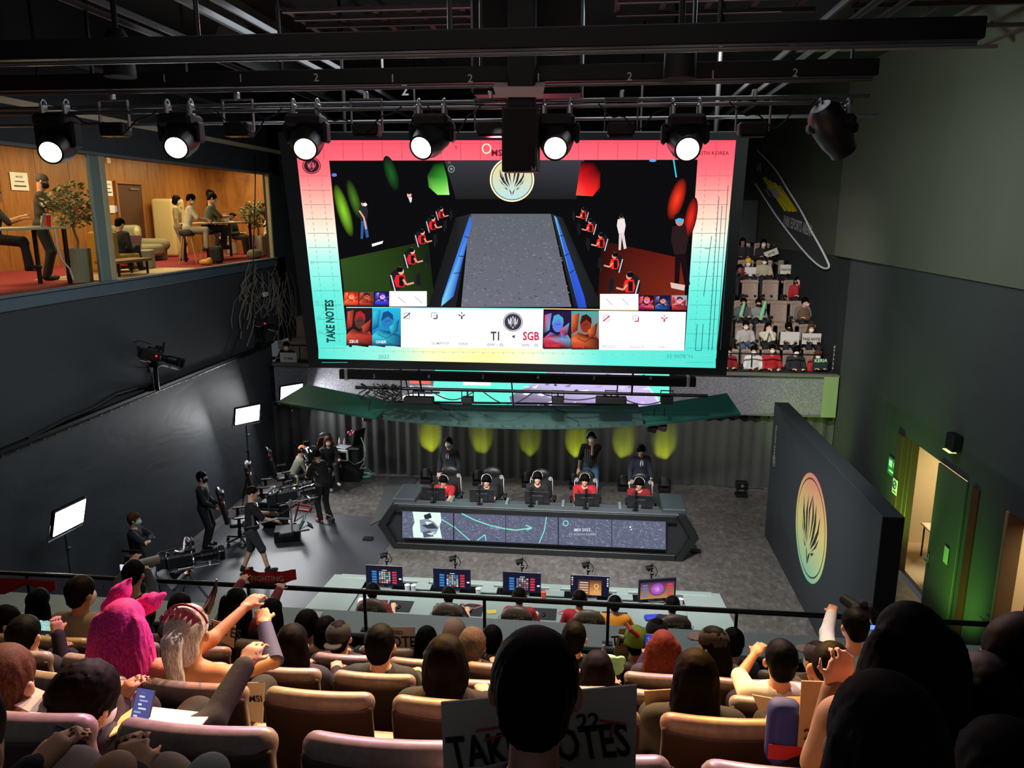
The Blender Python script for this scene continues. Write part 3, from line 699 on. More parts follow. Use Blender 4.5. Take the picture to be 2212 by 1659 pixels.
# moving heads
LENS = emis('lamp_lens_white', 'fffaf0', 14.); LENSW = emis('lamp_lens_warm', 'ffd9a0', 30.)
def lens_n(nt, b, tc): pass
def moving_head(px, py, tgt, label, lens=LENS, k=1., Y=9.0):
    p = PY(px, py, Y); t = thing('moving_head_light', label, 'stage light', p, 0, 'moving head lights on the front pipe'); t.scale = (1.2,) * 3
    top = (PY(px, 231, 9.0).z - p.z) / 1.2
    b = MB().box((0, 0, top - .13), (.34, .3, .12), .03); b.build('base', BLK, t)
    for sx in (-.12, .12): c = MB(); c.box((sx, 0, top - .03), (.05, .09, .12), .015).tube([(sx, .04 * math.cos(a_), top + .03 + .04 * math.sin(a_)) for a_ in np.linspace(0, 5, 8)], .012, 6); c.build('clamp', STEEL, t)
    y = MB()
    for sx in (-1, 1): y.box((sx * .19, 0, (top - .18) / 2 + .0), (.05, .14, top - .1), .02)
    y.box((0, 0, top - .2), (.4, .16, .06), .02); y.build('yoke', BLK, t)
    d = Vector(tgt) - p; q = d.to_track_quat('Z', 'Y').to_matrix().to_4x4()
    h = MB(); h.m = q; h.lathe([(0, -.24), (.09, -.24), (.15, -.17), (.165, -.02), (.15, .12), (.12, .22), (.118, .26), (.1, .262), (.098, .25)], n=24, cap=False)
    hd = h.build('head', mat('lamp_shell', '141416', .4), t, smooth=35)
    f = MB(); f.m = q
    for i in range(5): f.box((0, .155, -.14 + i * .045), (.16, .02, .02), .004)
    f.build('cooling_fins', BLKM, hd)
    if lens is not None:
        l = MB(); l.m = q; l.lathe([(0, .255), (.098, .25)], n=24, cap=False)
        for ri, nn in ((0, 1), (.035, 6), (.072, 12)):
            for i in range(nn): l.ball((ri * math.cos(i * 6.283 / nn), ri * math.sin(i * 6.283 / nn), .252), (.016, .016, .01), 8)
        l.build('lens', lens, hd)
    else:
        l = MB(); l.m = q; l.lathe([(0, .255), (.098, .25)], n=24, cap=False); l.build('lens', mat('lens_unlit', '8a8a80', .1), hd)
moving_head(128, 312, (-4.5, 2, 5.2), 'moving head lamp glaring warm orange in front of the lounge glass', LENSW)
moving_head(393, 300, (-3.2, 2.2, 5.0), 'moving head lamp pointing down over the middle of the lounge glass')
moving_head(664, 300, (-2.0, 3.5, 5.3), 'moving head lamp tilted right at the top left corner of the screen')
moving_head(934, 298, (-3.5, 3.0, 5.2), 'moving head lamp tilted left against the red top of the screen')
moving_head(1202, 300, (-.4, 2.5, 5.2), 'moving head lamp pointing down just right of the hanging speaker')
moving_head(1479, 302, (1.1, 2.5, 5.2), 'moving head lamp pointing down before the screen top right corner')
moving_head(1797, 278, (5.2, 10.6, 4.5), 'unlit moving head lamp turned to the right wall, at the pipe end', None)
# flat wash lights in u brackets
for px, lb in ((250, 'left of the warm lounge lamps'), (517, 'between the two lamps left of the screen'), (793, 'above the screen, between its first two lamps'), (1060, 'just left of the hanging speaker'), (1341, 'between the two lamps right of the speaker'), (1625, 'beyond the last lit lamp, above the screen corner')):
    p = PY(px, 280, 9.05); t = thing('wash_light', 'square wash light ' + lb, 'stage light', p, 0, 'square wash lights on the pipes')
    MB().box((0, 0, 0), (.3, .22, .15), .02).build('housing', BLK, t)
    MB().box((0, 0, .33), (.36, .05, .015), .003).box((-.18, 0, .16), (.015, .05, .35), .003).box((.18, 0, .16), (.015, .05, .35), .003).build('bracket', mat('bracket_grey', '5c5458', .4), t)
    MB().box((0, 0, .37), (.05, .08, .09), .01).build('clamp', STEEL, t)
    MB().box((0, -.02, -.078), (.26, .18, .008)).build('lens', mat('dark_glass', '1c1c22', .1), t)
# centre hanging speaker and its pale plate
p = PY(1123, 302, 8.7); hw = (PY(1163, 300, 8.7).x - PY(1084, 300, 8.7).x) / 2; z0 = PY(1120, 371, 8.7).z; z1 = PY(1120, 230, 8.7).z
t = thing('hanging_speaker', 'tall black speaker box hanging over the top centre of the screen', 'speaker', (p.x, 8.7, z0))
MB().box((p.x, 8.85, (z0 + z1) / 2), (2 * hw, .3, z1 - z0), .012).build('cabinet', mat('speaker_black', '0c0c0e', .7), t, True)
MB().box((p.x, 8.695, (z0 + z1) / 2), (2 * hw - .05, .012, z1 - z0 - .05), .004).build('grille', mat('speaker_grille', '101013', .9, bump=.6, bscale=220), t, True)
lg = MB(); q = PY(1153, 364, 8.685); lg.box((q.x - .02, q.y, q.z), (.008, .004, .045)).box((q.x + .02, q.y, q.z), (.008, .004, .045)).box((q.x, q.y, q.z - .006), (.035, .004, .008)).box((q.x, q.y, q.z - .02), (.035, .004, .006))
lg.build('logo', mat('logo_grey', '9a9a96', .5), t, True)
MB().box((p.x, 8.95, (z1 + 10.6) / 2), (.3, .25, 10.6 - z1), .02).build('hanger', BLK, t, True)
a = [PY(x, y, 8.8) for x, y in ((1065, 188), (1176, 188), (1172, 210), (1072, 210))]
tag(MB().add([*a, *[v + Vector((0, .25, .12)) for v in a]], [(0, 1, 2, 3), (7, 6, 5, 4), (0, 4, 5, 1), (1, 5, 6, 2), (2, 6, 7, 3), (3, 7, 4, 0)]).build('rigging_plate', mat('plate_pale', 'b09498', .4), None, True), 'pale metal plate mounted above the hanging speaker', 'plate')
tag(MB().box((p.x, 9.9, 9.3), (1.3, .9, 1.5), .03).build('rigging_box', BLK, None, True), 'big dark hoist box under the ceiling above the hanging speaker', 'hoist')
# slack cables on the pipes
for i, (x0, x1, lb) in enumerate(((-6.2, -5.1, 'left of the second lamp'), (-4.4, -3.6, 'right of the second lamp'), (-3.2, -2.2, 'over the screen left corner'), (-1.9, -1.3, 'left of the hanging speaker'), (.0, .8, 'right of the hanging speaker'), (1.4, 2.3, 'near the unlit lamp'))):
    pts = [(x0 + (x1 - x0) * j / 14, 8.93, 8.36 - .22 * math.sin(math.pi * j / 14) * (1 + .3 * math.sin(j))) for j in range(15)]
    tag(MB().tube(pts, .009, 6).build('power_cable', RUB, None, True), 'slack black power cable looping under the pipe ' + lb, 'cable', 'cables looping from the front pipes')
# ================================================================ BIG SCREEN
TL = R(8.2); sn = np.array([0, -math.cos(TL), -math.sin(TL)]); sp0 = np.array([-1.1, 14.3, 4.4])
def SP(x, y, L=0): return PP(x, y, sp0 + sn * (.0004 * L + .002), sn)
scr = thing('video_screen', 'huge tilted video screen hanging above the stage, pink to teal border', 'screen', tuple(sp0))
fr_ = [PP(x, y, sp0 - sn * .001, sn) for x, y in ((600, 286), (1619, 286), (1569, 811), (668, 794))]
bk = [v - Vector(sn) * .35 for v in fr_]
MB().add(fr_ + bk, [(0, 1, 2, 3), (7, 6, 5, 4), (0, 4, 5, 1), (1, 5, 6, 2), (2, 6, 7, 3), (3, 7, 4, 0)]).build('frame', mat('screen_frame', '0a0c0e', .7, spec=.2), scr, True)
C = Canvas(SP)
def mixc(a, b, t): t = max(0, min(1, t)); return ''.join('%02x' % round(int(a[i:i+2], 16) * (1 - t) + int(b[i:i+2], 16) * t) for i in (0, 2, 4))
def gradc(st, t):
    for (t0, c0), (t1, c1) in zip(st, st[1:]):
        if t <= t1: return mixc(c0, c1, (t - t0) / (t1 - t0))
    return st[-1][1]
GV = [(300, 'ff5468'), (370, 'ff6e78'), (430, 'ffb3a4'), (480, 'fbe0c8'), (520, 'e6f2e4'), (560, 'a8f2e6'), (640, '66e6d6'), (800, '4fdccc')]
EL = lambda y: 637 + (y - 303) * .1123; ER = lambda y: 1590 - (y - 303) * .0915
IL = lambda y: 711 + (y - 347) * .1005; IR = lambda y: 1507 - (y - 345) * .068
for i in range(20):
    y0, y1 = 303 + i * 23.6, 303 + (i + 1) * 23.6; c0, c1 = gradc(GV, y0), gradc(GV, y1)
    C.poly([(EL(y0), y0), (IL(y0) + 3, y0), (IL(y1) + 3, y1), (EL(y1), y1)], [c0, c0, c1, c1], 1)
    C.poly([(IR(y0) - 3, y0), (ER(y0), y0), (ER(y1), y1), (IR(y1) - 3, y1)], [c0, c0, c1, c1], 1)
C.poly([(700, 303), (1520, 303), (1512, 348), (705, 349)], ['ff5468', 'ff5468', 'ff6878', 'ff6878'], 1)
GB = [(690, '58e0d0'), (840, '9deedd'), (930, 'fbf2c0'), (1060, 'fff0a0'), (1140, 'fdf6d0'), (1220, 'b8f2e0'), (1300, '66e6d6'), (1560, '4fdccc')]
for i in range(24):
    x0, x1 = 688 + i * 36, 688 + (i + 1) * 36; b0, b1 = (775 + (x0 - 690) * .0234), (775 + (x1 - 690) * .0234); x1c = min(x1, 1546)
    C.poly([(x0, 745), (x1c, 750), (x1c, b1), (x0, b0)], [gradc(GB, x0), gradc(GB, x1c), gradc(GB, x1c), gradc(GB, x0)], 2)
GRID = 'a04c5c'
for i in range(22):
    x = 655 + i * 42.5; C.line([(x, 306), (x + (1106 - x) * .006, 344)], 1.1, 'b8404e', 3)
C.line([(645, 311), (1588, 307)], .9, 'c04a58', 3)
for i in range(14):
    y = 380 + i * 31; cc = mixc('b8606a', '4cb0a6', (y - 400) / 180)
    C.line([(EL(y) + 4, y), (IL(y) - 4, y)], 1.1, cc, 3); C.line([(IR(y) + 4, y), (ER(y) - 4, y)], 1.1, cc, 3)
for d in (.25, .62):
    for yy in range(360, 740, 12):
        cc = mixc('b8606a', '4cb0a6', (yy - 400) / 180)
        C.line([(EL(yy) + d * 78, yy), (EL(yy + 7) + d * 78, yy + 7)], .9, cc, 3); C.line([(IR(yy) + d * 80, yy), (IR(yy + 7) + d * 80, yy + 7)], .9, cc, 3)
for i in range(40):
    x = 700 + i * 21.5; C.line([(x, 757 + (x - 700) * .012), (x, 759 + (x - 700) * .012)], 1.5, '5aa898', 3)
C.line([(700, 757), (1540, 767)], .7, 'a8cfae', 3)
for x, y0, y1 in ((1502, 700, 757), (1515, 700, 757), (1530, 425, 757), (1538, 445, 757), (1548, 400, 757), (1556, 470, 757), (1520, 510, 640)):
    C.line([(x + (1546 - x) * .0 + (757 - y0) * .07, y0), (x, y1)], 1.3, '2a4a50', 4)
C.line([(1502, 757), (1515, 757)], 1.2, '2a4a50', 4); C.line([(1522, 537), (1534, 537)], 1.2, '2a4a50', 4)
# the arena picture
C.L = 6
C.poly([(711, 347), (1507, 345), (1479, 757), (751, 746)], '0c0b0d', 6)
C.poly([(735, 560), (925, 520), (940, 662), (745, 640)], ['2f4a1c', '16200f', '1a2a14', '2c4220'], 7)
C.poly([(1300, 520), (1482, 560), (1478, 660), (1290, 660)], ['240c0c', '6a1c14', '7c2818', '3a1210'], 7)
C.poly([(960, 347), (1262, 346), (1245, 430), (985, 430)], ['34343a', '3a3b42', '1c1d1f', '1c1e1c'], 7)
for gx, gy, rx, ry, rt_, c_ in ((742, 455, 14, 60, -.3, '8ccf2e'), (765, 430, 12, 45, -.3, '4c7a20'), (845, 375, 14, 40, -.3, '1e5c24'), (1462, 430, 17, 48, .3, 'ff3a22'), (1492, 470, 13, 45, .2, 'e82a20')):
    C.glow(gx, gy, rx, ry, c_, '0c0b0d', rot=rt_)
n_ = 14; P_ = [(969 - 44 * math.sin(t), 421 - 75 * (1 - math.cos(t)) * .7 - t * 6) for t in np.linspace(0, 1.7, n_)]
C.poly([(957, 350), (966, 384), (971, 421), (945, 421), (926, 404), (923, 380), (937, 354)], ['0e1c0e', '3aa030', 'b0f080', '8ae860', '3a8a2c', '1c4a1c', '0c140c']); C.poly([(1255, 349), (1250, 382), (1244, 422), (1280, 424), (1296, 405), (1297, 374), (1284, 351)], ['1a0808', 'd01820', 'ff5040', 'ff2a28', 'a01014', '480a0c', '100507'])
C.poly([(957, 347), (965, 380), (972, 422), (960, 424)], '0c0b0d') if 0 else None
C.poly([(1015, 462), (1190, 462), (1234, 663), (996, 663)], ['5c6068', '5c6068', '6a6a78', '6a6a78'])
r_ = random.Random(3)
for i in range(420):
    y = 464 + r_.random() * 195; t = (y - 462) / 200; x = 1015 - 19 * t + r_.random() * (175 + 63 * t)
    s_ = 1.5 + t * 3; C.poly([(x, y), (x + s_, y - .8), (x + s_ * 1.3, y + 1.2), (x + s_ * .3, y + 1.8)], r_.choice(('4e5058', '787a86', '84848f', '5a5a64')), 26)
C.L = 27
C.poly([(985, 470), (1018, 462), (985, 663), (925, 663)], ['1a1c1c', '2a2c2e', '1e2024', '18191b']); C.poly([(1192, 462), (1215, 470), (1300, 663), (1240, 663)], ['2a2c2e', '1a1c1c', '18191b', '1e2024'])
C.poly([(1015, 466), (1020, 480), (980, 640), (953, 662), (955, 645)], ['3a6ad0', '3a6ad0', '2c4ec8', '7ad0e8', '4a8af0']); C.poly([(1197, 466), (1203, 470), (1262, 640), (1267, 665), (1249, 665)], ['7ad0e8', '3a6ad0', '2c50d8', '2c4ec8', '2448c0'])
for t in (.25, .5, .72): 
    C.line([(1016 - t * 50, 468 + t * 170), (1022 - t * 36, 474 + t * 160)], 1.5, '0c0e18'); C.line([(1196 + t * 48, 468 + t * 170), (1204 + t * 50, 468 + t * 160)], 1.5, '0c0e18')
def emblem(C, cx, cy, r, fg, bg, k=1.):
    """winged flower crest in a ring; k = horizontal squeeze"""
    X = lambda pts: [(cx + x * r * k, cy - y * r) for x, y in pts]
    for sg in (-1, 1):
        g = lambda pts: C.poly(X([(x * sg, y) for x, y in pts]), fg)
        g([(0, .72), (.12, .5), (.2, .3), (.13, .0), (.03, -.3), (.08, .05), (.1, .3)])
        g([(.3, .62), (.38, .2), (.3, -.12), (.1, -.42), (.2, -.1), (.26, .2)])
        g([(.62, .48), (.6, .1), (.45, -.18), (.14, -.46), (.36, -.12), (.52, .12)])
        g([(.66, .0), (.52, -.25), (.2, -.5), (.42, -.3)])
        g([(.42, -.42), (.2, -.52), (.26, -.56)]); g([(.16, -.52), (.02, -.86), (.03, -.7), (.08, -.6)])
    C.poly(X([(-.62, .5), (-.45, .0), (.2, -.5), (-.36, -.08)]), fg)
C.ell(1106, 388, 48, 48, 'fbeeca', 40); C.ell(1106, 388, 44.5, 44.5, '2c2a34', 40)
C.poly([(1106 + 43 * math.cos(t), 388 + 43 * math.sin(t)) for t in np.linspace(0, 6.283, 33)[:-1]], [mixc('e8cf8c', 'b4dce0', (math.sin(t) + 1) / 2) for t in np.linspace(0, 6.283, 33)[:-1]])
emblem(C, 1106, 386, 43, '2c2a34', '')
C.ring(975, 365, 6.5, 7, 1.2, 'a8b0a4', 16); C.ell(975, 365, 3, 3, '7c8a80', 8); C.text('T1', 971, 352, 7, '8a7a54', .03)
def mini(x, y, s_, c, face, seat_=True, arm_=1):
    if seat_: C.ell(x - arm_ * 7 * s_, y + 6 * s_, 10 * s_, 17 * s_, '1c1c20', 14); C.line([(x - arm_ * 15 * s_, y - 2 * s_), (x - arm_ * 8 * s_, y + 24 * s_)], 2 * s_, 'c8c8cc')
    C.poly([(x - 7 * s_, y - 2 * s_), (x + 6 * s_, y - 3 * s_), (x + 9 * s_, y + 8 * s_), (x + 6 * s_, y + 17 * s_), (x - 6 * s_, y + 17 * s_), (x - 10 * s_, y + 7 * s_)], c)
    C.poly([(x - 2 * s_, y), (x + 5 * s_, y), (x + 5 * s_, y + 16 * s_), (x - 2 * s_, y + 15 * s_)], '15151a')
    C.line([(x + arm_ * 4 * s_, y + 5 * s_), (x + arm_ * 10 * s_, y + 13 * s_), (x + arm_ * 21 * s_, y + 10 * s_)], 3 * s_, 'd89a84')
    C.ell(x + arm_ * s_, y - 8 * s_, 4.6 * s_, 5.5 * s_, face, 12); C.ell(x - arm_ * s_, y - 10.5 * s_, 5.4 * s_, 4.2 * s_, '0e0c10', 12); C.line([(x - arm_ * 3 * s_, y - 15 * s_), (x + arm_ * 3 * s_, y - 14.5 * s_)], 1 * s_, '55555c')
    C.poly([(x + arm_ * 24 * s_, y - 2 * s_), (x + arm_ * 31 * s_, y - 6 * s_), (x + arm_ * 33 * s_, y + 14 * s_), (x + arm_ * 25 * s_, y + 16 * s_)], '1a1b20'); C.line([(x + arm_ * 27 * s_, y + 14 * s_), (x + arm_ * 27 * s_, y + 22 * s_)], 2 * s_, '2a2a30')
for x, y, s_ in ((953, 458, .6), (935, 480, .75), (912, 510, .8), (890, 552, .9), (865, 597, 1.1)): mini(x, y, s_ * 1.25, 'e02028', 'e8b098', True, 1)
for x, y, s_ in ((1260, 460, .6), (1275, 486, .7), (1298, 518, .8), (1328, 562, .9), (1360, 608, 1.1)): mini(x, y, s_ * 1.25, 'f02a20', 'd89080', True, -1)
def standing(x, y, s_, top, bot, face):
    C.poly([(x - 5 * s_, y + 34 * s_), (x + 6 * s_, y + 34 * s_), (x + 12 * s_, y + 72 * s_), (x + 6 * s_, y + 74 * s_), (x + 1 * s_, y + 46 * s_), (x - 1 * s_, y + 76 * s_), (x - 6 * s_, y + 76 * s_)], bot)
    C.poly([(x - 8 * s_, y + 6 * s_), (x + 7 * s_, y + 4 * s_), (x + 10 * s_, y + 20 * s_), (x + 7 * s_, y + 37 * s_), (x - 6 * s_, y + 38 * s_), (x - 10 * s_, y + 20 * s_)], top); C.ell(x, y - 1 * s_, 5 * s_, 6.5 * s_, face, 12); C.ell(x - .5 * s_, y - 5 * s_, 5.5 * s_, 4 * s_, '121014', 12)
standing(785, 440, 1.0, '26262c', '2c5a94', 'e0a890'); C.poly([(803, 527), (828, 520), (826, 526), (804, 533)], 'e8e8ee'); C.line([(776, 455), (786, 470), (791, 495)], 3.5, 'e0a890'); C.ell(789, 442, 4, 3.5, 'f4f4f8', 10)
standing(1342, 468, .95, 'e4d8da', 'd8c8ca', 'd09884'); C.ell(1342, 466, 5, 5, '1a1418', 10); C.ell(884, 421, 5, 6.5, 'e0a890', 12); C.ell(884, 416, 5.5, 3.5, '101014', 10); C.poly([(882, 427), (890, 426), (889, 436), (886, 438)], 'd8d8e4')
standing(1468, 478, 1.9, '2a1a1c', '180e10', 'c08474'); C.ell(1468, 476, 8, 5, '4aa8d8', 10); C.line([(1455, 345), (1461, 383)], 3, '3ac8e0'); C.ell(722, 378, 6, 4, '6a70e0', 8); C.ell(1410, 347, 8, 3, '58a0e8', 8)
C.poly([(1448, 610), (1480, 616), (1478, 628), (1450, 622)], 'd8b8b0')
# graphics band
C.poly([(746, 629), (842, 631), (842, 663), (748, 660)], '222228'); C.rect(841, 629, 922, 662, 'fbfdff')
for x in (860, 896): C.line([(x, 641), (x + 16, 655)], 1, '70707a')
C.poly([(866, 664), (1174, 668), (1172, 753), (866, 750)], 'fcfcff'); C.line([(748, 664), (1174, 667)], 2.2, '8ae8e0'); C.line([(1174, 667), (1379, 670)], 2.2, 'f0c88c')
C.poly([(1294, 671), (1482, 674), (1478, 757), (1293, 756)], 'fdfbff'); C.rect(1296, 635, 1379, 669, 'fdfcff')
for x in (1309, 1344): C.line([(x, 645), (x + 14, 659)], 1, '80808a')
def portrait(x0, y0, x1, y1, bg, a, b, c, d):
    """generic painted bust"""
    w_, h_ = x1 - x0, y1 - y0; U_ = lambda x, y: (x0 + x * w_, y0 + y * h_)
    C.rect(x0, y0, x1, y1, bg)
    C.poly([U_(0, 1), U_(0, .72), U_(.25, .55), U_(.5, .62), U_(.8, .52), U_(1, .75), U_(1, 1)], [b, a, c, b, a, d, b]); C.poly([U_(.05, .1), U_(.3, .05), U_(.22, .5), U_(0, .6)], [a, c, d, bg[1]])
    C.ell(*U_(.52, .36), w_ * .2, h_ * .2, c, 14); C.poly([U_(.3, .35), U_(.38, .12), U_(.55, .08), U_(.72, .18), U_(.74, .34), U_(.55, .22)], d); C.poly([U_(.6, .5), U_(.95, .3), U_(.88, .62), U_(.66, .72)], [a, d, b, c]); C.line([U_(.2, .7), U_(.5, .8), U_(.75, .68)], 1.3, d); C.line([U_(.44, .36), U_(.62, .34)], 1, '201018')
for x0, (bg, a, b, c, d) in zip((743, 776, 810), ((('a02818', 'd84020'), 'ff6a3a', '8a1c18', 'f8a080', 'ff4020'), (('4a4038', 'a03020'), 'e8503a', '6a2018', 'c85838', '302018'), (('181840', '28186a'), '3a50e8', '141452', 'd8a8e0', '5030c0'))): portrait(x0, 630, x0 + 31, 660, bg, a, b, c, d)
for x0, (bg, a, b, c, d) in zip((1380, 1415, 1451), ((('200818', '481038'), 'c02060', '28102c', 'e880a8', 'e06040'), (('101838', '182a60'), '2a70c8', '101428', 'e08878', '18183a'), (('9aa0b0', 'c03030'), 'e03a3a', '601828', 'f0a0a8', '402838'))): portrait(x0, 638, x0 + 33, 670, bg, a, b, c, d)
portrait(748, 665, 804, 746, ('2a1a20', '1c1216'), 'd0503a', '1a1014', '58342c', 'a82828'); portrait(804, 665, 866, 747, ('28b4d8', '1850a0'), '3ad0e0', '18406a', '2a7ab8', '184a80')
portrait(1174, 672, 1233, 754, ('2a1a40', '18101c'), 'd84060', '1a1218', '5a78d8', '48a0c8'); portrait(1234, 672, 1294, 755, ('48a0a0', 'a83020'), 'f07038', '301414', '8a3020', '3a1814')
C.text('ZEUS', 764, 738, 8.5, 'f0f0f4', .02); C.text('ONER', 823, 739, 8.5, 'f0f0f4', .02); C.text('HASMED', 1194, 747, 8.5, 'ff3040', .02); C.text('BEANJ', 1250, 748, 8.5, 'ff3040', .02)
for t_, x, y, c in (('GUMAYUSI', 951, 742, '8a8a98'), ('KERIA', 1001, 743, '8a8a98'), ('FROGGY', 1315, 749, 'b8a8b0'), ('SHOGUN', 1376, 750, 'b8a8b0'), ('TAKI', 1430, 750, 'b8a8b0')): C.text(t_, x, y, 7.5, c, .005)
C.text('T1', 1071, 727, 26, '4a4050', .03, sx=.75); C.text('SGB', 1147, 727, 25, 'c83858', .03, sx=.8); C.text('0W - 0L', 1071, 745, 9, '70707c', sx=1.2); C.text('0W - 0L', 1146, 746, 9, '70707c', sx=1.2)
C.poly([(1105, 727), (1112, 723), (1112, 731)], '4a4050')
C.ell(1108, 695.5, 21, 20.5, '3c3648', 30); C.ell(1108, 695.5, 19.6, 19.1, 'fcfcff', 30); C.ell(1108, 695.5, 18.4, 18, '3c3648', 30); emblem(C, 1108, 695, 17.5, 'fcfcff', '')
def icons(x1, x2, x3, y, c, c2):
    C.line([(x1 - 6, y + 5), (x1 - 6, y - 6), (x1 + 5, y - 6)], 2, c2); C.line([(x1 - 3, y + 6), (x1 + 6, y + 6), (x1 + 6, y - 3)], 2, c2); C.line([(x1 - 7, y + 6), (x1 + 7, y - 6)], 2.6, c)
    C.line([(x2 - 6, y + 5), (x2 - 6, y - 6), (x2 + 6, y - 6)], 2, c2); C.line([(x2 - 2, y + 6), (x2 + 6, y + 6), (x2 + 6, y - 3)], 2.6, c); C.rect(x2 - 1.5, y - 1.5, x2 + 1.5, y + 1.5, c2)
    C.poly([(x3 - 9, y - 3), (x3 - 2, y - 2), (x3 - 3, y + 2)], c); C.poly([(x3 + 9, y - 3), (x3 + 2, y - 2), (x3 + 3, y + 2)], c); C.poly([(x3 - 1.5, y), (x3 + 1.5, y), (x3 + 2, y + 6), (x3, y + 8), (x3 - 2, y + 6)], c); C.poly([(x3 - 2, y - 7), (x3 + 2, y - 7), (x3, y - 3)], c)
icons(879, 938, 997.5, 682, '4a4456', 'b8b4c4'); icons(1310, 1373, 1435, 688, 'c03a58', 'd8c0cc')
C.text('2022', 829, 771, 11, '3aa090', sx=1.1); C.text('35.9078°N', 1468, 770, 12, '3aa8a0', sx=1.1)
for t_, x, y in (('01', 675, 568), ('02', 685, 653), ('03', 689, 686), ('04', 693, 717)): C.text(t_, x, y, 9, '58a8a4')
C.text('TAKE NOTES', 714, 694, 25, '1c3c40', .035, sx=.63, rot=-math.pi / 2 - .05, shear=.1)
C.ell(673, 358, 20, 18, '6a1c2c', 24); C.ell(673, 358, 18, 16, 'ff6e78', 24); C.ell(673, 358, 16.5, 15, '3a1824', 24); emblem(C, 673, 358, 14, 'ff7a84', '')
C.ring(1051, 321, 9, 10, 2.5, 'f4f0c8', 20); C.text('MSI', 1075, 331, 19, '6a1424', .02, sx=1); C.text("'E", 985, 319, 10, '8a2434'); C.text('SOUTH KOREA', 1535, 331, 11.5, '7a1c30', .01)
C.build('picture', screen_mat('screen_picture', 1.15), scr, True)
for x in (-4.5, -1.1, 2.0): MB().cyl((x, 14.0, 8.3), (x, 14.0, 10.6), .04).build('hanger', BLKM, scr, True)
# numbered bar and pipe below the screen, with its fixtures
YBAR = 15.0; YP0 = 15.2; a = PY(735, 812, YBAR); b_ = PY(1503, 820, YBAR); zb = (a.z + b_.z) / 2
t = thing('lighting_bar', 'numbered black bar hanging close under the big screen', 'lighting bar', ((a.x + b_.x) / 2, YBAR, zb), group='numbered wiring bars under the ceiling')
MB().box(((a.x + b_.x) / 2, YBAR, zb), (b_.x - a.x, .14, .19), .01).build('trunking', BLK, t, True)
n = MB()
for s_, px in (('3', 808), ('4', 926), ('3', 1043), ('4', 1162), ('3', 1283), ('4', 1405)):
    text(n, s_, plane_m(PY(px, 813 + (px - 808) * .007, YBAR - .08), (1, 0, 0), (0, 0, 1)), .12, .01)
n.build('numeral', mat('numeral_grey', 'b0b4ac', .6), t, True)
for x in (a.x + .15, b_.x - .15): MB().box((x, YBAR, zb), (.06, .2, .24), .01).build('end_bracket', mat('bracket_pale', 'b0b8b4', .4), t, True)
for x in (-3.5, .8): MB().cyl((x, YBAR, zb), (x, YBAR + .3, 10.6), .02).build('hanger', BLKM, t, True); MB().cyl((x, YBAR, zb), (x, YP0, zb - .35), .02).build('drop_arm', BLKM, t, True)
YP = 15.2; zp = PY(1150, 846, YP).z
tag(MB().cyl((-4.9, YP, zp), (2.3, YP, zp), .035, n=12).build('rigging_pipe', BLKM, None, True, True), 'black pipe hung below the numbered bar under the screen', 'pipe')
for i, px in enumerate((905, 1010, 1205, 1320, 1440)):
    p = PY(px, 862, YP); t = thing('wash_light', 'small black lamp on the pipe under the screen, ' + ('first', 'second', 'third', 'fourth', 'last')[i] + ' from the left', 'stage light', p, 0, 'lamps on the pipe under the screen')
    MB().box((0, 0, -.02), (.62 if i in (0, 3) else .24, .2, .14), .02).build('housing', BLK, t)
    MB().box((0, 0, (zp - p.z) / 2 + .03), (.03, .05, zp - p.z), .005).box((-.12, 0, .08), (.015, .04, .2)).box((.12, 0, .08), (.015, .04, .2)).box((0, 0, .17), (.25, .04, .015)).build('bracket', BLKM, t)
for i, (x0, x1) in enumerate(((-4.6, -3.5), (-3.3, -2.4), (-2.2, -1.2), (-1.0, .3), (.5, 1.6))):
    pts = [(x0 + (x1 - x0) * j / 12, YP - .05, zp - .02 - (.12 + .06 * (i % 3)) * math.sin(math.pi * j / 12)) for j in range(13)]
    tag(MB().tube(pts, .012, 6).build('power_cable', RUB, None, True), 'black cable sagging under the screen pipe, ' + ('first', 'second', 'third', 'fourth', 'fifth')[i] + ' loop from the left', 'cable', 'cables sagging from the pipe under the screen')
q = MB(); r_ = random.Random(5)
for i in range(16):
    x = -4.75 + r_.random() * .8; pts = [(x + .1 * math.sin(j * 1.3 + i), YP - .1 + .05 * math.cos(j + i), zp + .1 - j * .06) for j in range(7)]
    q.tube(pts, .013, 5)
tag(q.build('cable_bundle', RUB, None, True), 'tangle of black cables at the left end of the screen pipe', 'cables', kind='stuff')
# LED wall section on the parapet
LY = 19.95
def LP(x, y, L=0): return PY(x, y, LY - .001 - .0004 * L)
led = thing('led_wall', 'wide low video wall on the far parapet, teal with pale stone figure', 'screen', (-1.2, LY, 2.2))
x0, x1 = LP(868, 850).x, LP(1446, 850).x; MB().box(((x0 + x1) / 2, LY + .03, 2.57), (x1 - x0 + .06, .05, 1.03)).build('frame', BLK, led, True)
C = Canvas(LP)
def zy(f, x): # pixel row for height fraction at column x
    t_ = (x - 868) / (1446 - 868); top = 797 + 8 * t_; bot = 884 + 10 * t_; return bot + (top - bot) * f
C.poly([(868, zy(1, 868)), (1446, zy(1, 1446)), (1446, zy(0, 1446)), (868, zy(0, 868))], '6a6870', 1)
C.poly([(940, zy(1, 940)), (1200, zy(1, 1200)), (1140, zy(0, 1140)), (930, zy(0, 930))], '6cf0d8', 2); C.poly([(1370, zy(1, 1370)), (1446, zy(1, 1446)), (1446, zy(0, 1446)), (1420, zy(.3, 1420))], '6cf0d8', 2)
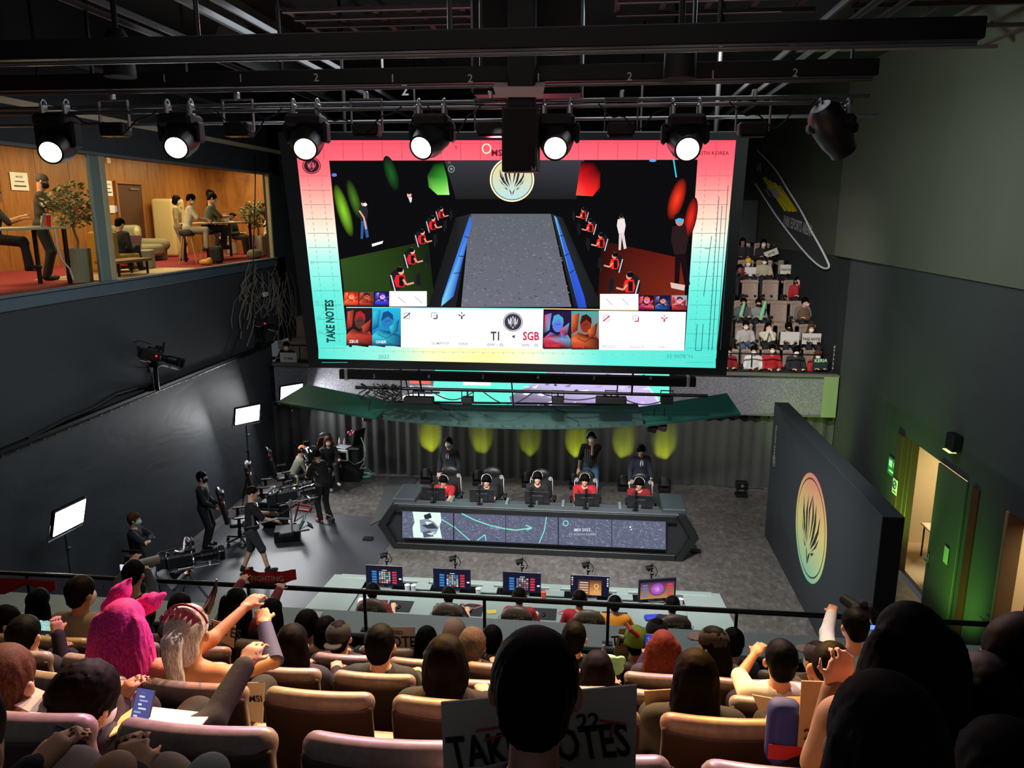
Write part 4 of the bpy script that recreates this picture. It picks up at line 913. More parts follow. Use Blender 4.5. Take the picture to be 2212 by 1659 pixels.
for xa, xb, fa, fb, c in ((885, 1100, .6, .45, 'ffffff'), (870, 960, .38, .25, 'fff4f4'), (885, 930, .72, .64, 'ff6a5a'), (1000, 1060, .95, .62, 'f8fffc'), (905, 950, .45, .4, '302830'), (950, 1046, 1, .9, '48e8c8')): C.poly([(xa, zy(fa, xa)), (xb, zy(fa, xb)), (xb, zy(fb, xb)), (xa, zy(fb, xa))], c)
C.poly([(1110, zy(.0, 1110)), (1100, zy(.35, 1100)), (1160, zy(.75, 1160)), (1185, zy(1, 1185)), (1375, zy(1, 1375)), (1420, zy(.4, 1420)), (1436, zy(0, 1436))], ['8a80b0', '6a6478', 'c8c0e8', 'a8a0c0', 'd8c8f0', 'ffffff', 'b8a0d8'])
r_ = random.Random(11)
for i in range(60):
    x = 1125 + r_.random() * 270; f = r_.random() * .9; w_ = 8 + r_.random() * 20; h_ = 2 + r_.random() * 5; y = zy(f, x); s_ = r_.random() * 8
    C.poly([(x, y), (x + w_ * .5, y - h_ + s_ * .3), (x + w_, y - s_), (x + w_ * .6, y + h_ * .4)], r_.choice(('ffffff', 'd8ccf4', '4a4458', '8a80a0', 'f0ecff', '6a607c', 'b4a4dc')))
C.build('picture', screen_mat('screen_picture', 1.15), led, True)
# canopy
TE = mat('canopy_cloth_lit_teal', '2f4a46', .55, spec=.3, bump=.25, bscale=4, var=.1, vscale=2); TEW = mat('canopy_wing_lit_teal', '2c6258', .35, spec=.5)  # black fabric; the screen's teal light is painted into both base colours
YC = 15.9; n = 24; up = []; lo_ = []
for i in range(n + 1):
    t_ = i / n; x_l = 825 + (1392 - 825) * t_; yl = 903 + 15 * math.sin(math.pi * t_) ** .8 + 12 * t_; x_u = 842 + (1376 - 842) * t_; yu = 868 + 4 * math.sin(math.pi * t_) + 6 * t_
    lo_.append(PY(x_l, yl, YC)); up.append(PY(x_u, yu, YC + .75))
can = thing('stage_canopy', 'long sagging black cloth canopy over the rear desk, teal wings at both ends', 'canopy', (-1.5, YC, 2.8))
m = MB(); vs = []
for j in range(7):
    s_ = j / 6
    for i in range(n + 1): p = lo_[i].lerp(up[i], s_); p = p + Vector((0, 0, .07 * math.sin(math.pi * s_))); vs.append(p)
W_ = n + 1; nv = len(vs); vs += [v - Vector((0, 0, .03)) for v in vs]
fs = [(j * W_ + i, j * W_ + i + 1, (j + 1) * W_ + i + 1, (j + 1) * W_ + i) for j in range(6) for i in range(n)]
fs += [tuple(nv + q for q in reversed(f)) for f in fs[:]] + [(nv + i, nv + i + 1, i + 1, i) for i in range(n)]
m.add(vs, fs).build('cloth', TE, can, True, True)
for i in range(1, n): MB().tube([lo_[i] + Vector((.035 * math.cos(a_), -.01, .05 + .035 * math.sin(a_))) for a_ in np.linspace(0, 6.283, 9)[:-1]], .006, 5, True).build('eyelet', STEEL, can, True)
s_ = MB()
for tt in (.33, .78): i = int(tt * n); s_.tube([vs[j * W_ + i - j // 2] + Vector((0, 0, .012)) for j in range(7)], .008, 5)
s_.build('seam', BLK, can, True)
def wing(pts, name='wing'):
    a = [PY(x, y, Y) for x, y, Y in pts]; b2 = [v + Vector((0, .02, -.05)) for v in a]
    MB().add(a + b2, [(0, 1, 2, 3), (7, 6, 5, 4), (0, 4, 5, 1), (1, 5, 6, 2), (2, 6, 7, 3), (3, 7, 4, 0)]).build(name, TEW, can, True)
wing([(598, 868, YC + .5), (812, 903, YC), (850, 868, YC + .75), (662, 830, YC + 1.25)]); wing([(1392, 918, YC), (1600, 893, YC + .4), (1570, 849, YC + 1.15), (1374, 880, YC + .75)])
fr2 = MB().cyl(up[0], up[-1], .025).cyl(lo_[0], up[0], .02).cyl(lo_[-1], up[-1], .02)
for i in (2, 12, 22): fr2.cyl(up[i], up[i] + Vector((0, -.4, zp - up[i].z)), .015)
fr2.build('frame', BLKM, can, True)
for px, py, lb in ((795, 903, 'dark red lamp hidden under the left end of the canopy'), (1430, 922, 'dark red lamp under the right wing of the canopy'), (1408, 925, 'black lamp under the right wing of the canopy')):
    p = PY(px, py, YC + .3); t = thing('under_canopy_lamp', lb, 'stage light', p)
    MB().box((0, 0, 0), (.2, .18, .13), .02, rot=(.3, .3, 0)).build('housing', mat('lamp_red_black', '3a1a1c', .4) if 'red' in lb else BLK, t); MB().tube([(0, 0, .05), (.03, 0, .2), (.05, .05, .42)], .01, 5).build('cable', RUB, t)
# oval sign on the rear right wall
WN = np.array([-1, -k, 0]) / math.hypot(1, k); W0 = np.array([6.3, 20.9, 0]) + WN * .06
def SG(x, y, L=0): return PP(x, y, W0 + WN * (.001 + .001 * L), WN)
sg_ = thing('wall_sign', 'slanting oval wall sign with a white outline and yellow striped emblem', 'sign', tuple(SG(1700, 440)))
def chull(d):
    o = []
    for t_ in np.linspace(0, 6.283, 49)[:-1]:
        u_ = math.cos(t_); v_ = math.sin(t_); x = 1690 + u_ * 158 * .57 - v_ * 34 * .8 * (1 - 0) ; y = 440 + u_ * 158 * .93 + v_ * 34 * .5
        o.append((x, y))
    return o
OV = [(1612, 300), (1640, 328), (1675, 366), (1702, 410), (1730, 455), (1752, 498), (1770, 530), (1783, 555), (1791, 575), (1783, 580), (1768, 573), (1745, 552), (1712, 513), (1678, 468), (1650, 425), (1625, 385), (1605, 350), (1600, 310)]
def smooth_loop(P, n=5):
    o = []; N_ = len(P)
    for i in range(N_):
        p0, p1, p2, p3 = (np.array(P[(i + j) % N_], float) for j in (-1, 0, 1, 2))
        for q in range(n):
            t_ = q / n; o.append(tuple(.5 * ((2 * p1) + (-p0 + p2) * t_ + (2 * p0 - 5 * p1 + 4 * p2 - p3) * t_ ** 2 + (-p0 + 3 * p1 - 3 * p2 + p3) * t_ ** 3)))
    return o
OVS = smooth_loop(OV, 4); base = [SG(x, y) for x, y in OVS]; n_ = len(base); back = [v - Vector(WN) * .05 for v in base]
MB().add(base + back, [tuple(range(n_))] + [(i, n_ + i, n_ + (i + 1) % n_, (i + 1) % n_) for i in range(n_)]).build('plate', mat('sign_plate', '2c2e32', .7), sg_, True)
MB().tube([SG(x, y, 8) for x, y in OVS], .028, 6, True).build('outline', mat('sign_white', 'c8ccc8', .5), sg_, True)
m = MB()
for P_ in ([(1646, 384), (1655, 382), (1700, 456), (1694, 456)], [(1655, 388), (1664, 389), (1712, 455), (1703, 458)], [(1668, 394), (1675, 394), (1721, 456), (1712, 458)], [(1683, 401), (1685, 400), (1722, 455), (1720, 458)]): m.add([SG(x, y, 5) for x, y in P_], [(0, 1, 2, 3)])
m.build('yellow_stripes', mat('sign_yellow', 'cfc21c', .5), sg_, True)
m = MB()
for P_ in ([(1662, 408), (1676, 407), (1688, 427), (1672, 427)], [(1652, 409), (1654, 408), (1666, 425), (1664, 426)], [(1655, 403), (1657, 402), (1664, 413), (1662, 414)]): m.add([SG(x, y, 9) for x, y in P_], [(0, 1, 2, 3)])
v1 = Vector(SG(1640, 352)) - Vector(SG(1620, 352)); 
text(m, 'ARENA', plane_m(SG(1630, 356, 6), SG(1650, 362) - SG(1616, 345), (0, 0, 1)), .42, .02)
text(m, 'PARK ESPORTS ARENA', plane_m(SG(1722, 488, 6), SG(1759, 505) - SG(1683, 475), (0, 0, 1)), .42, .02, sx=.5)
m.build('lettering', mat('sign_white2', '9a9ea0', .5), sg_, True)
tag(MB().box((4.6, 26.9, 6.9), (1.5, .1, 1.4), .01).build('control_window_box', mat('booth_dark', '1c2226', .4), None, True), 'dark framed box on the back wall above the top tribune row', 'box')
# ================================================================ STAGE
def cemb(CC, cx, cy, r, fg): emblem(CC, cx, cy, r, fg, '')
# logo wall
pw = thing('logo_wall', 'tall black freestanding wall with a round pastel crest, right of the desks', 'partition wall', (4.15, 13.6, 0))
MB().box((4.15, 13.63, 1.565), (.3, 6.54, 3.13), .008).build('panel', mat('panel_black', '33383c', .6, spec=.3, var=.05), pw, True)
RL = .99; cy_, cz_ = 13.53, 1.62
def LPn(x, y, L=0): return Vector((3.998 - .0008 * L, cy_ - x, cz_ - y))
C = Canvas(LPn)
def vcol_mat(name, rough=.5):
    if name in _M: return _M[name]
    m = bpy.data.materials.new(name); m.use_nodes = True; nt = m.node_tree; b = nt.nodes['Principled BSDF']; a = nt.nodes.new('ShaderNodeAttribute'); a.attribute_name = 'Col'
    nt.links.new(a.outputs['Color'], b.inputs['Base Color']); b.inputs['Roughness'].default_value = rough; _M[name] = m; return m
st = [(-1, 'e88a80'), (-.55, 'ecc078'), (0, 'eee08a'), (.5, 'c8eaa0'), (1, '96e0c4')]
def disc(r, L):
    N_ = 48; rows = 16
    for j in range(rows):
        a0, a1 = -r + 2 * r * j / rows, -r + 2 * r * (j + 1) / rows
        w0, w1 = math.sqrt(max(0, r * r - a0 * a0)), math.sqrt(max(0, r * r - a1 * a1)); c0, c1 = gradc(st, a0 / RL), gradc(st, a1 / RL)
        C.poly([(-w0, a0), (w0, a0), (w1, a1), (-w1, a1)], [c0, c0, c1, c1], L)
def disc2(r, L, solid=None):
    N_ = 64; C.poly([(r * math.cos(6.2832 * i / N_), r * math.sin(6.2832 * i / N_)) for i in range(N_)], [solid or gradc(st, math.sin(6.2832 * i / N_) * r / RL) for i in range(N_)], L)
disc2(RL, 1); disc2(RL * .91, 2, '2a2c30'); disc2(RL * .885, 3); C.L = 3; emblem(C, 0, -.02, RL * .86, '2a2c30', '')
C.build('crest', vcol_mat('crest_print'), pw, True)
C = Canvas(lambda x, y, L=0: Vector((3.998 - .0008 * L, 16.55 - x, 1.9 - y)))
C.ell(0, 0, .13, .13, 'b8b890', 20); C.ell(0, 0, .115, .115, '2a2c30', 20); C.ring(0, 0, .06, .06, .03, 'b8b890', 12); C.text('TAKE NOTES', 0, -.42, .16, 'a8a484', .03, rot=-math.pi / 2, sx=.8); C.line([(0, -.8), (0, -.72)], .02, 'b8b890')
C.build('small_print', vcol_mat('crest_print'), pw, True)
# ---------------- gaming chairs
def shield_logo(mb, m, s_=1.):
    mb.add([(-.075 * s_, .03, .002), (-.045 * s_, .03, .002), (-.06 * s_, -.005, .002)], [(0, 2, 1)], m); text(mb, 'SECRET', m @ Matrix.Translation((.03, .02, 0)), .044, .02, sx=1.1); text(mb, 'LAB', m @ Matrix.Translation((.06, -.018, 0)), .044, .02, sx=1.1)
def star_logo(mb, m, r):
    ring = [(r * math.cos(a), r * math.sin(a), .003) for a in np.linspace(0, 6.283, 25)[:-1]]; ri = [(x * .8, y * .8, z) for x, y, z in ring]
    mb.add(ring + ri, [(i, (i + 1) % 24, 24 + (i + 1) % 24, 24 + i) for i in range(24)], m)
    for k_ in range(3):
        a = math.pi / 2 + k_ * 2.0944; c, s_ = math.cos(a), math.sin(a); mb.add([(r * .9 * c, r * .9 * s_, .003), (-s_ * r * .2, c * r * .2, .003), (s_ * r * .2, -c * r * .2, .003)], [(0, 1, 2)], m)
def gaming_chair(label, loc, yaw, back='2a2420', group=None, logo='d8c8a0', trim=None, front='16171a', tagc=None, seat_z=.46, H=1.28):
    """sitter faces local +Y; backrest at -Y"""
    t = thing('gaming_chair', label, 'chair', loc, yaw, group)
    prof = [(-.19, .52), (-.27, .62), (-.27, .85), (-.235, .98), (-.225, 1.1), (-.15, H - .03), (-.08, H), (.08, H), (.15, H - .03), (.225, 1.1), (.235, .98), (.27, .85), (.27, .62), (.19, .52)]
    tilt = Matrix.Translation((0, -.24, .5)) @ Matrix.Rotation(R(10), 4, 'X') @ Matrix.Translation((0, 0, -.5))
    m = MB(); m.m = tilt @ Matrix.Rotation(R(90), 4, 'X'); m.prism(prof, -.045, .045)
    m2 = MB(); sdfb = [(('b', (0, 0, .84), (.21, .045, .34), None, .04), .03), (('e', (0, .02, 1.15), (.17, .06, .11), None), .05), (('c', (-.22, .02, .62), (-.21, .02, 1.02), .05, .04), .04), (('c', (.22, .02, .62), (.21, .02, 1.02), .05, .04), .04), (('e', (0, 0, H - .1), (.17, .055, .1), None), .05)]
    V, F = sdf(sdfb, .02); V = np.array([tilt @ Vector(v) for v in V]); bk = npmesh('backrest', V, F, mat('chair_' + back, back, .45, bump=.05), t)
    V, F = sdf([(('b', (0, .04, .46), (.22, .24, .05), None, .04), .03), (('c', (-.23, -.15, .48), (-.23, .24, .48), .05, .05), .03), (('c', (.23, -.15, .48), (.23, .24, .48), .05, .05), .03)], .025); npmesh('seat', V, F, mat('chair_' + front, front, .45), t)
    for sx in (-1, 1):
        a = MB(); a.box((sx * .33, .03, .68), (.09, .27, .035), .015); a.box((sx * .33, 0, .55), (.04, .07, .24), .01); a.box((sx * .29, 0, .42), (.1, .06, .03), .008); a.build('armrest', PLAS, t)
    MB().cyl((0, 0, .1), (0, 0, .42), .03).cyl((0, 0, .1), (0, 0, .26), .045).build('gas_lift', BLKM, t)
    b = MB()
    for i in range(5):
        a = i * 1.2566 + .3; b.box((.16 * math.cos(a), .16 * math.sin(a), .1), (.34, .05, .035), .012, rot=(0, .08, a))
    bb = b.build('base', BLKM, t)
    for i in range(5):
        a = i * 1.2566 + .3; MB().cyl((.31 * math.cos(a) - .02 * math.sin(a), .31 * math.sin(a) + .02 * math.cos(a), .032), (.31 * math.cos(a) + .02 * math.sin(a), .31 * math.sin(a) - .02 * math.cos(a), .032), .032, n=12).build('caster', RUB, bb)
    if logo:
        lm = MB(); pm = tilt @ plane_m((0, -.07, 1.18), (1, 0, 0), (0, 0, 1)); shield_logo(lm, pm, 1.5); star_logo(lm, tilt @ plane_m((0, -.068, 1.09), (1, 0, 0), (0, 0, 1)), .055)
        lm.build('rear_logo', mat('logo_' + logo, logo, .5), bk)
        lm = MB(); 
        for sx in (-1, 1): star_logo(lm, tilt @ plane_m((sx * .215, .062, 1.03), (-1, 0, 0), (0, 0, 1)), .045)
        lm.build('front_logo', mat('logo_white', 'e0e0e0', .5), bk)
        for sx in (-1, 1): MB().box(tuple(tilt @ Vector((sx * .262, .0, .82))), (.02, .06, .36), .008).build('side_stripe', mat('stripe_white', 'dcdcd8', .5), bk)
    if trim:
        sp = MB()
        for sx in (-1, 1): sp.tube([tilt @ Vector((sx * x, .05, z)) for x, z in ((.2, .58), (.25, .7), (.24, .9), (.2, 1.05), (.16, 1.18))], .012, 6)
        sp.build('red_piping', mat('piping_red', '8a2c30', .5), bk)
        MB().box(tuple(tilt @ Vector((.03, .052, .95))), (.12, .012, .06), .003, rot=(.1, 0, 0)).build('paper_label', WHITE, bk)
        MB().box(tuple(tilt @ Vector((0, .07, 1.16))), (.26, .06, .16), .03).build('headrest', mat('chair_16171a', '16171a', .45), bk)
    return t
# ---------------- rear desk
SLATE = mat('desk_black', '24272a', .45, var=.04); SLATE2 = mat('desk_recess', '35393c', .5); DTOP = mat('desk_top', '4a5054', .4)
d1 = thing('player_desk', 'long black stage desk with five lit screens across its front', 'desk', (-1.15, 15.75, 0))
def dpoly(y, g=0): return [(-4.24 + g, 0), (-4.6 + g, .52), (-4.26 + g, 1.02 - g), (2.0 - g, 1.02 - g), (2.28 - g, .56), (1.92 - g, 0)]
m = MB(); m.m = Matrix.Translation((0, 0, 0)) @ Matrix.Rotation(R(90), 4, 'X')
# shell ring in front, body behind
m.prism(dpoly(0), -15.62, -15.42)
m.build('front', SLATE, d1, True)
m = MB(); m.box((-1.17, 15.36, .93), (6.0, .12, .16), .01).box((-1.17, 15.36, .07), (6.0, .12, .14), .01)
for sx, x0 in ((-1, -4.24), (1, 1.96)): m.add([(x0 - .0, 15.3, 0), (x0 + sx * .34, 15.3, .54), (x0 + sx * 0.02, 15.3, 1.01), (x0 - sx * .12, 15.3, 1.01), (x0 + sx * .16, 15.3, .54), (x0 - sx * .14, 15.3, 0), (x0, 15.5, 0), (x0 + sx * .34, 15.5, .54), (x0 + sx * .02, 15.5, 1.01), (x0 - sx * .12, 15.5, 1.01), (x0 + sx * .16, 15.5, .54), (x0 - sx * .14, 15.5, 0)], [(0, 1, 4, 5), (1, 2, 3, 4), (0, 6, 7, 1), (1, 7, 8, 2), (2, 8, 9, 3), (3, 9, 10, 4), (4, 10, 11, 5)])
m.build('front_frame', mat('desk_edge', '1a1c1e', .4), d1, True)
MB().box((-1.17, 15.95, .78), (5.9, .85, .05), .01).box((-1.17, 15.5, 1.0), (6.1, .28, .05), .01).build('top', DTOP, d1, True)
for sx, x0 in ((-1, -4.02), (1, 1.79)): MB().box((x0, 15.95, .55), (.5, .95, 1.1), .02).build('end_block', mat('desk_end', '3c4448', .4), d1, True)
for i in range(4):
    x = -3.0 + i * 1.22 + .0; MB().box((x, 15.75, .93), (.06, .35, .24), .01).build('divider', mat('divider_grey', '6a7c78', .5), d1, True)
DY = 15.28
def DP(x, y, L=0): return PY(x, y, DY - .001 - .0006 * L)
XS = [(869, 979), (981, 1092), (1093, 1205), (1207, 1321), (1322, 1438)]
zt_, zb_ = .89, .27
def dy_(x, f): a = PY(x, 1100, DY); q = (zt_ - zb_) * f + zb_; s0, s1 = 1100., 1200.; za = PY(x, 1100, DY).z; zc = PY(x, 1200, DY).z; return 1100 + (za - q) / (za - zc) * 100
r_ = random.Random(21)
for di, (xa, xb) in enumerate(XS):
    C = Canvas(DP); n1 = (dy_(xa, 1), dy_(xb, 1), dy_(xa, 0), dy_(xb, 0)); w_ = xb - xa
    Q = lambda u, v: (xa + u * w_, (n1[0] + (n1[1] - n1[0]) * u) * (1 - v) + (n1[2] + (n1[3] - n1[2]) * u) * v)
    C.poly([Q(0, 0), Q(1, 0), Q(1, 1), Q(0, 1)], '62677f')
    L = C.L + 1
    for i in range(700):
        u, v = r_.random(), r_.random(); a = r_.random() * 3.14; l = .012 + r_.random() * .03; dx, dy = l * math.cos(a), l * math.sin(a) * 1.7
        if u + l > .99 or v + abs(dy) > .98 or v - abs(dy) < .02: continue
        C.poly([Q(u, v), Q(u + abs(dx), v + dy), Q(u + abs(dx) + .006, v + dy + .014), Q(u + .006, v + .014)], r_.choice(('8890ac', '9ca2b8', '3e4258', 'b4bacc', '4c5068')), L)
    C.L = L + 1
    if di == 0:
        C.poly([Q(.2, .0), Q(.75, .0), Q(.77, .3), Q(.73, .5), Q(.78, .95), Q(.22, .97), Q(.2, .6), Q(.24, .4)], 'e8fff4')
        for P_, c in (([(.42, .12), (.55, .02), (.58, .2), (.45, .3)], '2c3440'), ([(.34, .3), (.5, .25), (.62, .35), (.72, .55), (.66, .8), (.5, .9), (.36, .75)], '8a98a8'), ([(.38, .5), (.6, .4), (.7, .6), (.5, .62)], '3a4450'), ([(.4, .75), (.55, .68), (.62, .9), (.42, .96)], '55606c'), ([(.45, .35), (.6, .38), (.48, .48)], 'e8f0f8'), ([(.48, .8), (.66, .72), (.58, .86)], 'd8e4f0')): C.poly([Q(*p_) for p_ in P_], c)
        C.line([Q(.78, .25), Q(1, .5)], 2, '8af0d8')
    if di == 1: C.line([Q(0, .5), Q(.3, .98)], 2, '8af0d8'); C.line([Q(.15, 0), Q(.4, .22), Q(.7, .4), Q(1, .5)], 2.4, '8af0d8'); C.line([Q(.45, .97), Q(.6, .75), Q(.62, .97)], 2, '8af0d8'); C.text('MSI 2022', *Q(.8, .5), 6, 'b0b8d0')
    if di == 2: C.line([Q(0, .5), Q(.2, .53), (Q(.5, .42))], 2.4, '8af0d8'); C.line([Q(.38, .33), Q(.5, .42), Q(.4, .52)], 2.2, '8af0d8'); C.line([Q(.78, 0), Q(.74, .5), Q(.64, .97)], 2, '8af0d8')
    if di == 3: C.ring(*Q(.13, .2), 5.5, 5.5, 1.8, '8af0d8', 16); C.text('MSI 2022', *Q(.45, .42), 8.5, 'f0f4ff', .01, sx=1.1); C.text('SOUTH KOREA', *Q(.5, .58), 6.5, 'c8d0e8', sx=1.1); C.ring(*Q(.22, .62), 3, 3, 1, 'b0b8d0', 8)
    if di == 4: C.ell(*Q(.34, .24), 2, 2, 'ffffff', 8); C.ell(*Q(.36, .33), 1.5, 1.5, 'ffffff', 8)
    dsp = MB(); q0, q1 = DP(*Q(0, 0)), DP(*Q(1, 1)); dsp.box(((q0.x + q1.x) / 2, DY + .035, (zt_ + zb_) / 2), (q1.x - q0.x + .02, .06, zt_ - zb_ + .02), .004)
    dd = dsp.build('front_display', BLK, d1, True); C.build('picture', screen_mat('screen_desk', 1.0), dd, True)
# ---------------- items for a player place
def monitor(label, loc, yaw, group, screen=None, w_=.62, h_=.37, z0=.12, stand=True):
    t = thing('monitor', label, 'monitor', loc, yaw, group)          # screen faces local -Y
    MB().box((0, 0, z0 + h_ / 2), (w_, .025, h_), .006).box((0, .02, z0 + h_ / 2), (w_ * .5, .03, h_ * .55), .012).build('panel', mat('monitor_shell', '1c1d20', .35), t)
    MB().box((0, .07, z0 * .5 + .09), (.055, .035, z0 + .18), .008).build('stand', mat('stand_grey', '5a5c60', .35, metal=.3), t)
    MB().box((0, .07, .008), (.26, .2, .015), .004).build('foot', mat('stand_grey', '5a5c60', .35, metal=.3), t)
    if screen: screen(t, w_, h_, z0)
    else: MB().box((0, -.0135, z0 + h_ / 2), (w_ - .02, .002, h_ - .02)).build('display', emis('monitor_glow', '8090b0', .6), t)
    return t
def desk_mic(label, loc, yaw=0., group=None, h_=.42):
    t = thing('microphone_stand', label, 'microphone', loc, yaw, group)
    MB().lathe([(.0, 0), (.07, 0), (.07, .012), (.0, .016)]).build('base', BLKM, t)
    MB().cyl((0, 0, .01), (0, 0, h_), .011, n=8).box((0, -.012, h_ * .55), (.04, .04, .05), .01).build('pole', BLKM, t)
    MB().lathe([(.0, -.05), (.028, -.04), (.032, .0), (.028, .05), (.0, .06)], (0, 0, h_ + .05), 12).build('capsule', BLK, t)
    MB().tube([(.05 * math.cos(a), .0, h_ + .05 + .06 * math.sin(a)) for a in np.linspace(-.5, 3.6, 14)], .006, 6).build('shock_mount', BLKM, t)
    return t
PX1 = (935, 1040, 1160, 1268, 1383)
POS = ('far left', 'second from left', 'middle', 'second from right', 'far right')
for i, px in enumerate(PX1):
    p = PY(px, 1085, 15.62)
    monitor('slim black monitor seen from behind, %s place of the rear desk' % POS[i], (p.x, 15.7, .8), R(180) + (R(4) if i % 2 else -R(3)), 'monitors on the rear desk', z0=.13, w_=.54)
    desk_mic('desk microphone beside the %s player of the rear desk' % POS[i], (p.x + (.03, -.02, -.12, -.02, -.1)[i], 15.52, 1.025), 0, 'microphones on the rear desk', .34)
for px, lb in ((890, 'small white cup at the left end of the rear desk'), (1422, 'glass jar at the right end of the rear desk')):
    p = PY(px, 1080, 15.6); tag(MB().lathe([(.0, 0), (.035, 0), (.045, .13), (.04, .13), (.0, .02)]).build('cup', WHITE if 'white' in lb else STEEL, None, False, True), lb, 'cup').location = (p.x, 15.72, .805)
for i, px in enumerate((985, 1092, 1215, 1330, 1362)):
    p = PY(px, 1090, 15.6); t = thing('gaming_mouse', 'small computer mouse on the rear desk, ' + ('right of the far left monitor', 'right of the second monitor', 'right of the middle monitor', 'right of the fourth monitor', 'left of the far right monitor')[i], 'mouse', (p.x, 16.0, .806), 0, 'mice on the rear desk')
    npmesh('body', *sdf([('e', (0, 0, .018), (.032, .058, .02), None)], .007), PLAS, t)
# rear desk team
RED = 'b8202a'
def pl(i, px, py, Y, rest, **kw):
    hd = PY(px, py, Y); d = dict(yaw=R(180), mode='sit', seat=.46, h=.0125, eyes=True, s=1.12, trousers='16161a', skin='e6b496', hc='black', hair='bowl', headset='dcdcdc', shirt=RED, sleeve=.5)
    d.update(kw); x = hd.x
    head = (0, max(.02, (16.98 - Y)), hd.z + .1)
    pr = person(rest, (x, 16.98, 0), head=head, hl=(-.2, 1.0, .84), hr=(.17, 1.0, .84), **d)
    # dark front panel of the jersey
    T, M3 = pr['T'], pr['M3']
    npmesh('jersey_front', *sdf([('e', tuple(T(0, .01, .35)), (.165, .126, .15), M3), ('e', tuple(T(0, .01, .2)), (.14, .112, .16), M3)], .014, keep=[('b', tuple(T(0, .12, .27)), (.075, .12, .19), M3, .02)]), cloth('15151a'), pr['root'])
    lm = MB(); text(lm, 'T1', Matrix.Translation((0, 0, 0)) @ plane_m(T(-.045, .15, .4), (-1, 0, 0), (0, 0, 1)), .05, .01); lm.build('chest_logo', mat('logo_white', 'e0e0e0', .5), pr['root'])
    gaming_chair('black gaming chair with white edges holding the %s player of the rear desk' % POS[i], (x + (.02, .05, .05, .02, .08)[i], 17.02, 0), R(180), '17181b', 'chairs of the rear desk team', 'e0e0e0', H=1.25)
LBS = ('seated player in a red and black jersey, far left of the rear desk', 'seated player leaning behind his monitor, second from the left of the rear desk', 'seated player with fringe and headset at the middle of the rear desk', 'seated player in a red jersey, second from the right of the rear desk', 'seated player looking down at the far right of the rear desk')
pl(0, 958, 1046, 16.6, LBS[0], look=(0, .35)); pl(1, 1051, 1046, 16.6, LBS[1], look=(.1, .2), shirt='1c1c20'); pl(2, 1161, 1040, 16.65, LBS[2], look=(.05, .1), shirt='1c1c20', sleeve=1.); pl(3, 1263, 1044, 16.62, LBS[3], look=(0, .2)); pl(4, 1381, 1052, 16.62, LBS[4], look=(-.2, .3), shirt='8a1c24')
# standing behind the rear desk
def stand_at(px, py, Y, label, s=None, **kw):
    p = PY(px, py, Y); s = s or max(.9, min(1.12, (p.z + .0) / 1.7)); return person(label, (p.x, Y, 0), s=s, **kw)
stand_at(970, 945, 18.0, 'standing man in a dark suit, tie, white mask and headset, left behind the rear desk', s=1.02, yaw=R(165), jacket=True, tie=True, shirt='1c2028', trousers='15171c', mask='f2f2f2', hair='short', headset='3a3a3e', h=.014, eyes=True, skin='e6b496')
pr = stand_at(1278, 930, 18.4, 'standing man in a striped shirt and blue jeans with his hand at his mouth', s=1.1, yaw=R(182), shirt='1b1c20', sleeve=.5, trousers='41627e', hair='side', headset='dcdcdc', h=.013, eyes=True, glasses=True, hl=(-.02, .2, 1.6), hr=(.3, .04, .93), mask='f2f2f2', curl=1.0)
T, M3 = pr['T'], pr['M3']; sm = MB()
for i in range(7):
    x = -.135 + i * .045; yy = lambda z: math.sqrt(max(.0, 1 - (x / .2) ** 2)) * .14
    sm.tube([T(x * 1.0, yy(0) * .98 + .0, z) for z in (.04, .15, .25, .35, .42)], .004, 4)
sm.build('white_stripes', mat('stripe_white', 'dcdcd8', .5), pr['root'])
stand_at(1385, 960, 18.0, 'standing young man in a navy suit holding papers, right behind the rear desk', s=1.0, yaw=R(190), jacket=True, tie=True, shirt='232738', trousers='15171c', hair='bowl', headset='2a2a2e', h=.014, eyes=True, look=(0, .3), skin='e6b496', hl=(-.26, .12, .85))
p = PY(1400, 1045, 17.75); tag(MB().box((0, 0, 0), (.2, .01, .27), .002, rot=(.3, .2, .3)).build('paper_sheet', mat('paper', 'e8e4dc', .7), None), 'sheet of paper held by the young man in the navy suit', 'paper').location = (p.x - .02, 17.9, .82)
# ---------------- floor uplights at the back wall with their yellow beams
for i, px in enumerate((922, 1036, 1142, 1243, 1345, 1430)):
    p = PZ(px, 1042, 0); x = p.x; t = thing('floor_uplight', 'floor light throwing a yellow beam up the back wall, ' + ('far left', 'second', 'third', 'fourth', 'fifth', 'far right')[i] + ' in the row', 'stage light', (x, 19.5, 0), 0, 'floor lights along the back wall')
    MB().box((0, 0, .06), (.3, .26, .12), .02).build('base', BLK, t)
    MB().box((-.14, 0, .2), (.04, .1, .24), .01).box((.14, 0, .2), (.04, .1, .24), .01).build('yoke', BLK, t)
    hq = Matrix.Translation((0, 0, .28)) @ Matrix.Rotation(R(-18), 4, 'X'); h_ = MB(); h_.m = hq; h_.lathe([(0, -.12), (.08, -.11), (.11, 0), (.1, .12), (.09, .13)], n=16, cap=False); h_.build('head', mat('uplight_shell', '3c3e42', .25), t, smooth=35)
    l_ = MB(); l_.m = hq; l_.lathe([(0, .122), (.09, .125)], n=16, cap=False); l_.build('lens', emis('lens_yellow', 'f4f080', 3), t)
    light('SPOT', 'yellow_beam', (x, 19.6, .38), (x, 20.12, 1.05), (150, 85, 55, 120, 90, 120)[i] * 1.6, (.85, 1, .02), .02, angle=46, blend=.8)
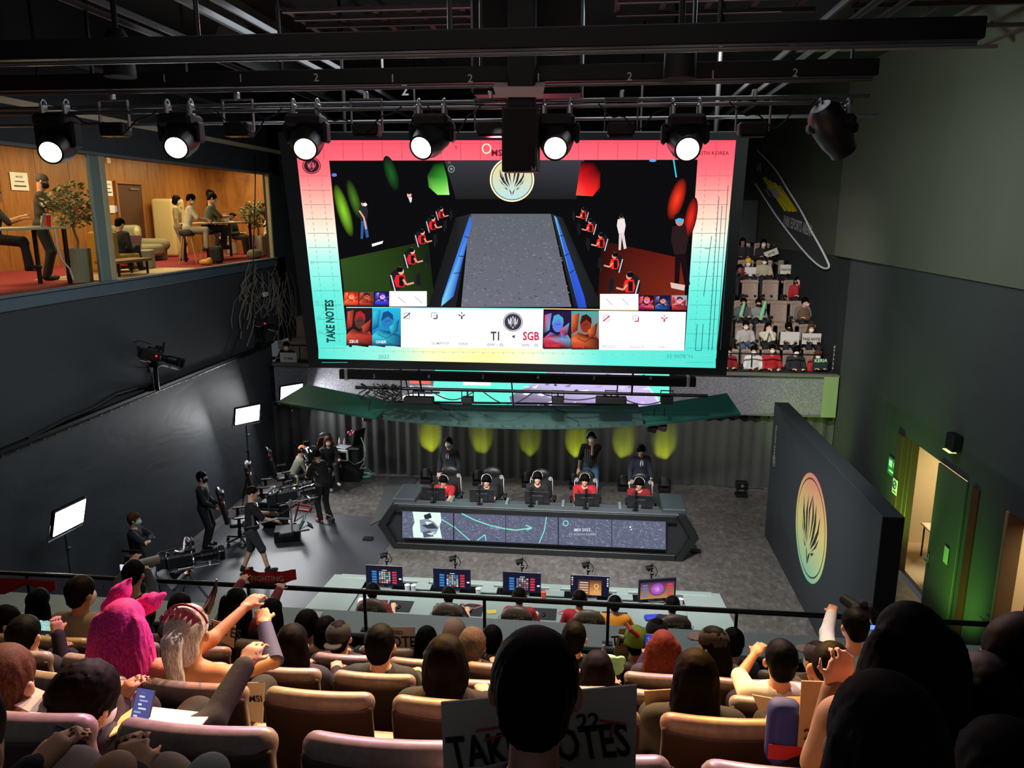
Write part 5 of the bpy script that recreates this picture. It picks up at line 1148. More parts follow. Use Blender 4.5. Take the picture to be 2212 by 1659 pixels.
t = thing('floor_camera', 'small black lamp unit on the floor at the right end of the back wall', 'stage light', (PZ(1590, 1050).x, 19.4, 0)); MB().box((0, 0, .3), (.3, .2, .2), .02).box((0, 0, .03), (.3, .3, .06), .01).box((-.1, 0, .15), (.03, .06, .2)).box((.1, 0, .15), (.03, .06, .2)).build('housing', BLK, t); MB().ball((0, -.1, .3), .05).build('lens', STEEL, t)
for i, (pts, r_c, c, lb) in enumerate((([(800, 1020), (840, 1018), (880, 1024), (900, 1034), (870, 1030)], .02, '16171a', 'black cable heap on the floor left of the uplights'), ([(780, 1026), (820, 1020), (860, 1018)], .012, 'a8b8a8', 'pale cable running along the back wall floor'), ([(905, 1048), (880, 1075), (850, 1105), (820, 1135)], .03, '202224', 'flat black cable strip running to the left end of the rear desk'), ([(1450, 1045), (1520, 1046), (1580, 1052), (1650, 1056)], .014, '101012', 'thin black cable along the floor right of the uplights'))):
    tag(MB().tube([PZ(x, y, r_c) for x, y in pts], r_c, 6).build('floor_cable', mat('cable_' + c, c, .6), None, True, True), lb, 'cable')
w0 = [PZ(*q) for q in ((842, 1030), (905, 1032), (850, 1110), (800, 1136))]
tag(MB().add([v + Vector((0, 0, .004)) for v in w0] + [v + Vector((0, 0, .02)) for v in w0], [(3, 2, 1, 0), (4, 5, 6, 7), (0, 1, 5, 4), (1, 2, 6, 5), (2, 3, 7, 6), (3, 0, 4, 7)]).build('cable_mat', mat('mat_grey', '3c403e', .7), None, True), 'grey cable ramp mat beside the left end of the rear desk', 'mat')
p = PZ(835, 1138); tag(MB().tube([(p.x + .16 * math.cos(a) * (1 - a * .01), p.y + .16 * math.sin(a), .02 + a * .004) for a in np.linspace(0, 25, 70)], .014, 5).build('cable_coil', STEEL, None, True, True), 'coiled cable on the floor at the left foot of the rear desk', 'cable')
for px, py, lb in ((1503, 1192, 'small floor socket box right of the rear desk'), (795, 1165, 'small floor plate left of the rear desk')):
    p = PZ(px, py); tag(MB().box((p.x, p.y, .02), (.22, .16, .04), .008).build('floor_socket', BLKM if '1503' else BLK, None, True), lb, 'socket')
# ---------------- front desk
d2 = thing('player_desk', 'wide grey stage desk nearest the balcony, with dark recesses and monitors', 'desk', (-1.15, 11.8, 0))
GT = mat('desk_grey_top', '8f9c98', .4, var=.05, vscale=3)
X0, X1 = -4.5, 2.2
MB().box((-1.15, 11.6, .7), (5.9, 1.06, .04), .006).build('work_top', GT, d2, True)
MB().box((-1.15, 12.45, .74), (6.6, .14, .06), .008).build('rear_rim', GT, d2, True)
MB().box((-1.15, 12.28, .38), (6.0, .26, .06)).box((-1.15, 12.4, .36), (6.3, .05, .7)).build('cable_trough', mat('trough_black', '08090a', .7), d2, True)
for sx, x in ((-1, -4.32), (1, 2.02)):
    m = MB(); m.add([(x - .38, 10.9, .76), (x + .38, 10.9, .76), (x + .38 - (sx > 0) * .12, 12.5, .76), (x - .38 + (sx < 0) * .12, 12.5, .76), (x - .3, 10.95, 0), (x + .3, 10.95, 0), (x + .25, 12.45, 0), (x - .25, 12.45, 0)], [(0, 1, 2, 3), (7, 6, 5, 4), (4, 5, 1, 0), (5, 6, 2, 1), (6, 7, 3, 2), (7, 4, 0, 3)])
    m.build('end_block', [GT, SLATE], d2, True).data.polygons.foreach_set('material_index', [0] + [1] * 5)
for i in range(4):
    x = -3.0 + i * 1.17 + .1; MB().box((x, 12.36, .765), (.2, .16, .025), .004).box((x, 12.2, .76), (.34, .18, .03), .004).build('bracket_plate', GT, d2, True)
def draft_screen(kind):
    def f(t, w_, h_, z0):
        rr = random.Random(kind * 7 + 1)
        C = Canvas(lambda x, y, L=0: Vector((-w_ / 2 + x * w_, -.0136 - .0004 * L, z0 + h_ - y * h_)))
        C.rect(.015, .02, .985, .98, '1a1b30')
        if kind in (0, 1, 2):
            for r in range(6):
                for c in range(5): x, y = .36 + c * .065, .3 + r * .1; C.rect(x, y, x + .05, y + .08, rr.choice(('c8a878', '6878b0', 'b05040', '8ac0c8', 'd8d0e0', '504880')), 2)
            for r in range(5): C.rect(.17, .28 + r * .13, .3, .37 + r * .13, '3a80c8', 2); C.rect(.72, .28 + r * .13, .84, .37 + r * .13, 'c83a4a', 2)
            C.rect(.45, .22, .58, .25, 'd8e0e8'); C.rect(.9, .6, .97, .68, 'e8e8f0')
        elif kind == 3:
            C.rect(.2, .2, .8, .95, ('2a2430', 'a86a38')); C.rect(.5, .22, .8, .95, ('6a3420', 'e8a860'))
            for r in range(5): C.rect(.24, .32 + r * .12, .46, .38 + r * .12, 'd8b8a8', 4)
            C.ring(.67, .5, .05, .1, .02, 'f8d8a0'); C.line([(.67, .6), (.6, .8), (.74, .8), (.67, .6)], .02, 'f0c080')
            for r in range(4):
                for x in (.03, .94): C.rect(x, .1 + r * .11, x + .035, .17 + r * .11, rr.choice(('e8e8f0', 'e07868', 'a0b8e8')), 8)
        else:
            C.rect(.05, .15, .95, .95, ('4a2848', 'b88a50')); C.glow(.5, .5, .22, .32, 'e890e0', '6a3070'); C.line([(.4, .4), (.55, .3), (.6, .6), (.45, .7), (.4, .5)], .03, '8a58e8')
            for r in range(5): C.rect(.1, .25 + r * .13, .24, .33 + r * .13, '6878b8', 9); C.rect(.76, .25 + r * .13, .9, .33 + r * .13, 'd84858', 9)
        C.build('display', screen_mat('screen_monitor', 1.0), t)
    return f
PX2 = (836, 980, 1129, 1274, 1418); POS2 = ('far left', 'second from left', 'middle', 'second from right', 'far right')
for i, px in enumerate(PX2):
    p = PY(px, 1262, 12.3); tx = p.x
    monitor('black monitor showing a game draft board, %s place of the front desk' % POS2[i] if i < 3 else 'black monitor showing an orange game page, second from right on the front desk' if i == 3 else 'black monitor turned aside with a purple game picture, far right of the front desk', (tx, 12.15, .72), (0, 0, 0, 0, R(14))[i], 'monitors on the front desk', draft_screen(i), .66, .38, .06)
    t = thing('camera_stand', 'webcam and microphone on a pole behind the %s monitor of the front desk' % POS2[i], 'camera', (PY((838, 985, 1128, 1270, 1407)[i], 1230, 12.5).x, 12.43, .77), 0, 'camera poles along the front desk')
    MB().cyl((0, 0, 0), (0, 0, .42), .014, n=8).box((0, 0, .2), (.05, .05, .06), .01).box((.01, 0, .34), (.06, .05, .05), .01).build('pole', BLKM, t)
    MB().box((-.04, -.02, .45), (.12, .07, .06), .012, rot=(.2, 0, .3)).cyl((-.05, -.05, .45), (-.06, -.09, .44), .03, n=12).build('camera_body', BLK, t)
    MB().tube([(.07, 0, .3), (.1, 0, .38), (.06, 0, .46), (-.02, 0, .5), (-.12, -.01, .47)], .008, 6).build('cable', RUB, t)
    MB().ball((.0, .0, .5), (.03, .03, .03)).build('microphone', BLKM, t)
    t = thing('keyboard', 'dark keyboard in front of the %s monitor of the front desk' % POS2[i], 'keyboard', (tx, 11.62, .722), .05, 'keyboards on the front desk')
    MB().box((0, 0, .012), (.36, .14, .02), .005).build('case', BLK, t); kk = MB()
    for a in range(12):
        for b in range(4): kk.box((-.16 + a * .029, -.045 + b * .03, .026), (.024, .024, .01), .003)
    kk.build('keys', mat('keys_grey', '3a3c42', .5), t)
    tag(MB().box((tx + .42, 11.55, .7235), (.42, .38, .006), .002).build('mouse_mat', mat('mouse_mat', '232426', .8), None, True), 'black mouse mat right of the %s keyboard of the front desk' % POS2[i], 'mouse mat', 'mouse mats on the front desk')
    t = thing('gaming_mouse', 'mouse on the mat at the %s place of the front desk' % POS2[i], 'mouse', (tx + .42, 11.5, .727), 0, 'mice on the front desk'); npmesh('body', *sdf([('e', (0, 0, .018), (.032, .058, .02), None)], .007), PLAS, t)
CH2 = (808, 968, 1118, 1275, 1455)
for i, px in enumerate(CH2):
    p = PY(px, 1300, 10.6); _g = gaming_chair('brown backed gaming chair with gold logos, %s place of the front desk' % POS2[i], (p.x, 10.87, 0), (0, .04, 0, -.03, .06)[i], '5a463a', 'chairs of the front desk team', 'f4e4b4', H=1.28); _g.scale = (1.13,) * 3
def p2(px, py, label, Y=11.08, **kw):
    hd = PY(px, py, Y); d = dict(mode='sit', seat=.45, h=.014, hair='short', shirt='a82026', sleeve=.5, trousers='15151a', headset='2a2a2e', hl=(-.18, .42, .8), hr=(.25, .46, .8)); d.update(kw)
    return person(label, (hd.x, 10.9, 0), s=1.06, head=(0, Y - 10.9, hd.z), **d)
p2(806, 1276, 'player seen from behind in a red jersey, far left of the front desk'); p2(970, 1285, 'player seen from behind, second from left of the front desk', shirt='1c1c20'); p2(1122, 1287, 'player seen from behind in red with a drink cup near, middle of the front desk'); p2(1252, 1293, 'player seen from behind, partly hidden by the orange jacket, at the front desk', shirt='a82026')
p2(1328, 1303, 'person in a bright orange jacket with headphones at the front desk', Y=11.05, shirt='f0901c', sleeve=1., headset='c8c8c8'); p2(1452, 1305, 'player seen from behind in dark clothes, far right of the front desk', shirt='1c1c20')
for i, (px, py, c, lb) in enumerate(((880, 1278, 'd8d8dc', 'steel cup right of the far left monitor on the front desk'), (893, 1276, 'c8c8cc', 'second steel cup right of the far left monitor on the front desk'), (1033, 1283, 'd0d0d0', 'cup right of the second monitor on the front desk'), (1174, 1300, 'e0604a', 'red drink cup right of the middle monitor on the front desk'), (1470, 1302, 'c8c8cc', 'cup right of the far right monitor on the front desk'))):
    p = PY(px, py, 12.0); tag(MB().lathe([(0, 0), (.035, 0), (.045, .16), (.05, .165), (.0, .17)]).build('cup', mat('cup_' + c, c, .3), None, False, True), lb, 'cup', None).location = (p.x, 12.0, .722)
for px, py, sz, c, lb in ((790, 1305, (.26, .2, .1), 'e8e4e0', 'crumpled white paper bag at the left end of the front desk'), (1062, 1320, (.16, .12, .012), 'd8b84a', 'yellow note card on the front desk right of the second chair'), (1228, 1330, (.16, .2, .03), 'd05858', 'red and white box on the front desk left of the fourth chair'), (1412, 1335, (.3, .14, .06), '2c3cc0', 'bright blue bag left of the far right chair'), (1497, 1347, (.26, .2, .02), '8ac878', 'green mat right of the far right chair')):
    p = PZ(px, py, .74); o = tag(MB().box((0, 0, sz[2] / 2), sz, min(.02, sz[2] * .4)).build('desk_item', mat('item_' + c, c, .6), None), lb, 'item'); o.location = (p.x, p.y, .722); o.rotation_euler.z = .2
    o.name = {'e8e4e0': 'paper_bag', 'd8b84a': 'note_card', 'd05858': 'small_box', '2c3cc0': 'soft_bag', '8ac878': 'green_mat'}[c]
for i, (px, py) in enumerate(((1020, 1308), (1228, 1322))):
    p = PZ(px, py, .74); tag(MB().tube([(p.x + .16 * math.cos(a) + .03 * math.sin(3 * a), p.y + .08 * math.sin(a), .735) for a in np.linspace(0, 11, 30)], .008, 5).build('pink_cable', mat('cable_pink', 'e0888a', .5), None, True, True), ('tangled pink cable right of the second chair of the front desk', 'tangled pink cable left of the fourth chair of the front desk')[i], 'cable')
# white tray at the balcony cap
# ---------------- left side crew
gaming_chair('empty black and red gaming chair beside the standing man in black', (-7.75, 15.3, 0), R(-62), '15161a', 'black and red crew chairs', None, True, H=1.35)
gaming_chair('black and red gaming chair under the middle light panel, draped with a jacket', (-8.0, 17.2, 0), R(-75), '20241f', 'black and red crew chairs', None, True, H=1.3)
gaming_chair('black and red gaming chair behind the person in the orange beanie', (-7.95, 18.3, 0), R(-55), '15161a', 'black and red crew chairs', None, True, H=1.35)
gaming_chair('black and red gaming chair carrying the woman with brown hair', (-7.1, 19.2, 0), R(200), '15161a', 'black and red crew chairs', None, True, H=1.35)
def softlight(label, px, py, Xp, base, aim, tz, w_=.62, h_=.42):
    c = PX(px, py, Xp); t = thing('light_panel', label, 'studio light', (c.x, c.y, 0), 0, 'white light panels on tripods')
    loc = Vector((0, 0, c.z)); d = Vector(aim) - Vector((c.x, c.y, c.z)); q = d.to_track_quat('Z', 'Y').to_matrix().to_4x4()
    mm = Matrix.Translation(loc) @ q
    h1 = MB(); h1.m = mm; h1.box((0, 0, -.04), (w_ + .06, h_ + .06, .07), .02); h1.build('housing', BLKM, t)
    l1 = MB(); l1.m = mm; l1.box((0, 0, .0), (w_, h_, .012), .004); l1.build('diffuser', emis('panel_glow', 'ffffff', 16), t)
    y_ = MB(); y_.m = mm; y_.tube([(-w_ / 2 - .05, 0, -.04), (-w_ / 2 - .05, -h_ / 2 - .1, -.05), (w_ / 2 + .05, -h_ / 2 - .1, -.05), (w_ / 2 + .05, 0, -.04)], .014, 6); y_.build('yoke', STEEL, t)
    b_ = mm @ Vector((0, -h_ / 2 - .1, -.05))
    MB().cyl((b_.x, b_.y, .75), (b_.x, b_.y, b_.z), .018, n=8).cyl((b_.x, b_.y, .35), (b_.x, b_.y, 1.4), .025, n=8).lathe([(.0, 0), (.04, 0), (.04, .07), (0, .07)], (b_.x, b_.y, 1.38), 10).box((b_.x + .03, b_.y, b_.z - .25), (.07, .05, .05), .01).build('pole', mat('pole_grey', '2c2e32', .35, metal=.5), t)
    for a in (.4, 2.5, 4.6): MB().tube([(b_.x, b_.y, 1.0), (b_.x + .5 * math.cos(a), b_.y + .5 * math.sin(a), .015)], .013, 6).build('leg', BLKM, t)
    ln = light('AREA', 'panel_light', tuple(mm @ Vector((0, 0, .02)) + Vector((c.x, c.y, 0))), aim, 95, (.97, .98, 1), w_, h_)
    ln.location = Vector((c.x, c.y, 0)) + (mm @ Vector((0, 0, .02)))
softlight('glaring light panel on a tripod nearest the balcony, by the left wall', 151, 1118, -8.25, None, (-3.8, 10.2, 1.2), 0)
softlight('glaring light panel on a tripod behind the draped crew chair', 535, 896, -8.35, None, (-3.0, 13.3, .6), 0)
softlight('glaring light panel nearest the back corner, half behind the canopy tip', 630, 848, -8.1, None, (-2.5, 14.5, .6), 0)
def bigcam(t, m4, s=1., hood=True, shoulder=False):
    """broadcast camera, lens along +Y"""
    b = MB(); b.m = m4; b.box((0, -.05, 0), (.13, .36, .18), .02).box((0, -.3, 0), (.12, .14, .2), .02).box((0, .0, .13), (.05, .26, .03), .01).box((0, .12, .11), (.03, .03, .06)).box((0, -.12, .11), (.03, .03, .06)); b.build('camera_body', mat('camera_black', '17181a', .3), t)
    l = MB(); l.m = m4 @ Matrix.Rotation(R(-90), 4, 'X'); l.lathe([(0, .12), (.055, .12), (.06, .2), (.075, .22), (.08, .36), (.07, .37), (.085, .4), (.09, .42), (0, .41)], (0, 0, 0), 16); l.box((0, 0, .47), (.2, .15, .08), .015); l.build('lens', mat('lens_black', '0e0f11', .15), t)
    v = MB(); v.m = m4; v.cyl((-.07, .05, .08), (-.16, .1, .14), .015).lathe([(.03, -.08), (.035, .02), (.02, .08)], (-.18, .06, .14), 10, Matrix.Rotation(R(90), 4, 'X')); v.box((-.02, .1, .23), (.14, .03, .1), .01); v.build('viewfinder', BLK, t)
    k_ = MB(); k_.m = m4; k_.tube([(0, -.36, .0), (.1, -.45, .1), (.14, -.3, .22), (.06, -.1, .2)], .01, 6).tube([(0, -.36, -.05), (.12, -.4, -.15), (.1, -.2, -.25), (.04, 0, -.2)], .009, 6); k_.build('cable', RUB, t)
    r_ = MB(); r_.m = m4; r_.cyl((-.05, -.2, -.13), (-.05, .45, -.13), .008).cyl((.05, -.2, -.13), (.05, .45, -.13), .008).box((0, .3, -.13), (.16, .04, .05), .01).box((0, 0, -.11), (.14, .2, .03), .008).box((.12, .1, .02), (.09, .02, .07), .01); r_.build('rod_rig', STEEL, t)
# pedestal camera with wheels
c0 = PZ(655, 1130); px_ = (c0.x + .12, c0.y + .3)
t = thing('camera_tripod', 'broadcast camera on a wheeled black tripod, operator standing beside it', 'camera', (px_[0], px_[1], 0))
for i, (pxl, pyl) in enumerate(((636, 1140), (722, 1130), (655, 1110))):
    f = PZ(pxl, pyl); v = Vector((f.x - px_[0], f.y - px_[1], 0)); v = v.normalized() * .62 if i < 2 else Vector((-.1, .62, 0))
    MB().tube([(0, 0, 1.35), (v.x * .5, v.y * .5, .8), (v.x, v.y, .14)], [.028, .026, .02], 8).box((v.x * .5, v.y * .5, .8), (.07, .07, .1), .01).build('leg', BLKM, t)
    MB().cyl((v.x * .25, v.y * .25, .2), (v.x, v.y, .15), .018, n=8).build('spreader', STEEL, t)
    MB().cyl((v.x - .025, v.y, .06), (v.x + .025, v.y, .06), .06, n=16).build('wheel', RUB, t)
MB().lathe([(.05, 1.33), (.08, 1.36), (.06, 1.42), (.07, 1.46), (0, 1.48)], n=14).cyl((0, 0, 1.44), (.35, -.4, 1.25), .012).build('fluid_head', BLKM, t)
bigcam(t, Matrix.Translation((0, 0, 1.63)) @ Matrix.Rotation(R(28), 4, 'Z') @ Matrix.Rotation(R(-6), 4, 'X'))
person('standing camera operator in black with a wired headset and orange soled shoes', (PZ(702, 1126).x, PZ(702, 1126).y, 0), R(52), s=1.02, shirt='141416', sleeve=.4, trousers='101114', shoes='b86a48', hair='buzz', hc='dark', headset='2a2a2c', h=.015, head=(0, .22, 1.6), look=(0, .2), hl=(-.12, .42, 1.3), hr=(.12, .4, 1.25), eyes=False)
# steadicam operator
sp_ = PZ(548, 1238)
person('tattooed camera operator in black shorts and a body harness, walking with a stabiliser camera', (sp_.x, sp_.y, 0), R(-60), s=1.06, shirt='111114', sleeve=.45, trousers='2c3034', leg=.55, shoes='16161a', hair='buzz', hc='dark', h=.013, fl=(-.12, -.18, .09), fr=(.12, .28, .09), hl=(-.1, .45, 1.2), hr=(.16, .48, 1.12), look=(-.2, .2), skin='d8a888', head=(0, .1, 1.72))
vt = thing('body_harness', 'black and chrome camera harness worn by the operator in shorts', 'harness', (sp_.x, sp_.y, 0), R(-60))
npmesh('vest', *sdf([(('b', (0, .16, 1.3), (.13, .035, .17), None, .03), .02), (('c', (-.13, .02, 1.46), (-.13, .17, 1.4), .035, .03), .02), (('c', (.13, .02, 1.46), (.13, .17, 1.4), .035, .03), .02), (('b', (0, .02, 1.05), (.19, .15, .05), None, .03), .02)], .015), mat('harness', '1a1b1e', .25), vt)
MB().box((.17, .05, 1.2), (.03, .05, .26), .01).box((-.17, .05, 1.2), (.03, .05, .26), .01).cyl((.1, .2, 1.1), (.3, .5, 1.22), .022).cyl((.3, .5, 1.22), (.12, .78, 1.1), .022).build('support_arm', STEEL, vt)
t = thing('stabiliser_camera', 'large bristling camera on a stabiliser post with a small lit monitor', 'camera', (sp_.x, sp_.y, 0), R(-60))
bigcam(t, Matrix.Translation((.12, .8, 1.62)) @ Matrix.Rotation(R(14), 4, 'Z') @ Matrix.Scale(1.25, 4))
MB().cyl((.12, .8, .75), (.12, .8, 1.45), .02, n=10).build('post', STEEL, t)
MB().box((.12, .68, .78), (.14, .28, .1), .02).box((.12, 1.0, .8), (.05, .3, .03), .01).build('battery_sled', BLK, t)
m_ = MB(); m_.box((.12, 1.15, .9), (.22, .03, .15), .01, rot=(.9, 0, 0)); mo = m_.build('small_monitor', BLK, t); MB().box((.12, 1.14, .915), (.19, .006, .12), 0, rot=(.9, 0, 0)).build('display', emis('small_display', '80d8f0', 1.5), mo)
r_ = random.Random(8)
for i in range(18): MB().box((.12 + r_.uniform(-.18, .18), .8 + r_.uniform(-.35, .35), 1.62 + r_.uniform(-.18, .26)), (r_.uniform(.03, .1), r_.uniform(.03, .1), r_.uniform(.02, .07)), .006, rot=(r_.random(), r_.random(), r_.random())).build('accessory', mat('gear_silver', '7c7e84', .25, metal=.6), t)
# seated crew
person('person in an orange beanie and grey green hoodie, sitting and looking at a phone', (-7.65, 18.15, 0), R(-55), mode='sit', hat=('beanie', 'f06418'), shirt='7c7c6c', sleeve=.95, trousers='1c1c22', shoes='d8d4cc', head=(0, .3, 1.18), look=(0, .6), hl=(-.1, .42, .85), hr=(.1, .45, .88), hair='short', hc='dark', h=.015, mask='e8eef2')
person('woman with long brown hair and white mask, seated cross legged against the back corner', (-7.0, 19.1, 0), R(215), mode='sit', hair='long', hc='brown', shirt='1b1b20', sleeve=.9, trousers='16161a', shoes='c8b8a4', mask='f4f4f4', eyes=True, h=.015, hl=(-.18, .4, .8), hr=(.2, .38, .75), fl=(-.05, .6, .25), fr=(.12, .5, .09))
person('guard in a black shirt and black mask standing with folded hands by the left wall', (-8.35, 14.95, 0), R(-80), s=1.0, shirt='1a1c1c', sleeve=1., trousers='16171b', hair='short', mask='101012', eyes=True, h=.015, hl=(-.06, .26, .98), hr=(.08, .27, .95), skin='d8a484')
q_ = PZ(300, 1275); person('man in black with a blue medical mask and crossed arms in the dark left corner', (-8.45, 12.6, 0), R(-75), s=1.0, shirt='15161a', trousers='15161a', hair='side', hc='brown', mask='a8e0ee', eyes=True, h=.015, hl=(.1, .26, 1.22), hr=(-.1, .24, 1.18), poleL=(-1, .3, -.3), poleR=(1, .3, -.3), skin='e8b898')
# low camera rig in the corner with its operator
q_ = PX(400, 1208, -7.1)
t = thing('camera_tripod', 'broadcast camera covered in cables at the lower left, near the handrail', 'camera', (q_.x, q_.y, 0))
bigcam(t, Matrix.Translation((0, 0, q_.z)) @ Matrix.Rotation(R(-58), 4, 'Z') @ Matrix.Scale(1.3, 4))
for i, a in enumerate((.3, 2.4, 4.5)): MB().tube([(0, 0, q_.z - .22), (.55 * math.cos(a), .55 * math.sin(a), .02)], .022, 8).build('leg', mat('leg_grey', '5a6468', .4), t)
MB().lathe([(.0, -.3), (.06, -.3), (.08, -.22), (.05, -.17), (0, -.17)], (0, 0, q_.z), 12).build('fluid_head', BLKM, t)
w_ = MB()
for i in range(5): w_.tube([(.12 * math.cos(i + j * .8), .3 * math.sin(i * .7 + j * .5), q_.z + .1 + .09 * j * (1 - j * .12)) for j in range(6)], .012, 6)
w_.build('loose_wires', mat('wire_pale', 'b8a8b0', .4), t)
person('camera operator in a grey hoodie and headphones bent behind the cable covered camera', (q_.x - .55, q_.y - .25, 0), R(-60), s=1.0, shirt='4a4c50', trousers='16161a', hair='bob', hc='black', headset='2a2a2e', h=.015, head=(0, .3, q_.z + .02), hl=(-.05, .6, q_.z - .3), hr=(.15, .55, q_.z - .25), look=(0, .1))
# cart and clutter by the back corner
p = PZ(762, 1028); t = thing('equipment_cart', 'black draped equipment cart by the back wall with a white screen door', 'cart', (p.x, 19.55, 0))
MB().box((0, 0, .93), (.75, .5, .04), .01).box((.1, 0, .46), (.5, .42, .9), .02).build('body', mat('cart_black', '141517', .8), t)
a = MB().box((-.12, -.28, .78), (.42, .05, .32), .015).build('white_screen', WHITE, t); MB().box((-.07, -.31, .77), (.22, .01, .2)).build('display', mat('dark_glass', '1c1c22', .1), a)
tag(MB().box((p.x - .1, 19.45, .965), (.38, .3, .03), .01, rot=(0, 0, -.3)).build('laptop', mat('laptop_grey', '8a8a90', .35), None, True), 'closed grey laptop lying on the equipment cart', 'laptop')
tag(MB().box((p.x + .3, 19.6, 1.2), (.03, .4, .5), .01, rot=(0, .25, -.5)).build('tilted_monitor', BLK, None, True), 'black monitor seen edge on at the back of the equipment cart', 'monitor')
for dx, c, lb, hh in ((-.28, 'e8dcc8', 'bottle with a white cap on the equipment cart', .2), (-.14, 'c8b8c8', 'small clear bottle beside the white capped one on the cart', .18)):
    tag(MB().lathe([(0, 0), (.035, 0), (.035, hh * .6), (.015, hh * .75), (.015, hh), (0, hh)], (p.x + dx, 19.7, .95), 14).build('bottle', mat('bottle_' + c, c, .2), None, True, True), lb, 'bottle')
t = thing('flower_bunch', 'pink flowers with green leaves standing on the equipment cart', 'flowers', (p.x + .08, 19.65, .95)); s_ = MB()
for i in range(7): s_.cyl((0, 0, 0), (.07 * math.cos(i), .07 * math.sin(i), .3), .008, n=5)
s_.build('stems', mat('leaf_green', '3c6a38', .6), t); s_ = MB()
for i in range(8): s_.ball((.08 * math.cos(i * .8), .08 * math.sin(i * .8), .33 + .03 * (i % 3)), .035, 8)
s_.build('petals', mat('petal_pink', 'd86880', .6), t)
tag(MB().tube([PY(x, y, 19.35) for x, y in ((745, 975), (748, 990), (765, 1003), (780, 998), (790, 985), (786, 960), (780, 945))] , .014, 6).tube([PY(x, y, 19.4) for x, y in ((788, 950), (790, 975), (786, 1000), (778, 1012), (770, 1014), (792, 1010), (800, 1018), (796, 1028))], .014, 6).build('hanging_cable', mat('cable_a8b8a8', 'a8b8a8', .6), None, True, True), 'pale cables hanging down the side of the equipment cart', 'cable')
pz = PZ(790, 1030); tag(MB().tube([(pz.x + .17 * math.cos(a), pz.y + .17 * math.sin(a), .02 + a * .003) for a in np.linspace(0, 19, 60)], .016, 6).build('cable_coil', mat('cable_mint', '7ac8a0', .5), None, True, True), 'mint green cable coil on the floor below the cart', 'cable')
for px, lb in ((738, 'left black camera bag on the floor below the cart'), (765, 'right black camera bag on the floor below the cart')):
    pz = PZ(px, 1034); t = thing('camera_bag', lb, 'bag', (pz.x, pz.y, 0)); npmesh('body', *sdf([(('b', (0, 0, .17), (.16, .12, .16), None, .05), .02), (('b', (0, -.12, .13), (.1, .05, .09), None, .03), .02)], .018), mat('bag_black', '16171a', .7, bump=.2), t); MB().tube([(-.1, 0, .32), (-.06, 0, .38), (.06, 0, .38), (.1, 0, .32)], .012, 6).build('handle', STEEL, t)
# stool with bottles, carts by the steadicam
pz = PZ(655, 1085); t = thing('folding_stool', 'black folding stool with silver legs in front of the beanie wearer', 'stool', (pz.x, pz.y, 0)); MB().box((0, 0, .5), (.5, .4, .05), .01).build('seat', BLK, t)
for sx in (-1, 1):
    for sy in (-1, 1): MB().cyl((sx * .23, sy * .18, .48), (sx * .23, sy * .18, 0), .013, n=8).build('leg', STEEL, t)
for i, (dx, dy) in enumerate(((-.18, -.1), (-.08, -.08), (-.14, -.02))): tag(MB().lathe([(0, 0), (.035, 0), (.035, .12), (.02, .16), (.02, .2), (0, .2)], (pz.x + dx, pz.y + dy, .525), 12).build('bottle', mat('bottle_lime', 'b8c088', .3), None, True, True), ('pale green bottle at the front left of the folding stool', 'pale green bottle at the front middle of the folding stool', 'pale green bottle at the back of the folding stool')[i], 'bottle', 'bottles on the folding stool')
pz = PZ(618, 1168); t = thing('equipment_case', 'open black case lined in green beside the stabiliser camera', 'case', (pz.x, pz.y + .1, 0), .3)
MB().box((0, 0, .13), (.55, .42, .26), .015).build('body', BLK, t); MB().box((.3, .05, .28), (.03, .42, .42), .01, rot=(0, .5, 0)).build('lid', mat('case_green', '1c4a34', .5), t)
tag(MB().tube([PZ(x, y, .03) for x, y in ((590, 1096), (620, 1102), (640, 1088), (672, 1094), (668, 1104), (640, 1100))], .025, 8).build('red_tube_frame', mat('tube_red', 'b03040', .4), None, True, True), 'red tubular stand foot lying on the floor by the wheeled tripod', 'stand')
for px, py, lb in ((585, 1120, 'black wheeled rack case behind the stabiliser camera'),):
    pz = PZ(px, py + 25); t = thing('rack_case', lb, 'case', (pz.x, pz.y + .3, 0)); MB().box((0, 0, .36), (.5, .5, .58), .02).build('body', BLK, t)
    for sx in (-1, 1):
        for sy in (-1, 1): MB().cyl((sx * .19 - .02, sy * .19, .04), (sx * .19 + .02, sy * .19, .04), .04, n=12).build('wheel', RUB, t)
    for z in (.2, .35, .5): MB().box((0, -.252, z), (.4, .01, .02), .003).build('latch', STEEL, t)
# wall mounted camera rigs on the ledge
for px, py, X, lb, sc in ((335, 790, -8.7, 'black remote camera on a post on the left wall ledge', 1.5), (568, 715, -8.7, 'small black remote camera on the left wall near the corner column', 1.1)):
    q = PX(px, py, X); t = thing('remote_camera', lb, 'camera', q)
    z0 = 3.7 - q.z
    MB().cyl((0, 0, min(z0, -.3)), (0, 0, 0), .04, n=10).box((0, 0, .05), (.24, .2, .14), .02).box((-.1, 0, .0), (.05, .16, .26), .01).box((-.12, 0, min(z0, -.3) + .06), (.2, .2, .12), .02).build('mount', BLKM, t)
    bigcam(t, Matrix.Translation((0, 0, .2)) @ Matrix.Rotation(R(-60), 4, 'Z') @ Matrix.Rotation(R(-20), 4, 'X') @ Matrix.Scale(sc * .75, 4))
    MB().tube([(-.1, -.1, .1), (.1, -.3, -.2), (.05, -.2, -.45), (-.12, -.1, min(z0, -.3))], .015, 6).build('cable', RUB, t)
    MB().ball((.12, -.12, .22), .018).build('tally_light', emis('tally_red', 'ff2020', 3), t)
tag(MB().tube([PX(x, y, -8.84) for x, y in ((552, 335), (551, 420), (548, 520), (545, 620), (532, 680), (512, 735), (500, 770))], .014, 6).build('wall_cable', RUB, None, True, True), 'long black cable hanging down the left wall beside the lounge window', 'cable')
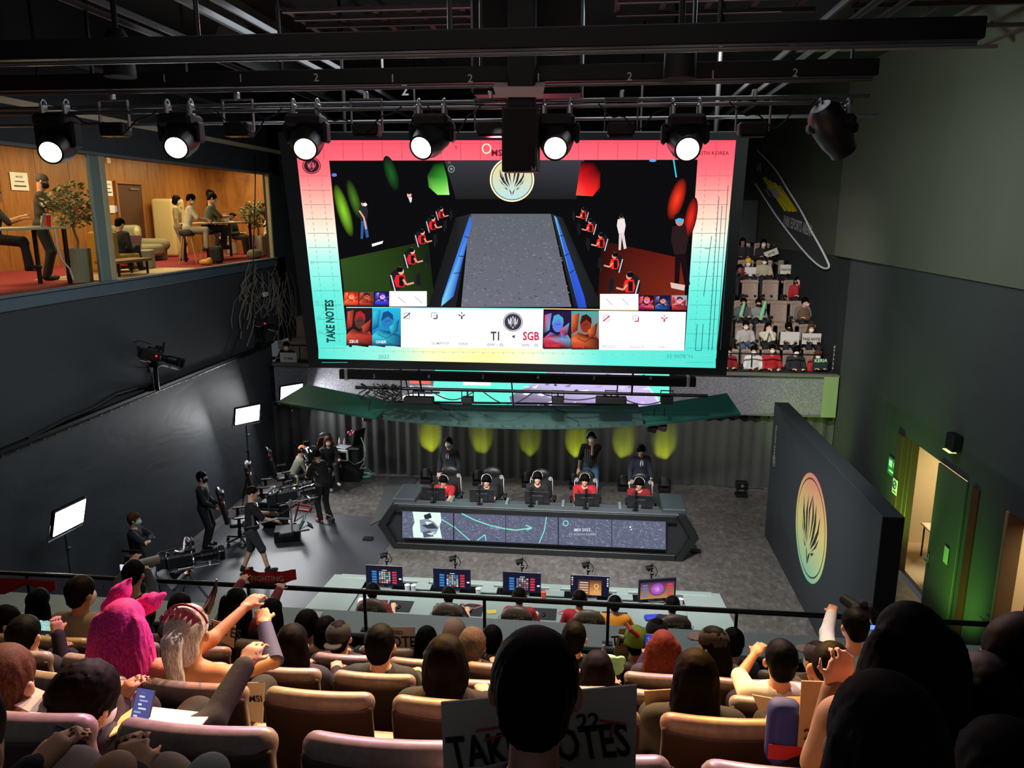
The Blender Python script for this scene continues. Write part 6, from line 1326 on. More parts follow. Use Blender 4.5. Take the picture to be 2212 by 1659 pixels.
tag(MB().tube([PX(x, y, -8.85) for x, y in ((60, 948), (140, 905), (200, 880), (250, 850), (300, 835), (330, 832))], .03, 6).build('cable_bundle', RUB, None, True, True), 'thick black cable bundle lying along the left wall ledge', 'cable')
# netting in the corner
r_ = random.Random(4); web = MB()
for i in range(44):
    x, y = r_.uniform(528, 634), r_.uniform(560, 640); pts = []
    for j in range(5): pts.append(PX(min(x, 640), y, -8.86)); x += r_.uniform(-16, 14); y += r_.uniform(8, 38)
    web.tube(pts, .012 + r_.random() * .012, 4)
tag(web.build('decorative_netting', mat('net_grey', '7a7064', .9), None, True, True), 'dark fibrous netting draped on the left wall corner below the lounge', 'netting', kind='stuff')
o = MB().box((0, 0, 0), (.06, .3, .12), .02).build('wall_speaker', WHITE, None); o.location = PX(573, 636, -8.85); tag(o, 'small white wall unit in the netting below the lounge corner', 'wall unit')
# ---------------- right wall: doors, back rooms, fixtures
CR = mat('cream_wall', 'c8b08a', .8); CF = mat('cream_floor', 'b09a78', .6); BRN = mat('brown_trim', '4a3424', .5)
struct('floor_back_room', MB().box((8.3, 13.4, -.05), (3.6, 7.0, .1)), CF)
struct('wall_back_room', MB().box((10.0, 13.4, 1.4), (.1, 7.0, 2.8)).box((8.25, 16.9, 1.4), (3.4, .1, 2.8)).box((8.25, 12.35, 1.4), (3.4, .1, 2.8)).box((8.25, 9.9, 1.4), (3.4, .1, 2.8)), CR)
struct('ceiling_back_room', MB().box((8.3, 13.4, 2.85), (3.6, 7.0, .1)), CR)
struct('trim_9', MB().box((6.38, 15.75, 1.4), (.26, .3, 2.8), .01).box((6.42, 15.5, 1.4), (.2, .06, 2.8), .01).box((6.42, 15.38, 1.4), (.14, .04, 2.8), .01), BRN)
struct('trim_10', MB().box((6.4, 11.62, 1.4), (.26, .08, 2.8), .01), mat('tan_trim', '8a7050', .5))
MR = mat('maroon_panel', '4a1c14', .6)
struct('trim_11', MB().box((6.29, 12.6, 1.4), (.04, .22, 2.8)), MR)
struct('wall_red_partition', MB().box((7.0, 11.02, 1.4), (1.1, .08, 2.8)), MR)
hy = 12.98; fr_edge = PX(2035, 1000, 6.3)
dl = thing('door_1', 'open dark door leaf lit green, on the right wall', 'door', (6.27, hy, 0), 0); dl['kind'] = 'structure'; del dl['label']; del dl['category']
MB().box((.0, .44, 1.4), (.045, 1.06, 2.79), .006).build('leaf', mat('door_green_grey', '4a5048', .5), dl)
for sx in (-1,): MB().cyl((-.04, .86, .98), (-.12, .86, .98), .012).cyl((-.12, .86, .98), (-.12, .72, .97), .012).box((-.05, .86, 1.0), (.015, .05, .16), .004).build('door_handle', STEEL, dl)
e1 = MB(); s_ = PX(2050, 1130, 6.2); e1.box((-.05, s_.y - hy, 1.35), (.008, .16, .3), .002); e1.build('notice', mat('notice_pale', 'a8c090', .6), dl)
pv = thing('door_2', None, None, (6.35, 11.66, 0)); pv['kind'] = 'structure'; MB().cyl((-.05, 0.03, .95), (-.14, .03, .95), .012).cyl((-.14, .03, .95), (-.14, .16, .94), .012).box((-.05, .03, .95), (.012, .04, .14), .004).build('door_handle', STEEL, pv)
t = thing('exit_sign', 'green and white exit sign on the right wall by the first doorway', 'sign', PX(1928, 1010, 6.28)); p = PX(1928, 1010, 6.28)
MB().box((0, 0, 0), (.03, .42, .36), .006).build('box', mat('sign_green', '2a8a50', .5, emit=.25), t)
m = MB(); m.box((-.018, -.02, -.09), (.004, .3, .04)).box((-.018, .08, .07), (.004, .16, .14)).box((-.018, -.12, .08), (.004, .08, .1)).add([(-.02, -.16, -.06), (-.02, -.2, -.09), (-.02, -.16, -.12)], [(0, 1, 2)]); m.build('symbol', mat('sign_pale', 'd0f0d0', .5, emit=.3), t)
s_ = PX(1944, 1065, 6.2); t = thing('no_entry_notice', 'white notice with a blue crossed circle by the doorway', 'sign', (6.24, 15.7, s_.z)); MB().box((0, 0, 0), (.01, .24, .32), .002).build('sheet', WHITE, t)
m = MB(); m.tube([(-.008, .075 * math.cos(a), .03 + .075 * math.sin(a)) for a in np.linspace(0, 6.283, 21)[:-1]], .012, 5, True).tube([(-.008, -.05, .08), (-.008, .05, -.02)], .01, 5).box((-.007, 0, -.11), (.004, .16, .02)); m.build('symbol', mat('symbol_blue', '2c3470', .5), t)
q = PX(2060, 955, 6.2); t = thing('wall_speaker', 'small black box fixture with a pale edge on the upper right wall', 'wall unit', (6.2, q.y, q.z)); MB().box((0, 0, 0), (.16, .28, .3), .02).build('housing', BLK, t); MB().box((-.05, 0, -.16), (.12, .26, .012)).build('light_strip', emis('strip_pale', 'e8f0a0', 1.2), t)
for px, py, lb in ((1812, 700, 'chrome bracket lamp on the right wall beside the far tribune'), (1802, 760, 'chain of chrome clips beside the tribune rail end')):
    q = PY(px, py, 20.6); t = thing('wall_bracket', lb, 'bracket', q); m = MB().cyl((0, 0, -.5), (0, 0, .15), .02, n=8)
    for i in range(6): m.ball((0, -.02, -.45 + i * .12), .03, 8)
    m.box((.05, -.02, .12), (.16, .06, .08), .02); m.build('body', STEEL, t)
# inside the rooms
def table(loc, w_, d_, h_, label, col='d8c8a8', legs=True, grp=None):
    t = thing('table', label, 'table', loc, 0, grp); MB().box((0, 0, h_ - .02), (w_, d_, .04), .008).build('tabletop', mat('table_' + col, col, .5), t)
    for sx in (-1, 1):
        for sy in (-1, 1): MB().cyl((sx * (w_ / 2 - .06), sy * (d_ / 2 - .06), 0), (sx * (w_ / 2 - .06), sy * (d_ / 2 - .06), h_ - .04), .018, n=8).build('leg', BLKM, t)
    return t
table((7.5, 15.85, 0), .9, .7, .74, 'pale table just inside the first doorway'); table((8.3, 14.9, 0), 1.2, .6, .74, 'pale table deeper in the room of the first doorway')
t = thing('waste_bin', 'black waste bin with a bag liner inside the first doorway', 'bin', (6.85, 14.75, 0)); MB().lathe([(0, 0), (.17, 0), (.2, .55), (.19, .55), (.16, .03)], n=20).build('body', BLK, t); npmesh('liner', *sdf([('e', (0, 0, .56), (.21, .21, .035), None)], .015, cut=[('e', (0, 0, .6), (.15, .15, .07), None)]), mat('liner', '3a3a3c', .3), t)
t = thing('desk_fan', 'white desk fan on the table inside the first doorway', 'fan', (7.35, 15.7, .74)); MB().lathe([(0, 0), (.1, 0), (.09, .02), (.02, .03), (.02, .3), (0, .3)]).build('stand', WHITE, t); m = MB()
for rr in (.05, .1, .15): m.tube([(rr * math.cos(a), -.06, .36 + rr * math.sin(a)) for a in np.linspace(0, 6.283, 21)[:-1]], .004, 4, True)
for i in range(12): m.cyl((0, -.07, .36), (.15 * math.cos(i * .5236), -.06, .36 + .15 * math.sin(i * .5236)), .003, n=4)
m.build('cage', WHITE, t); m = MB()
for i in range(4): a = i * 1.57; m.box((.07 * math.cos(a), -.04, .36 + .07 * math.sin(a)), (.11, .01, .06), .004, rot=(0, -a, 0))
m.build('blades', mat('fan_blade', 'c8c8c8', .4), t)
gaming_chair('dark office chair seen through the right hand doorway', (8.2, 10.45, 0), 1.2, '16171a', None, None)
table((8.0, 11.2, 0), .8, .8, .74, 'pale table seen through the right hand doorway')
# spill plate of dark floor near the door
# ================================================================ LOUNGE BEHIND THE GLASS
ZF = 5.93; XW = -12.9
def wood_n(nt, b, tc):
    v = mapping(nt, tc.outputs['Object'], (1, 3.2, .35)); n = noise(nt, v, 3.2, 6, .6, .8); n2 = noise(nt, mapping(nt, tc.outputs['Object'], (1, 40, 1.2)), 2, 3)
    mx = nt.nodes.new('ShaderNodeMath'); mx.operation = 'MULTIPLY_ADD'; nt.links.new(n2, mx.inputs[0]); mx.inputs[1].default_value = .35; nt.links.new(n, mx.inputs[2])
    nt.links.new(ramp(nt, mx.outputs[0], [(.4, '7a4a22'), (.7, 'a06a34'), (.95, 'b07c42')]), b.inputs['Base Color']); b.inputs['Roughness'].default_value = .4
WOOD = nodemat('lounge_wood', wood_n)
m = MB(); m.box((XW - .05, 15, 7.3), (.1, 20.4, 2.9))
for y in np.arange(6.2, 25, 1.15): m.box((XW + .004, y, 7.3), (.012, 1.13, 2.8), .004)
struct('wall_lounge_rear', m, WOOD)
m = MB(); m.box((-11, 25.2, 7.3), (4, .1, 2.9)); struct('wall_lounge_right', m, WOOD)
struct('wall_lounge_left', MB().box((-11, 4.8, 7.3), (4, .1, 2.9)), WOOD)
struct('floor_lounge', MB().box((-11.05, 15, ZF - .05), (4.06, 20.4, .1)), mat('red_carpet', '8a1a22', .9, bump=.2, bscale=80, var=.2))
struct('floor_lounge_rug', MB().box((-9.85, 15.4, ZF + .006), (1.6, 3.4, .012)), mat('pale_wood_floor', 'c8a878', .5, var=.15, vscale=6))
struct('ceiling_lounge', MB().box((-11, 15, 8.85), (4.2, 20.4, .1)), mat('cream_ceiling', 'd8c8a8', .8))
gm = bpy.data.materials.new('window_glass'); gm.use_nodes = True; nt = gm.node_tree; nt.nodes.clear()
tr = nt.nodes.new('ShaderNodeBsdfTransparent'); tr.inputs[0].default_value = (.93, .97, .95, 1); gl = nt.nodes.new('ShaderNodeBsdfGlossy'); gl.inputs['Roughness'].default_value = .02
mxs = nt.nodes.new('ShaderNodeMixShader'); mxs.inputs[0].default_value = .045; out = nt.nodes.new('ShaderNodeOutputMaterial')
nt.links.new(tr.outputs[0], mxs.inputs[1]); nt.links.new(gl.outputs[0], mxs.inputs[2]); nt.links.new(mxs.outputs[0], out.inputs[0])
ys = [4.6, 7.4, 10.9, 13.15, 15.3, 17.6, 20.0, 20.97]
for i in range(len(ys) - 1):
    y0, y1 = ys[i], ys[i + 1]; o = MB().box((-8.96, (y0 + y1) / 2, 7.09), (.012, y1 - y0 - .012, 2.24)).build('window_%d' % (i + 1), gm, None, True); o['kind'] = 'structure'
struct('trim_14', MB().box((-8.9, 12.9, 5.82), (.05, 16.2, .2), .01), mat('sill_band', '4c5a64', .6))
struct('trim_12', MB().box((-8.98, 13.4, 7.09), (.08, .3, 2.3), .02), mat('column_teal', '6c7a72', .5))
struct('trim_13', MB().box((-8.98, 13.64, 7.09), (.07, .16, 2.3), .01).box((-8.97, 20.93, 7.09), (.1, .08, 2.3), .01), mat('frame_cream', 'b0a080', .5))
for y in (10.9, 15.3, 17.6, 20.0): pass
# rear door in the wood wall
dy = 15.75; dd = thing('door_3', None, None, (XW + .03, 17.3, ZF)); dd['kind'] = 'structure'
# things standing along the wall: helper placing by pixel on plane X
def LX(px, py, X=-11.0): return PX(px, py, X)
q0 = LX(262, 400, XW + .1); q1 = LX(300, 400, XW + .1)
dd.location = (XW + .02, (q0.y + q1.y) / 2, ZF)
MB().box((.02, 0, 1.0), (.05, 1.1, 2.0), .01).build('leaf', mat('dark_wood', '4a2c16', .5), dd); MB().box((.03, -.6, 1.0), (.08, .08, 2.1), .01).box((.03, .6, 1.0), (.08, .08, 2.1), .01).box((.03, 0, 2.06), (.08, 1.28, .08), .01).build('frame', mat('frame_wood', '96602c', .5), dd); MB().box((.06, .2, 1.9), (.06, .4, .06), .01).build('closer', STEEL, dd)
for px, py, w_, h_, lb, txt in ((42, 392, .42, .34, 'large white notice taped on the lounge wall behind the standing man', True), (234, 407, .26, .34, 'small white notice on the lounge wall left of the door', True)):
    q = LX(px, py, XW + .03); t = thing('wall_notice', lb, 'sign', q); MB().box((0, 0, 0), (.008, w_ * 1.3, h_ * 1.15), .002).build('sheet', WHITE, t); n_ = MB()
    mm = plane_m((.006, 0, 0), (0, -1, 0), (0, 0, 1)); mm = plane_m((.006, 0, 0), (0, 1, 0), (0, 0, 1))
    text(n_, 'NOTICE', mm @ Matrix.Translation((0, .1, 0)), .06, .005); text(n_, 'FIRST DOOR', mm, .055, .004, sx=.8) if False else None; n_.box((.007, 0, .0), (.003, w_ * .7, .02)).box((.007, 0, -.1), (.003, w_ * .9, .03)); n_.build('print', mat('print_dark', '3a3428', .7), t)
for px, py, sz, lb, c in ((240, 452, (.02, .34, .2), 'thermostat panel on the lounge wall', 'e8e0c8'), (252, 451, (.02, .06, .16), 'thin blue lit switch beside the thermostat', '6090f0'), (233, 345, (.05, .16, .18), 'small white sensor high on the lounge wall', 'e0d8c0')):
    o = MB().box((0, 0, 0), sz, .004).build('wall_switch', mat('sw_' + c, c, .4, emit=1.5 if c[0] == '6' else 0), None); o.location = LX(px, py, XW + .03); tag(o, lb, 'switch')
# retro fridge
q = LX(390, 430, -12.35); yc = LX(388, 490, -12.1).y; ht = q.z - ZF
t = thing('retro_fridge', 'tall cream rounded fridge standing against the lounge wall', 'fridge', (-12.4, yc, ZF), R(90))
sc_f = .78
V, F = sdf([('b', (0, 0, ht / 2), (.34, .34, ht / 2), None, .09)], .025); npmesh('body', V, F, mat('fridge_cream', 'd8c48c', .25), t)
MB().box((-.12, -.36, ht * .62), (.22, .03, .03), .01).build('door_handle', STEEL, t); n_ = MB(); text(n_, 'COSTEL', plane_m((0, -.345, ht * .84), (1, 0, 0), (0, 0, 1)), .085, .004, sx=1.3); n_.build('lettering', mat('letter_gold', '6a5430', .4), t); MB().box((0, -.335, ht * .42), (.6, .012, .01)).build('door_seam', BLK, t)
# sofa
def sofa(label, loc, yaw, w_, col, grp=None):
    t = thing('sofa', label, 'sofa', loc, yaw, grp); M_ = mat('fabric_' + col, col, .85, bump=.15)
    npmesh('backrest', *sdf([(('b', (0, -.32, .52), (w_ / 2, .14, .42), None, .12), .04)], .03), M_, t); npmesh('seat', *sdf([(('b', (0, .05, .28), (w_ / 2, .4, .16), None, .09), .04)], .03), M_, t)
    for sx in (-1, 1): npmesh('armrest', *sdf([(('c', (sx * w_ / 2, -.25, .42), (sx * w_ / 2, .38, .42), .16, .16), .04), (('b', (sx * w_ / 2, .05, .2), (.12, .36, .2), None, .05), .05)], .03), M_, t)
    for sx in (-1, 1): MB().lathe([(0, 0), (.1, 0), (.12, .02), (0, .05)], (sx * w_ * .28, -.2, .78), 14, Matrix.Rotation(R(-90), 4, 'X')).build('button_disc', mat('disc_cream', 'd8c8a0', .5), t)
    return t
q = PX(285, 520, -12.2); sofa('pale grey green sofa with round arms near the fridge', (-12.0, q.y - .15, ZF), R(-90), 1.35, '8a8468')
q = PX(262, 560, -10.6); t = thing('armchair', 'mustard yellow armchair seen side on behind the glass column', 'armchair', (-10.3, LX(250, 560, -10.3).y, ZF), R(-10)); npmesh('body', *sdf([(('b', (0, -.3, .45), (.33, .09, .42), None, .05), .03), (('b', (0, .05, .3), (.33, .33, .1), None, .05), .03)], .025), mat('mustard', 'b08428', .8), t); MB().box((0, 0, .1), (.6, .6, .04), .01).build('frame', BRN, t)
person('person in a dark cap sitting low with a laptop in the mustard armchair', (-10.3, LX(250, 560, -10.3).y + .1, ZF), R(-10), mode='sit', seat=.3, shirt='2a2626', trousers='1c1c20', hair='short', h=.018, head=(0, .15, 1.02), look=(0, .5))
o = MB().box((0, 0, 0), (.34, .02, .24), .005, rot=(-.3, 0, 0)).build('laptop', mat('laptop_purple', '4a2838', .4), None); o.location = LX(290, 520, -10.5); tag(o, 'dark purple laptop in front of the capped person in the lounge', 'laptop')
for px, py, X, sz, c, lb in ((312, 562, -10.3, (.42, .42, .42), 'a09a80', 'grey fabric cube stool on the pale rug'), (285, 548, -10.9, (.4, .4, .45), 'b8a890', 'beige box stool left of the grey cube'), (268, 556, -10.8, (.12, .3, .4), 'b82820', 'red box beside the mustard armchair')):
    q = LX(px, py + 20, X); t = thing('cube_stool', lb, 'stool', (X, q.y, ZF + .012), .3); npmesh('body', *sdf([('b', (0, 0, sz[2] / 2), tuple(s_ / 2 for s_ in sz), None, .03)], .018), mat('stool_' + c, c, .85), t)
q = PX(270, 585, -9.6); t = thing('coffee_table', 'low wooden bench table in front of the mustard armchair', 'table', (-9.6, PX(270, 575, -9.6).y, ZF)); MB().box((0, 0, .3), (.5, 1.2, .06), .008).build('tabletop', mat('bench_wood', '8a6038', .5), t)
for sx in (-1, 1):
    for sy in (-1, 1): MB().cyl((sx * .18, sy * .5, 0), (sx * .18, sy * .5, .28), .025, n=8).build('leg', BLK, t)
# high tables
def high_table(label, x, y0, y1, h_=1.0, w_=.7):
    t = thing('high_table', label, 'table', (x, (y0 + y1) / 2, ZF)); L = abs(y1 - y0); MB().box((0, 0, h_ - .02), (w_, L, .04), .006).build('tabletop', mat('table_pale', 'c8b890', .45), t)
    for sx in (-1, 1):
        for sy in (-1, 1): MB().box((sx * (w_ / 2 - .06), sy * (L / 2 - .08), h_ / 2 - .02), (.06, .06, h_ - .04), .006).build('leg', BLKM, t)
ya, yb = 8.4, PX(128, 493, -9.6).y; high_table('long high table with a laptop at the left window of the lounge', -9.75, ya, yb, 1.02)
yc0, yc1 = PX(428, 483, -10.2).y, PX(530, 483, -10.2).y; high_table('high black legged table by the right window of the lounge', -10.35, yc0, yc1, 1.0, .75)
def stool(label, x, y, h_=.72, grp='wooden legged bar stools in the lounge'):
    t = thing('bar_stool', label, 'stool', (x, y, ZF), .3, grp); npmesh('seat', *sdf([(('e', (0, 0, h_), (.2, .19, .05), None), .03), (('e', (0, -.16, h_ + .06), (.17, .04, .08), None), .05)], .02), mat('stool_navy', '24242e', .5), t)
    for sx in (-1, 1):
        for sy in (-1, 1): MB().cyl((sx * .1, sy * .1, h_ - .03), (sx * .21, sy * .21, 0), .016, .012, n=8).build('leg', mat('beech', 'c89a60', .5), t)
ys1 = PX(400, 500, -10.4).y - .1; ys2 = PX(448, 500, -10.4).y
stool('bar stool under the man in the white t-shirt', -10.3, ys1); stool('bar stool under the man in the dark t-shirt', -10.4, ys2)
def lo(px, py, X, label, **kw):
    hd = PX(px, py, X); d = dict(h=.016, yaw=R(-58)); d.update(kw); y = hd.y - kw.get('dy', 0); d.pop('dy', None)
    return person(label, (X, y, ZF), head=(0, kw.get('dy', 0), hd.z - ZF), **d)
SW = 'c89070'
lo(85, 392, -10.4, 'standing man in a dark t-shirt and black mask holding a phone, left lounge window', yaw=R(-58), dy=.12, shirt='3a3632', sleeve=.45, trousers='1c1c22', hair='buzz', hc='grey', mask='17171a', look=(-.1, .35), s=1.08, hl=(-.1, .5, 1.38), hr=(.1, .52, 1.35), skin=SW, h=.014, eyes=True)
q = PX(10, 460, -10.4); person('seated person at the lounge frame edge holding a phone over the table', (-10.5, PX(-8, 470, -10.4).y, ZF), R(-58), mode='sit', seat=.72, shirt='2c2c2c', sleeve=.5, trousers='16161a', hair='short', head=(0, .1, 1.55), hl=(-.1, .45, 1.15), hr=(.1, .48, 1.2), fl=(-.1, .45, .3), fr=(.1, .5, .35), h=.018, skin=SW)
lo(405, 430, -10.35, 'man in a white t-shirt and white mask typing on a phone on a bar stool', mode='sit', seat=.74, shirt='d8d0b8', sleeve=.45, trousers='b0a488', hair='short', mask='f0ece0', look=(0, .5), dy=.16, hl=(-.08, .5, 1.05), hr=(.1, .5, 1.08), fl=(-.1, .4, .35), fr=(.12, .42, .4), skin=SW, eyes=True)
lo(381, 432, -11.1, 'woman with black bobbed hair and a beige jacket standing by the fridge', s=.93, yaw=R(-70), dy=.02, shirt='a89878', sleeve=1., trousers='8c8878', hair='bob', mask='e8dcc8', look=(-.2, .2), skin=SW)
lo(448, 428, -10.45, 'man in a dark grey t-shirt leaning over the high table with a phone', mode='sit', seat=.74, s=1.08, shirt='44463f', sleeve=.5, trousers='20242c', hair='short', mask='e8e0d0', look=(0, .5), dy=.22, hl=(-.1, .55, 1.12), hr=(.08, .62, 1.16), fl=(-.1, .4, .35), fr=(.12, .42, .4), skin=SW)
lo(455, 420, -11.2, 'man in black standing behind the man in the dark grey t-shirt', yaw=R(-65), s=1.05, shirt='241f1c', sleeve=1., trousers='16161a', hair='short', look=(0, .4), skin=SW)
q = PX(577, 480, -9.9); person('seated person in a white shirt and mask behind the far lounge plant', (-10.2, PX(577, 480, -10.2).y, ZF), R(-60), mode='sit', seat=.45, shirt='d8ccb0', trousers='2a2422', hair='bob', mask='f0e8d8', h=.018, eyes=True, skin=SW, head=(0, .05, 1.2))
person('person with dark hair seated low behind the laptops of the right high table', (-11.2, PX(498, 480, -11.2).y, ZF), R(-90), mode='sit', seat=.45, shirt='2a2624', trousers='1c1c1c', hair='short', h=.018, skin=SW, head=(0, .1, 1.12))
# table top items
def laptop(label, x, y, z, yaw, c='b8b8b4', grp=None, glow=False):
    t = thing('laptop', label, 'laptop', (x, y, z), yaw, grp); MB().box((0, 0, .01), (.34, .24, .018), .005).build('base', mat('laptop_' + c, c, .3, metal=.3), t); l_ = MB().box((0, .15, .12), (.34, .012, .23), .004, rot=(R(-18), 0, 0)).build('lid', mat('laptop_' + c, c, .3, metal=.3), t)
    if glow: MB().ball((0, .165, .12), (.02, .006, .02), 10).build('logo', emis('laptop_logo', 'ffffff', 1.5), l_)
    return t
zt3 = ZF + 1.02; laptop('silver laptop covered in stickers on the left lounge table', -9.65, PX(72, 475, -9.65).y, zt3, R(-60), 'c0b8a0')
zt4 = ZF + 1.0; laptop('open black laptop at the near end of the right high table', -10.3, PX(478, 470, -10.3).y, zt4, R(150), '242428'); laptop('white laptop with a glowing logo in the middle of the right high table', -10.25, PX(500, 470, -10.25).y, zt4, R(100), 'd8d4cc', glow=True)
t = thing('drink_cup', 'red paper cup with a red straw on the left lounge table', 'cup', (-9.6, PX(104, 480, -9.6).y, zt3)); MB().lathe([(0, 0), (.038, 0), (.05, .2), (.0, .205)]).build('cup_body', mat('cup_red', 'd82420', .4), t); MB().lathe([(.0, 0), (.053, 0), (.05, .015), (0, .02)], (0, 0, .2)).build('lid', WHITE, t); MB().cyl((0, 0, .21), (.01, 0, .32), .006, n=6).build('straw', mat('cup_red', 'd82420', .4), t)
tag(MB().lathe([(0, 0), (.033, 0), (.035, .1), (.02, .15), (.018, .19), (0, .19)], (-9.6, PX(92, 480, -9.6).y, zt3), 14).build('bottle', mat('bottle_clear', 'c8b8a0', .15), None, True, True), 'small clear bottle left of the red cup in the lounge', 'bottle')
tag(MB().lathe([(0, 0), (.03, 0), (.03, .13), (.018, .17), (0, .18)], (-10.3, PX(488, 470, -10.3).y, zt4), 14).build('bottle', mat('bottle_blue', '8098c8', .2), None, True, True), 'small blue bottle between the laptops on the right high table', 'bottle')
for i, (px, X, z, lb) in enumerate(((112, -9.9, 1.52, 'phone in the hands of the standing man in the lounge'), (414, -9.9, 1.13, 'phone in the hands of the man in the white t-shirt'), (468, -9.95, 1.2, 'phone in the hands of the man in the dark grey t-shirt'))): pass
# plants
def plant(label, x, y, pot, z0=ZF, H=1.75, rx=.5, lc='6a7a50', potc='b0a888', seed=1, n=420):
    t = thing('potted_tree', label, 'plant', (x, y, z0)); rr = random.Random(seed)
    m = MB()
    if pot == 'cyl': m.lathe([(0, 0), (.22, 0), (.23, .62), (.2, .62), (.19, .5), (0, .5)], n=24)
    else: m.box((0, 0, .3), (.4, .4, .6), .03)
    m.build('pot', mat('pot_' + potc, potc, .7, var=.12, vscale=5), t)
    m = MB(); m.tube([(0, 0, .5), (.03, .02, .75), (-.02, .0, .98), (.02, .02, 1.15)], [.025, .022, .02, .016], 8)
    br = []
    for i in range(9):
        a = i * 2.4; e = Vector((rx * .6 * math.cos(a), rx * .6 * math.sin(a), H - .45 + .5 * rr.random())); m.tube([(.0, .0, 1.0 + .03 * i), (e.x * .5, e.y * .5, 1.05 + (e.z - 1.05) * .6), e], [.012, .009, .005], 5)
    m.build('trunk', mat('trunk_grey', '8a7450', .8), t)
    m = MB()
    for i in range(n):
        while True:
            v = Vector((rr.uniform(-1, 1), rr.uniform(-1, 1), rr.uniform(-1, 1)))
            if .25 < v.length < 1: break
        c = Vector((v.x * rx, v.y * rx, H - .32 + v.z * .42)); s_ = .045 + .03 * rr.random(); q = Matrix.Translation(c) @ Matrix.Rotation(rr.random() * 6.28, 4, 'Z') @ Matrix.Rotation(rr.uniform(-.9, .9), 4, 'X')
        m.add([(-s_ * .5, -s_ * .3, .003), (0, -s_, 0), (s_ * .5, -s_ * .3, .003), (s_ * .5, s_ * .4, .003), (0, s_, -.006), (-s_ * .5, s_ * .4, .003), (0, 0, -.008)], [(0, 1, 6), (1, 2, 6), (2, 3, 6), (3, 4, 6), (4, 5, 6), (5, 0, 6)], q)
    m.build('foliage', mat('leaf_' + lc, lc, .5, var=.35, vscale=5), t)
plant('tree with round pale leaves in a concrete pot at the left lounge window', -9.55, PX(172, 590, -9.55).y, 'cyl', rx=.52, lc='7a8058', H=1.72)
plant('bushy green tree with small leaves at the right end of the lounge', -9.9, PX(556, 500, -9.9).y, 'box', rx=.5, lc='5a6a40', potc='d8d0b8', seed=5, H=1.5)
for px_, X_, lb in ((498, -11.2, 'low cream stool under the person behind the laptops'), (577, -10.2, 'low cream stool under the person in the white shirt')):
    t = thing('low_stool', lb, 'stool', (X_, PX(px_, 480, X_).y, ZF)); MB().lathe([(.15, 0), (.17, .02), (.14, .4), (.19, .42), (.19, .46), (0, .47)], n=20).build('seat', mat('seat_cream', 'd8c8a0', .5), t)
# bags and chairs under the right table
t = thing('backpack', 'black backpack on the floor under the right high table', 'bag', (-9.55, PX(468, 560, -9.55).y, ZF), .2); npmesh('body', *sdf([(('b', (0, 0, .22), (.17, .12, .22), None, .1), .02), (('e', (0, .08, .12), (.13, .08, .1), None), .03)], .02), mat('bag_black', '16171a', .7, bump=.2), t)
t = thing('cloth_bag', 'crumpled yellow bag beside the black backpack', 'bag', (-9.5, PX(445, 570, -9.5).y, ZF)); npmesh('body', *sdf([(('e', (0, 0, .07), (.17, .12, .08), None), .02), (('e', (.1, .0, .12), (.07, .07, .07), None), .04)], .015), mat('bag_yellow', 'd89a30', .6), t)
t = thing('swivel_stool', 'cream topped swivel stool with a chrome stem under the right high table', 'stool', (-10.9, PX(487, 530, -10.9).y, ZF)); MB().lathe([(0, .5), (.19, .5), (.2, .56), (0, .58)], n=20).build('seat', mat('seat_cream', 'd8c8a0', .5), t); MB().cyl((0, 0, 0), (0, 0, .5), .025, n=10).lathe([(.2, 0), (.2, .015), (.03, .04)], n=20).build('base', STEEL, t)
t = thing('duffel_bag', 'beige bag on the lounge floor by the right window', 'bag', (-9.5, PX(550, 550, -9.5).y, ZF)); npmesh('body', *sdf([(('c', (0, -.2, .13), (0, .2, .13), .13, .13), .02)], .02), mat('bag_beige', 'a09878', .7), t); MB().tube([(0, -.12, .24), (0, -.06, .34), (0, .06, .34), (0, .12, .24)], .012, 6).build('handle', BLK, t)
tag(MB().tube([PX(x, y, -9.35) for x, y in ((118, 495), (122, 530), (132, 560), (150, 580), (158, 604))], .016, 6).build('white_cable', WHITE, None, True, True), 'white cable trailing from the left lounge table to the floor', 'cable')
# ================================================================ AUDIENCE
def leather_n(nt, b, tc):
    n = noise(nt, tc.outputs['Object'], 26, 5); nt.links.new(ramp(nt, n, [(.3, '927c6e'), (.7, 'a89484')]), b.inputs['Base Color']); b.inputs['Roughness'].default_value = .38; bump(nt, b, n, .12, .004)
LEA = nodemat('seat_leather', leather_n); SHELL = mat('seat_shell', '4a382d', .5, bump=.05, bscale=60, var=.1)
def _seatgeo():
    def bend(D, G): return D
    V, F = sdf([(('b', (0, 0, .72), (.235, .035, .32), None, .035), .0), (('c', (-.2, .0, 1.01), (.2, .0, 1.01), .042, .042), .04)], .013)
    V = V.copy(); V[:, 1] += (V[:, 0] / .24) ** 2 * .035 - .03; V[:, 2] += -((V[:, 0] / .24) ** 2) * .012 * (V[:, 2] > .9); V[:, 1] -= (V[:, 2] - .5) * .1
    a = (V, F)
    V, F = sdf([('b', (0, -.035, .68), (.245, .02, .325), None, .02)], .013); V = V.copy(); V[:, 1] += (V[:, 0] / .24) ** 2 * .035 - .03; V[:, 1] -= (V[:, 2] - .5) * .1
    b = (V, F)
    c = sdf([(('b', (0, .25, .43), (.225, .22, .05), None, .04), .03)], .02)
    return a, b, c
_sa, _sb, _sc = _seatgeo()
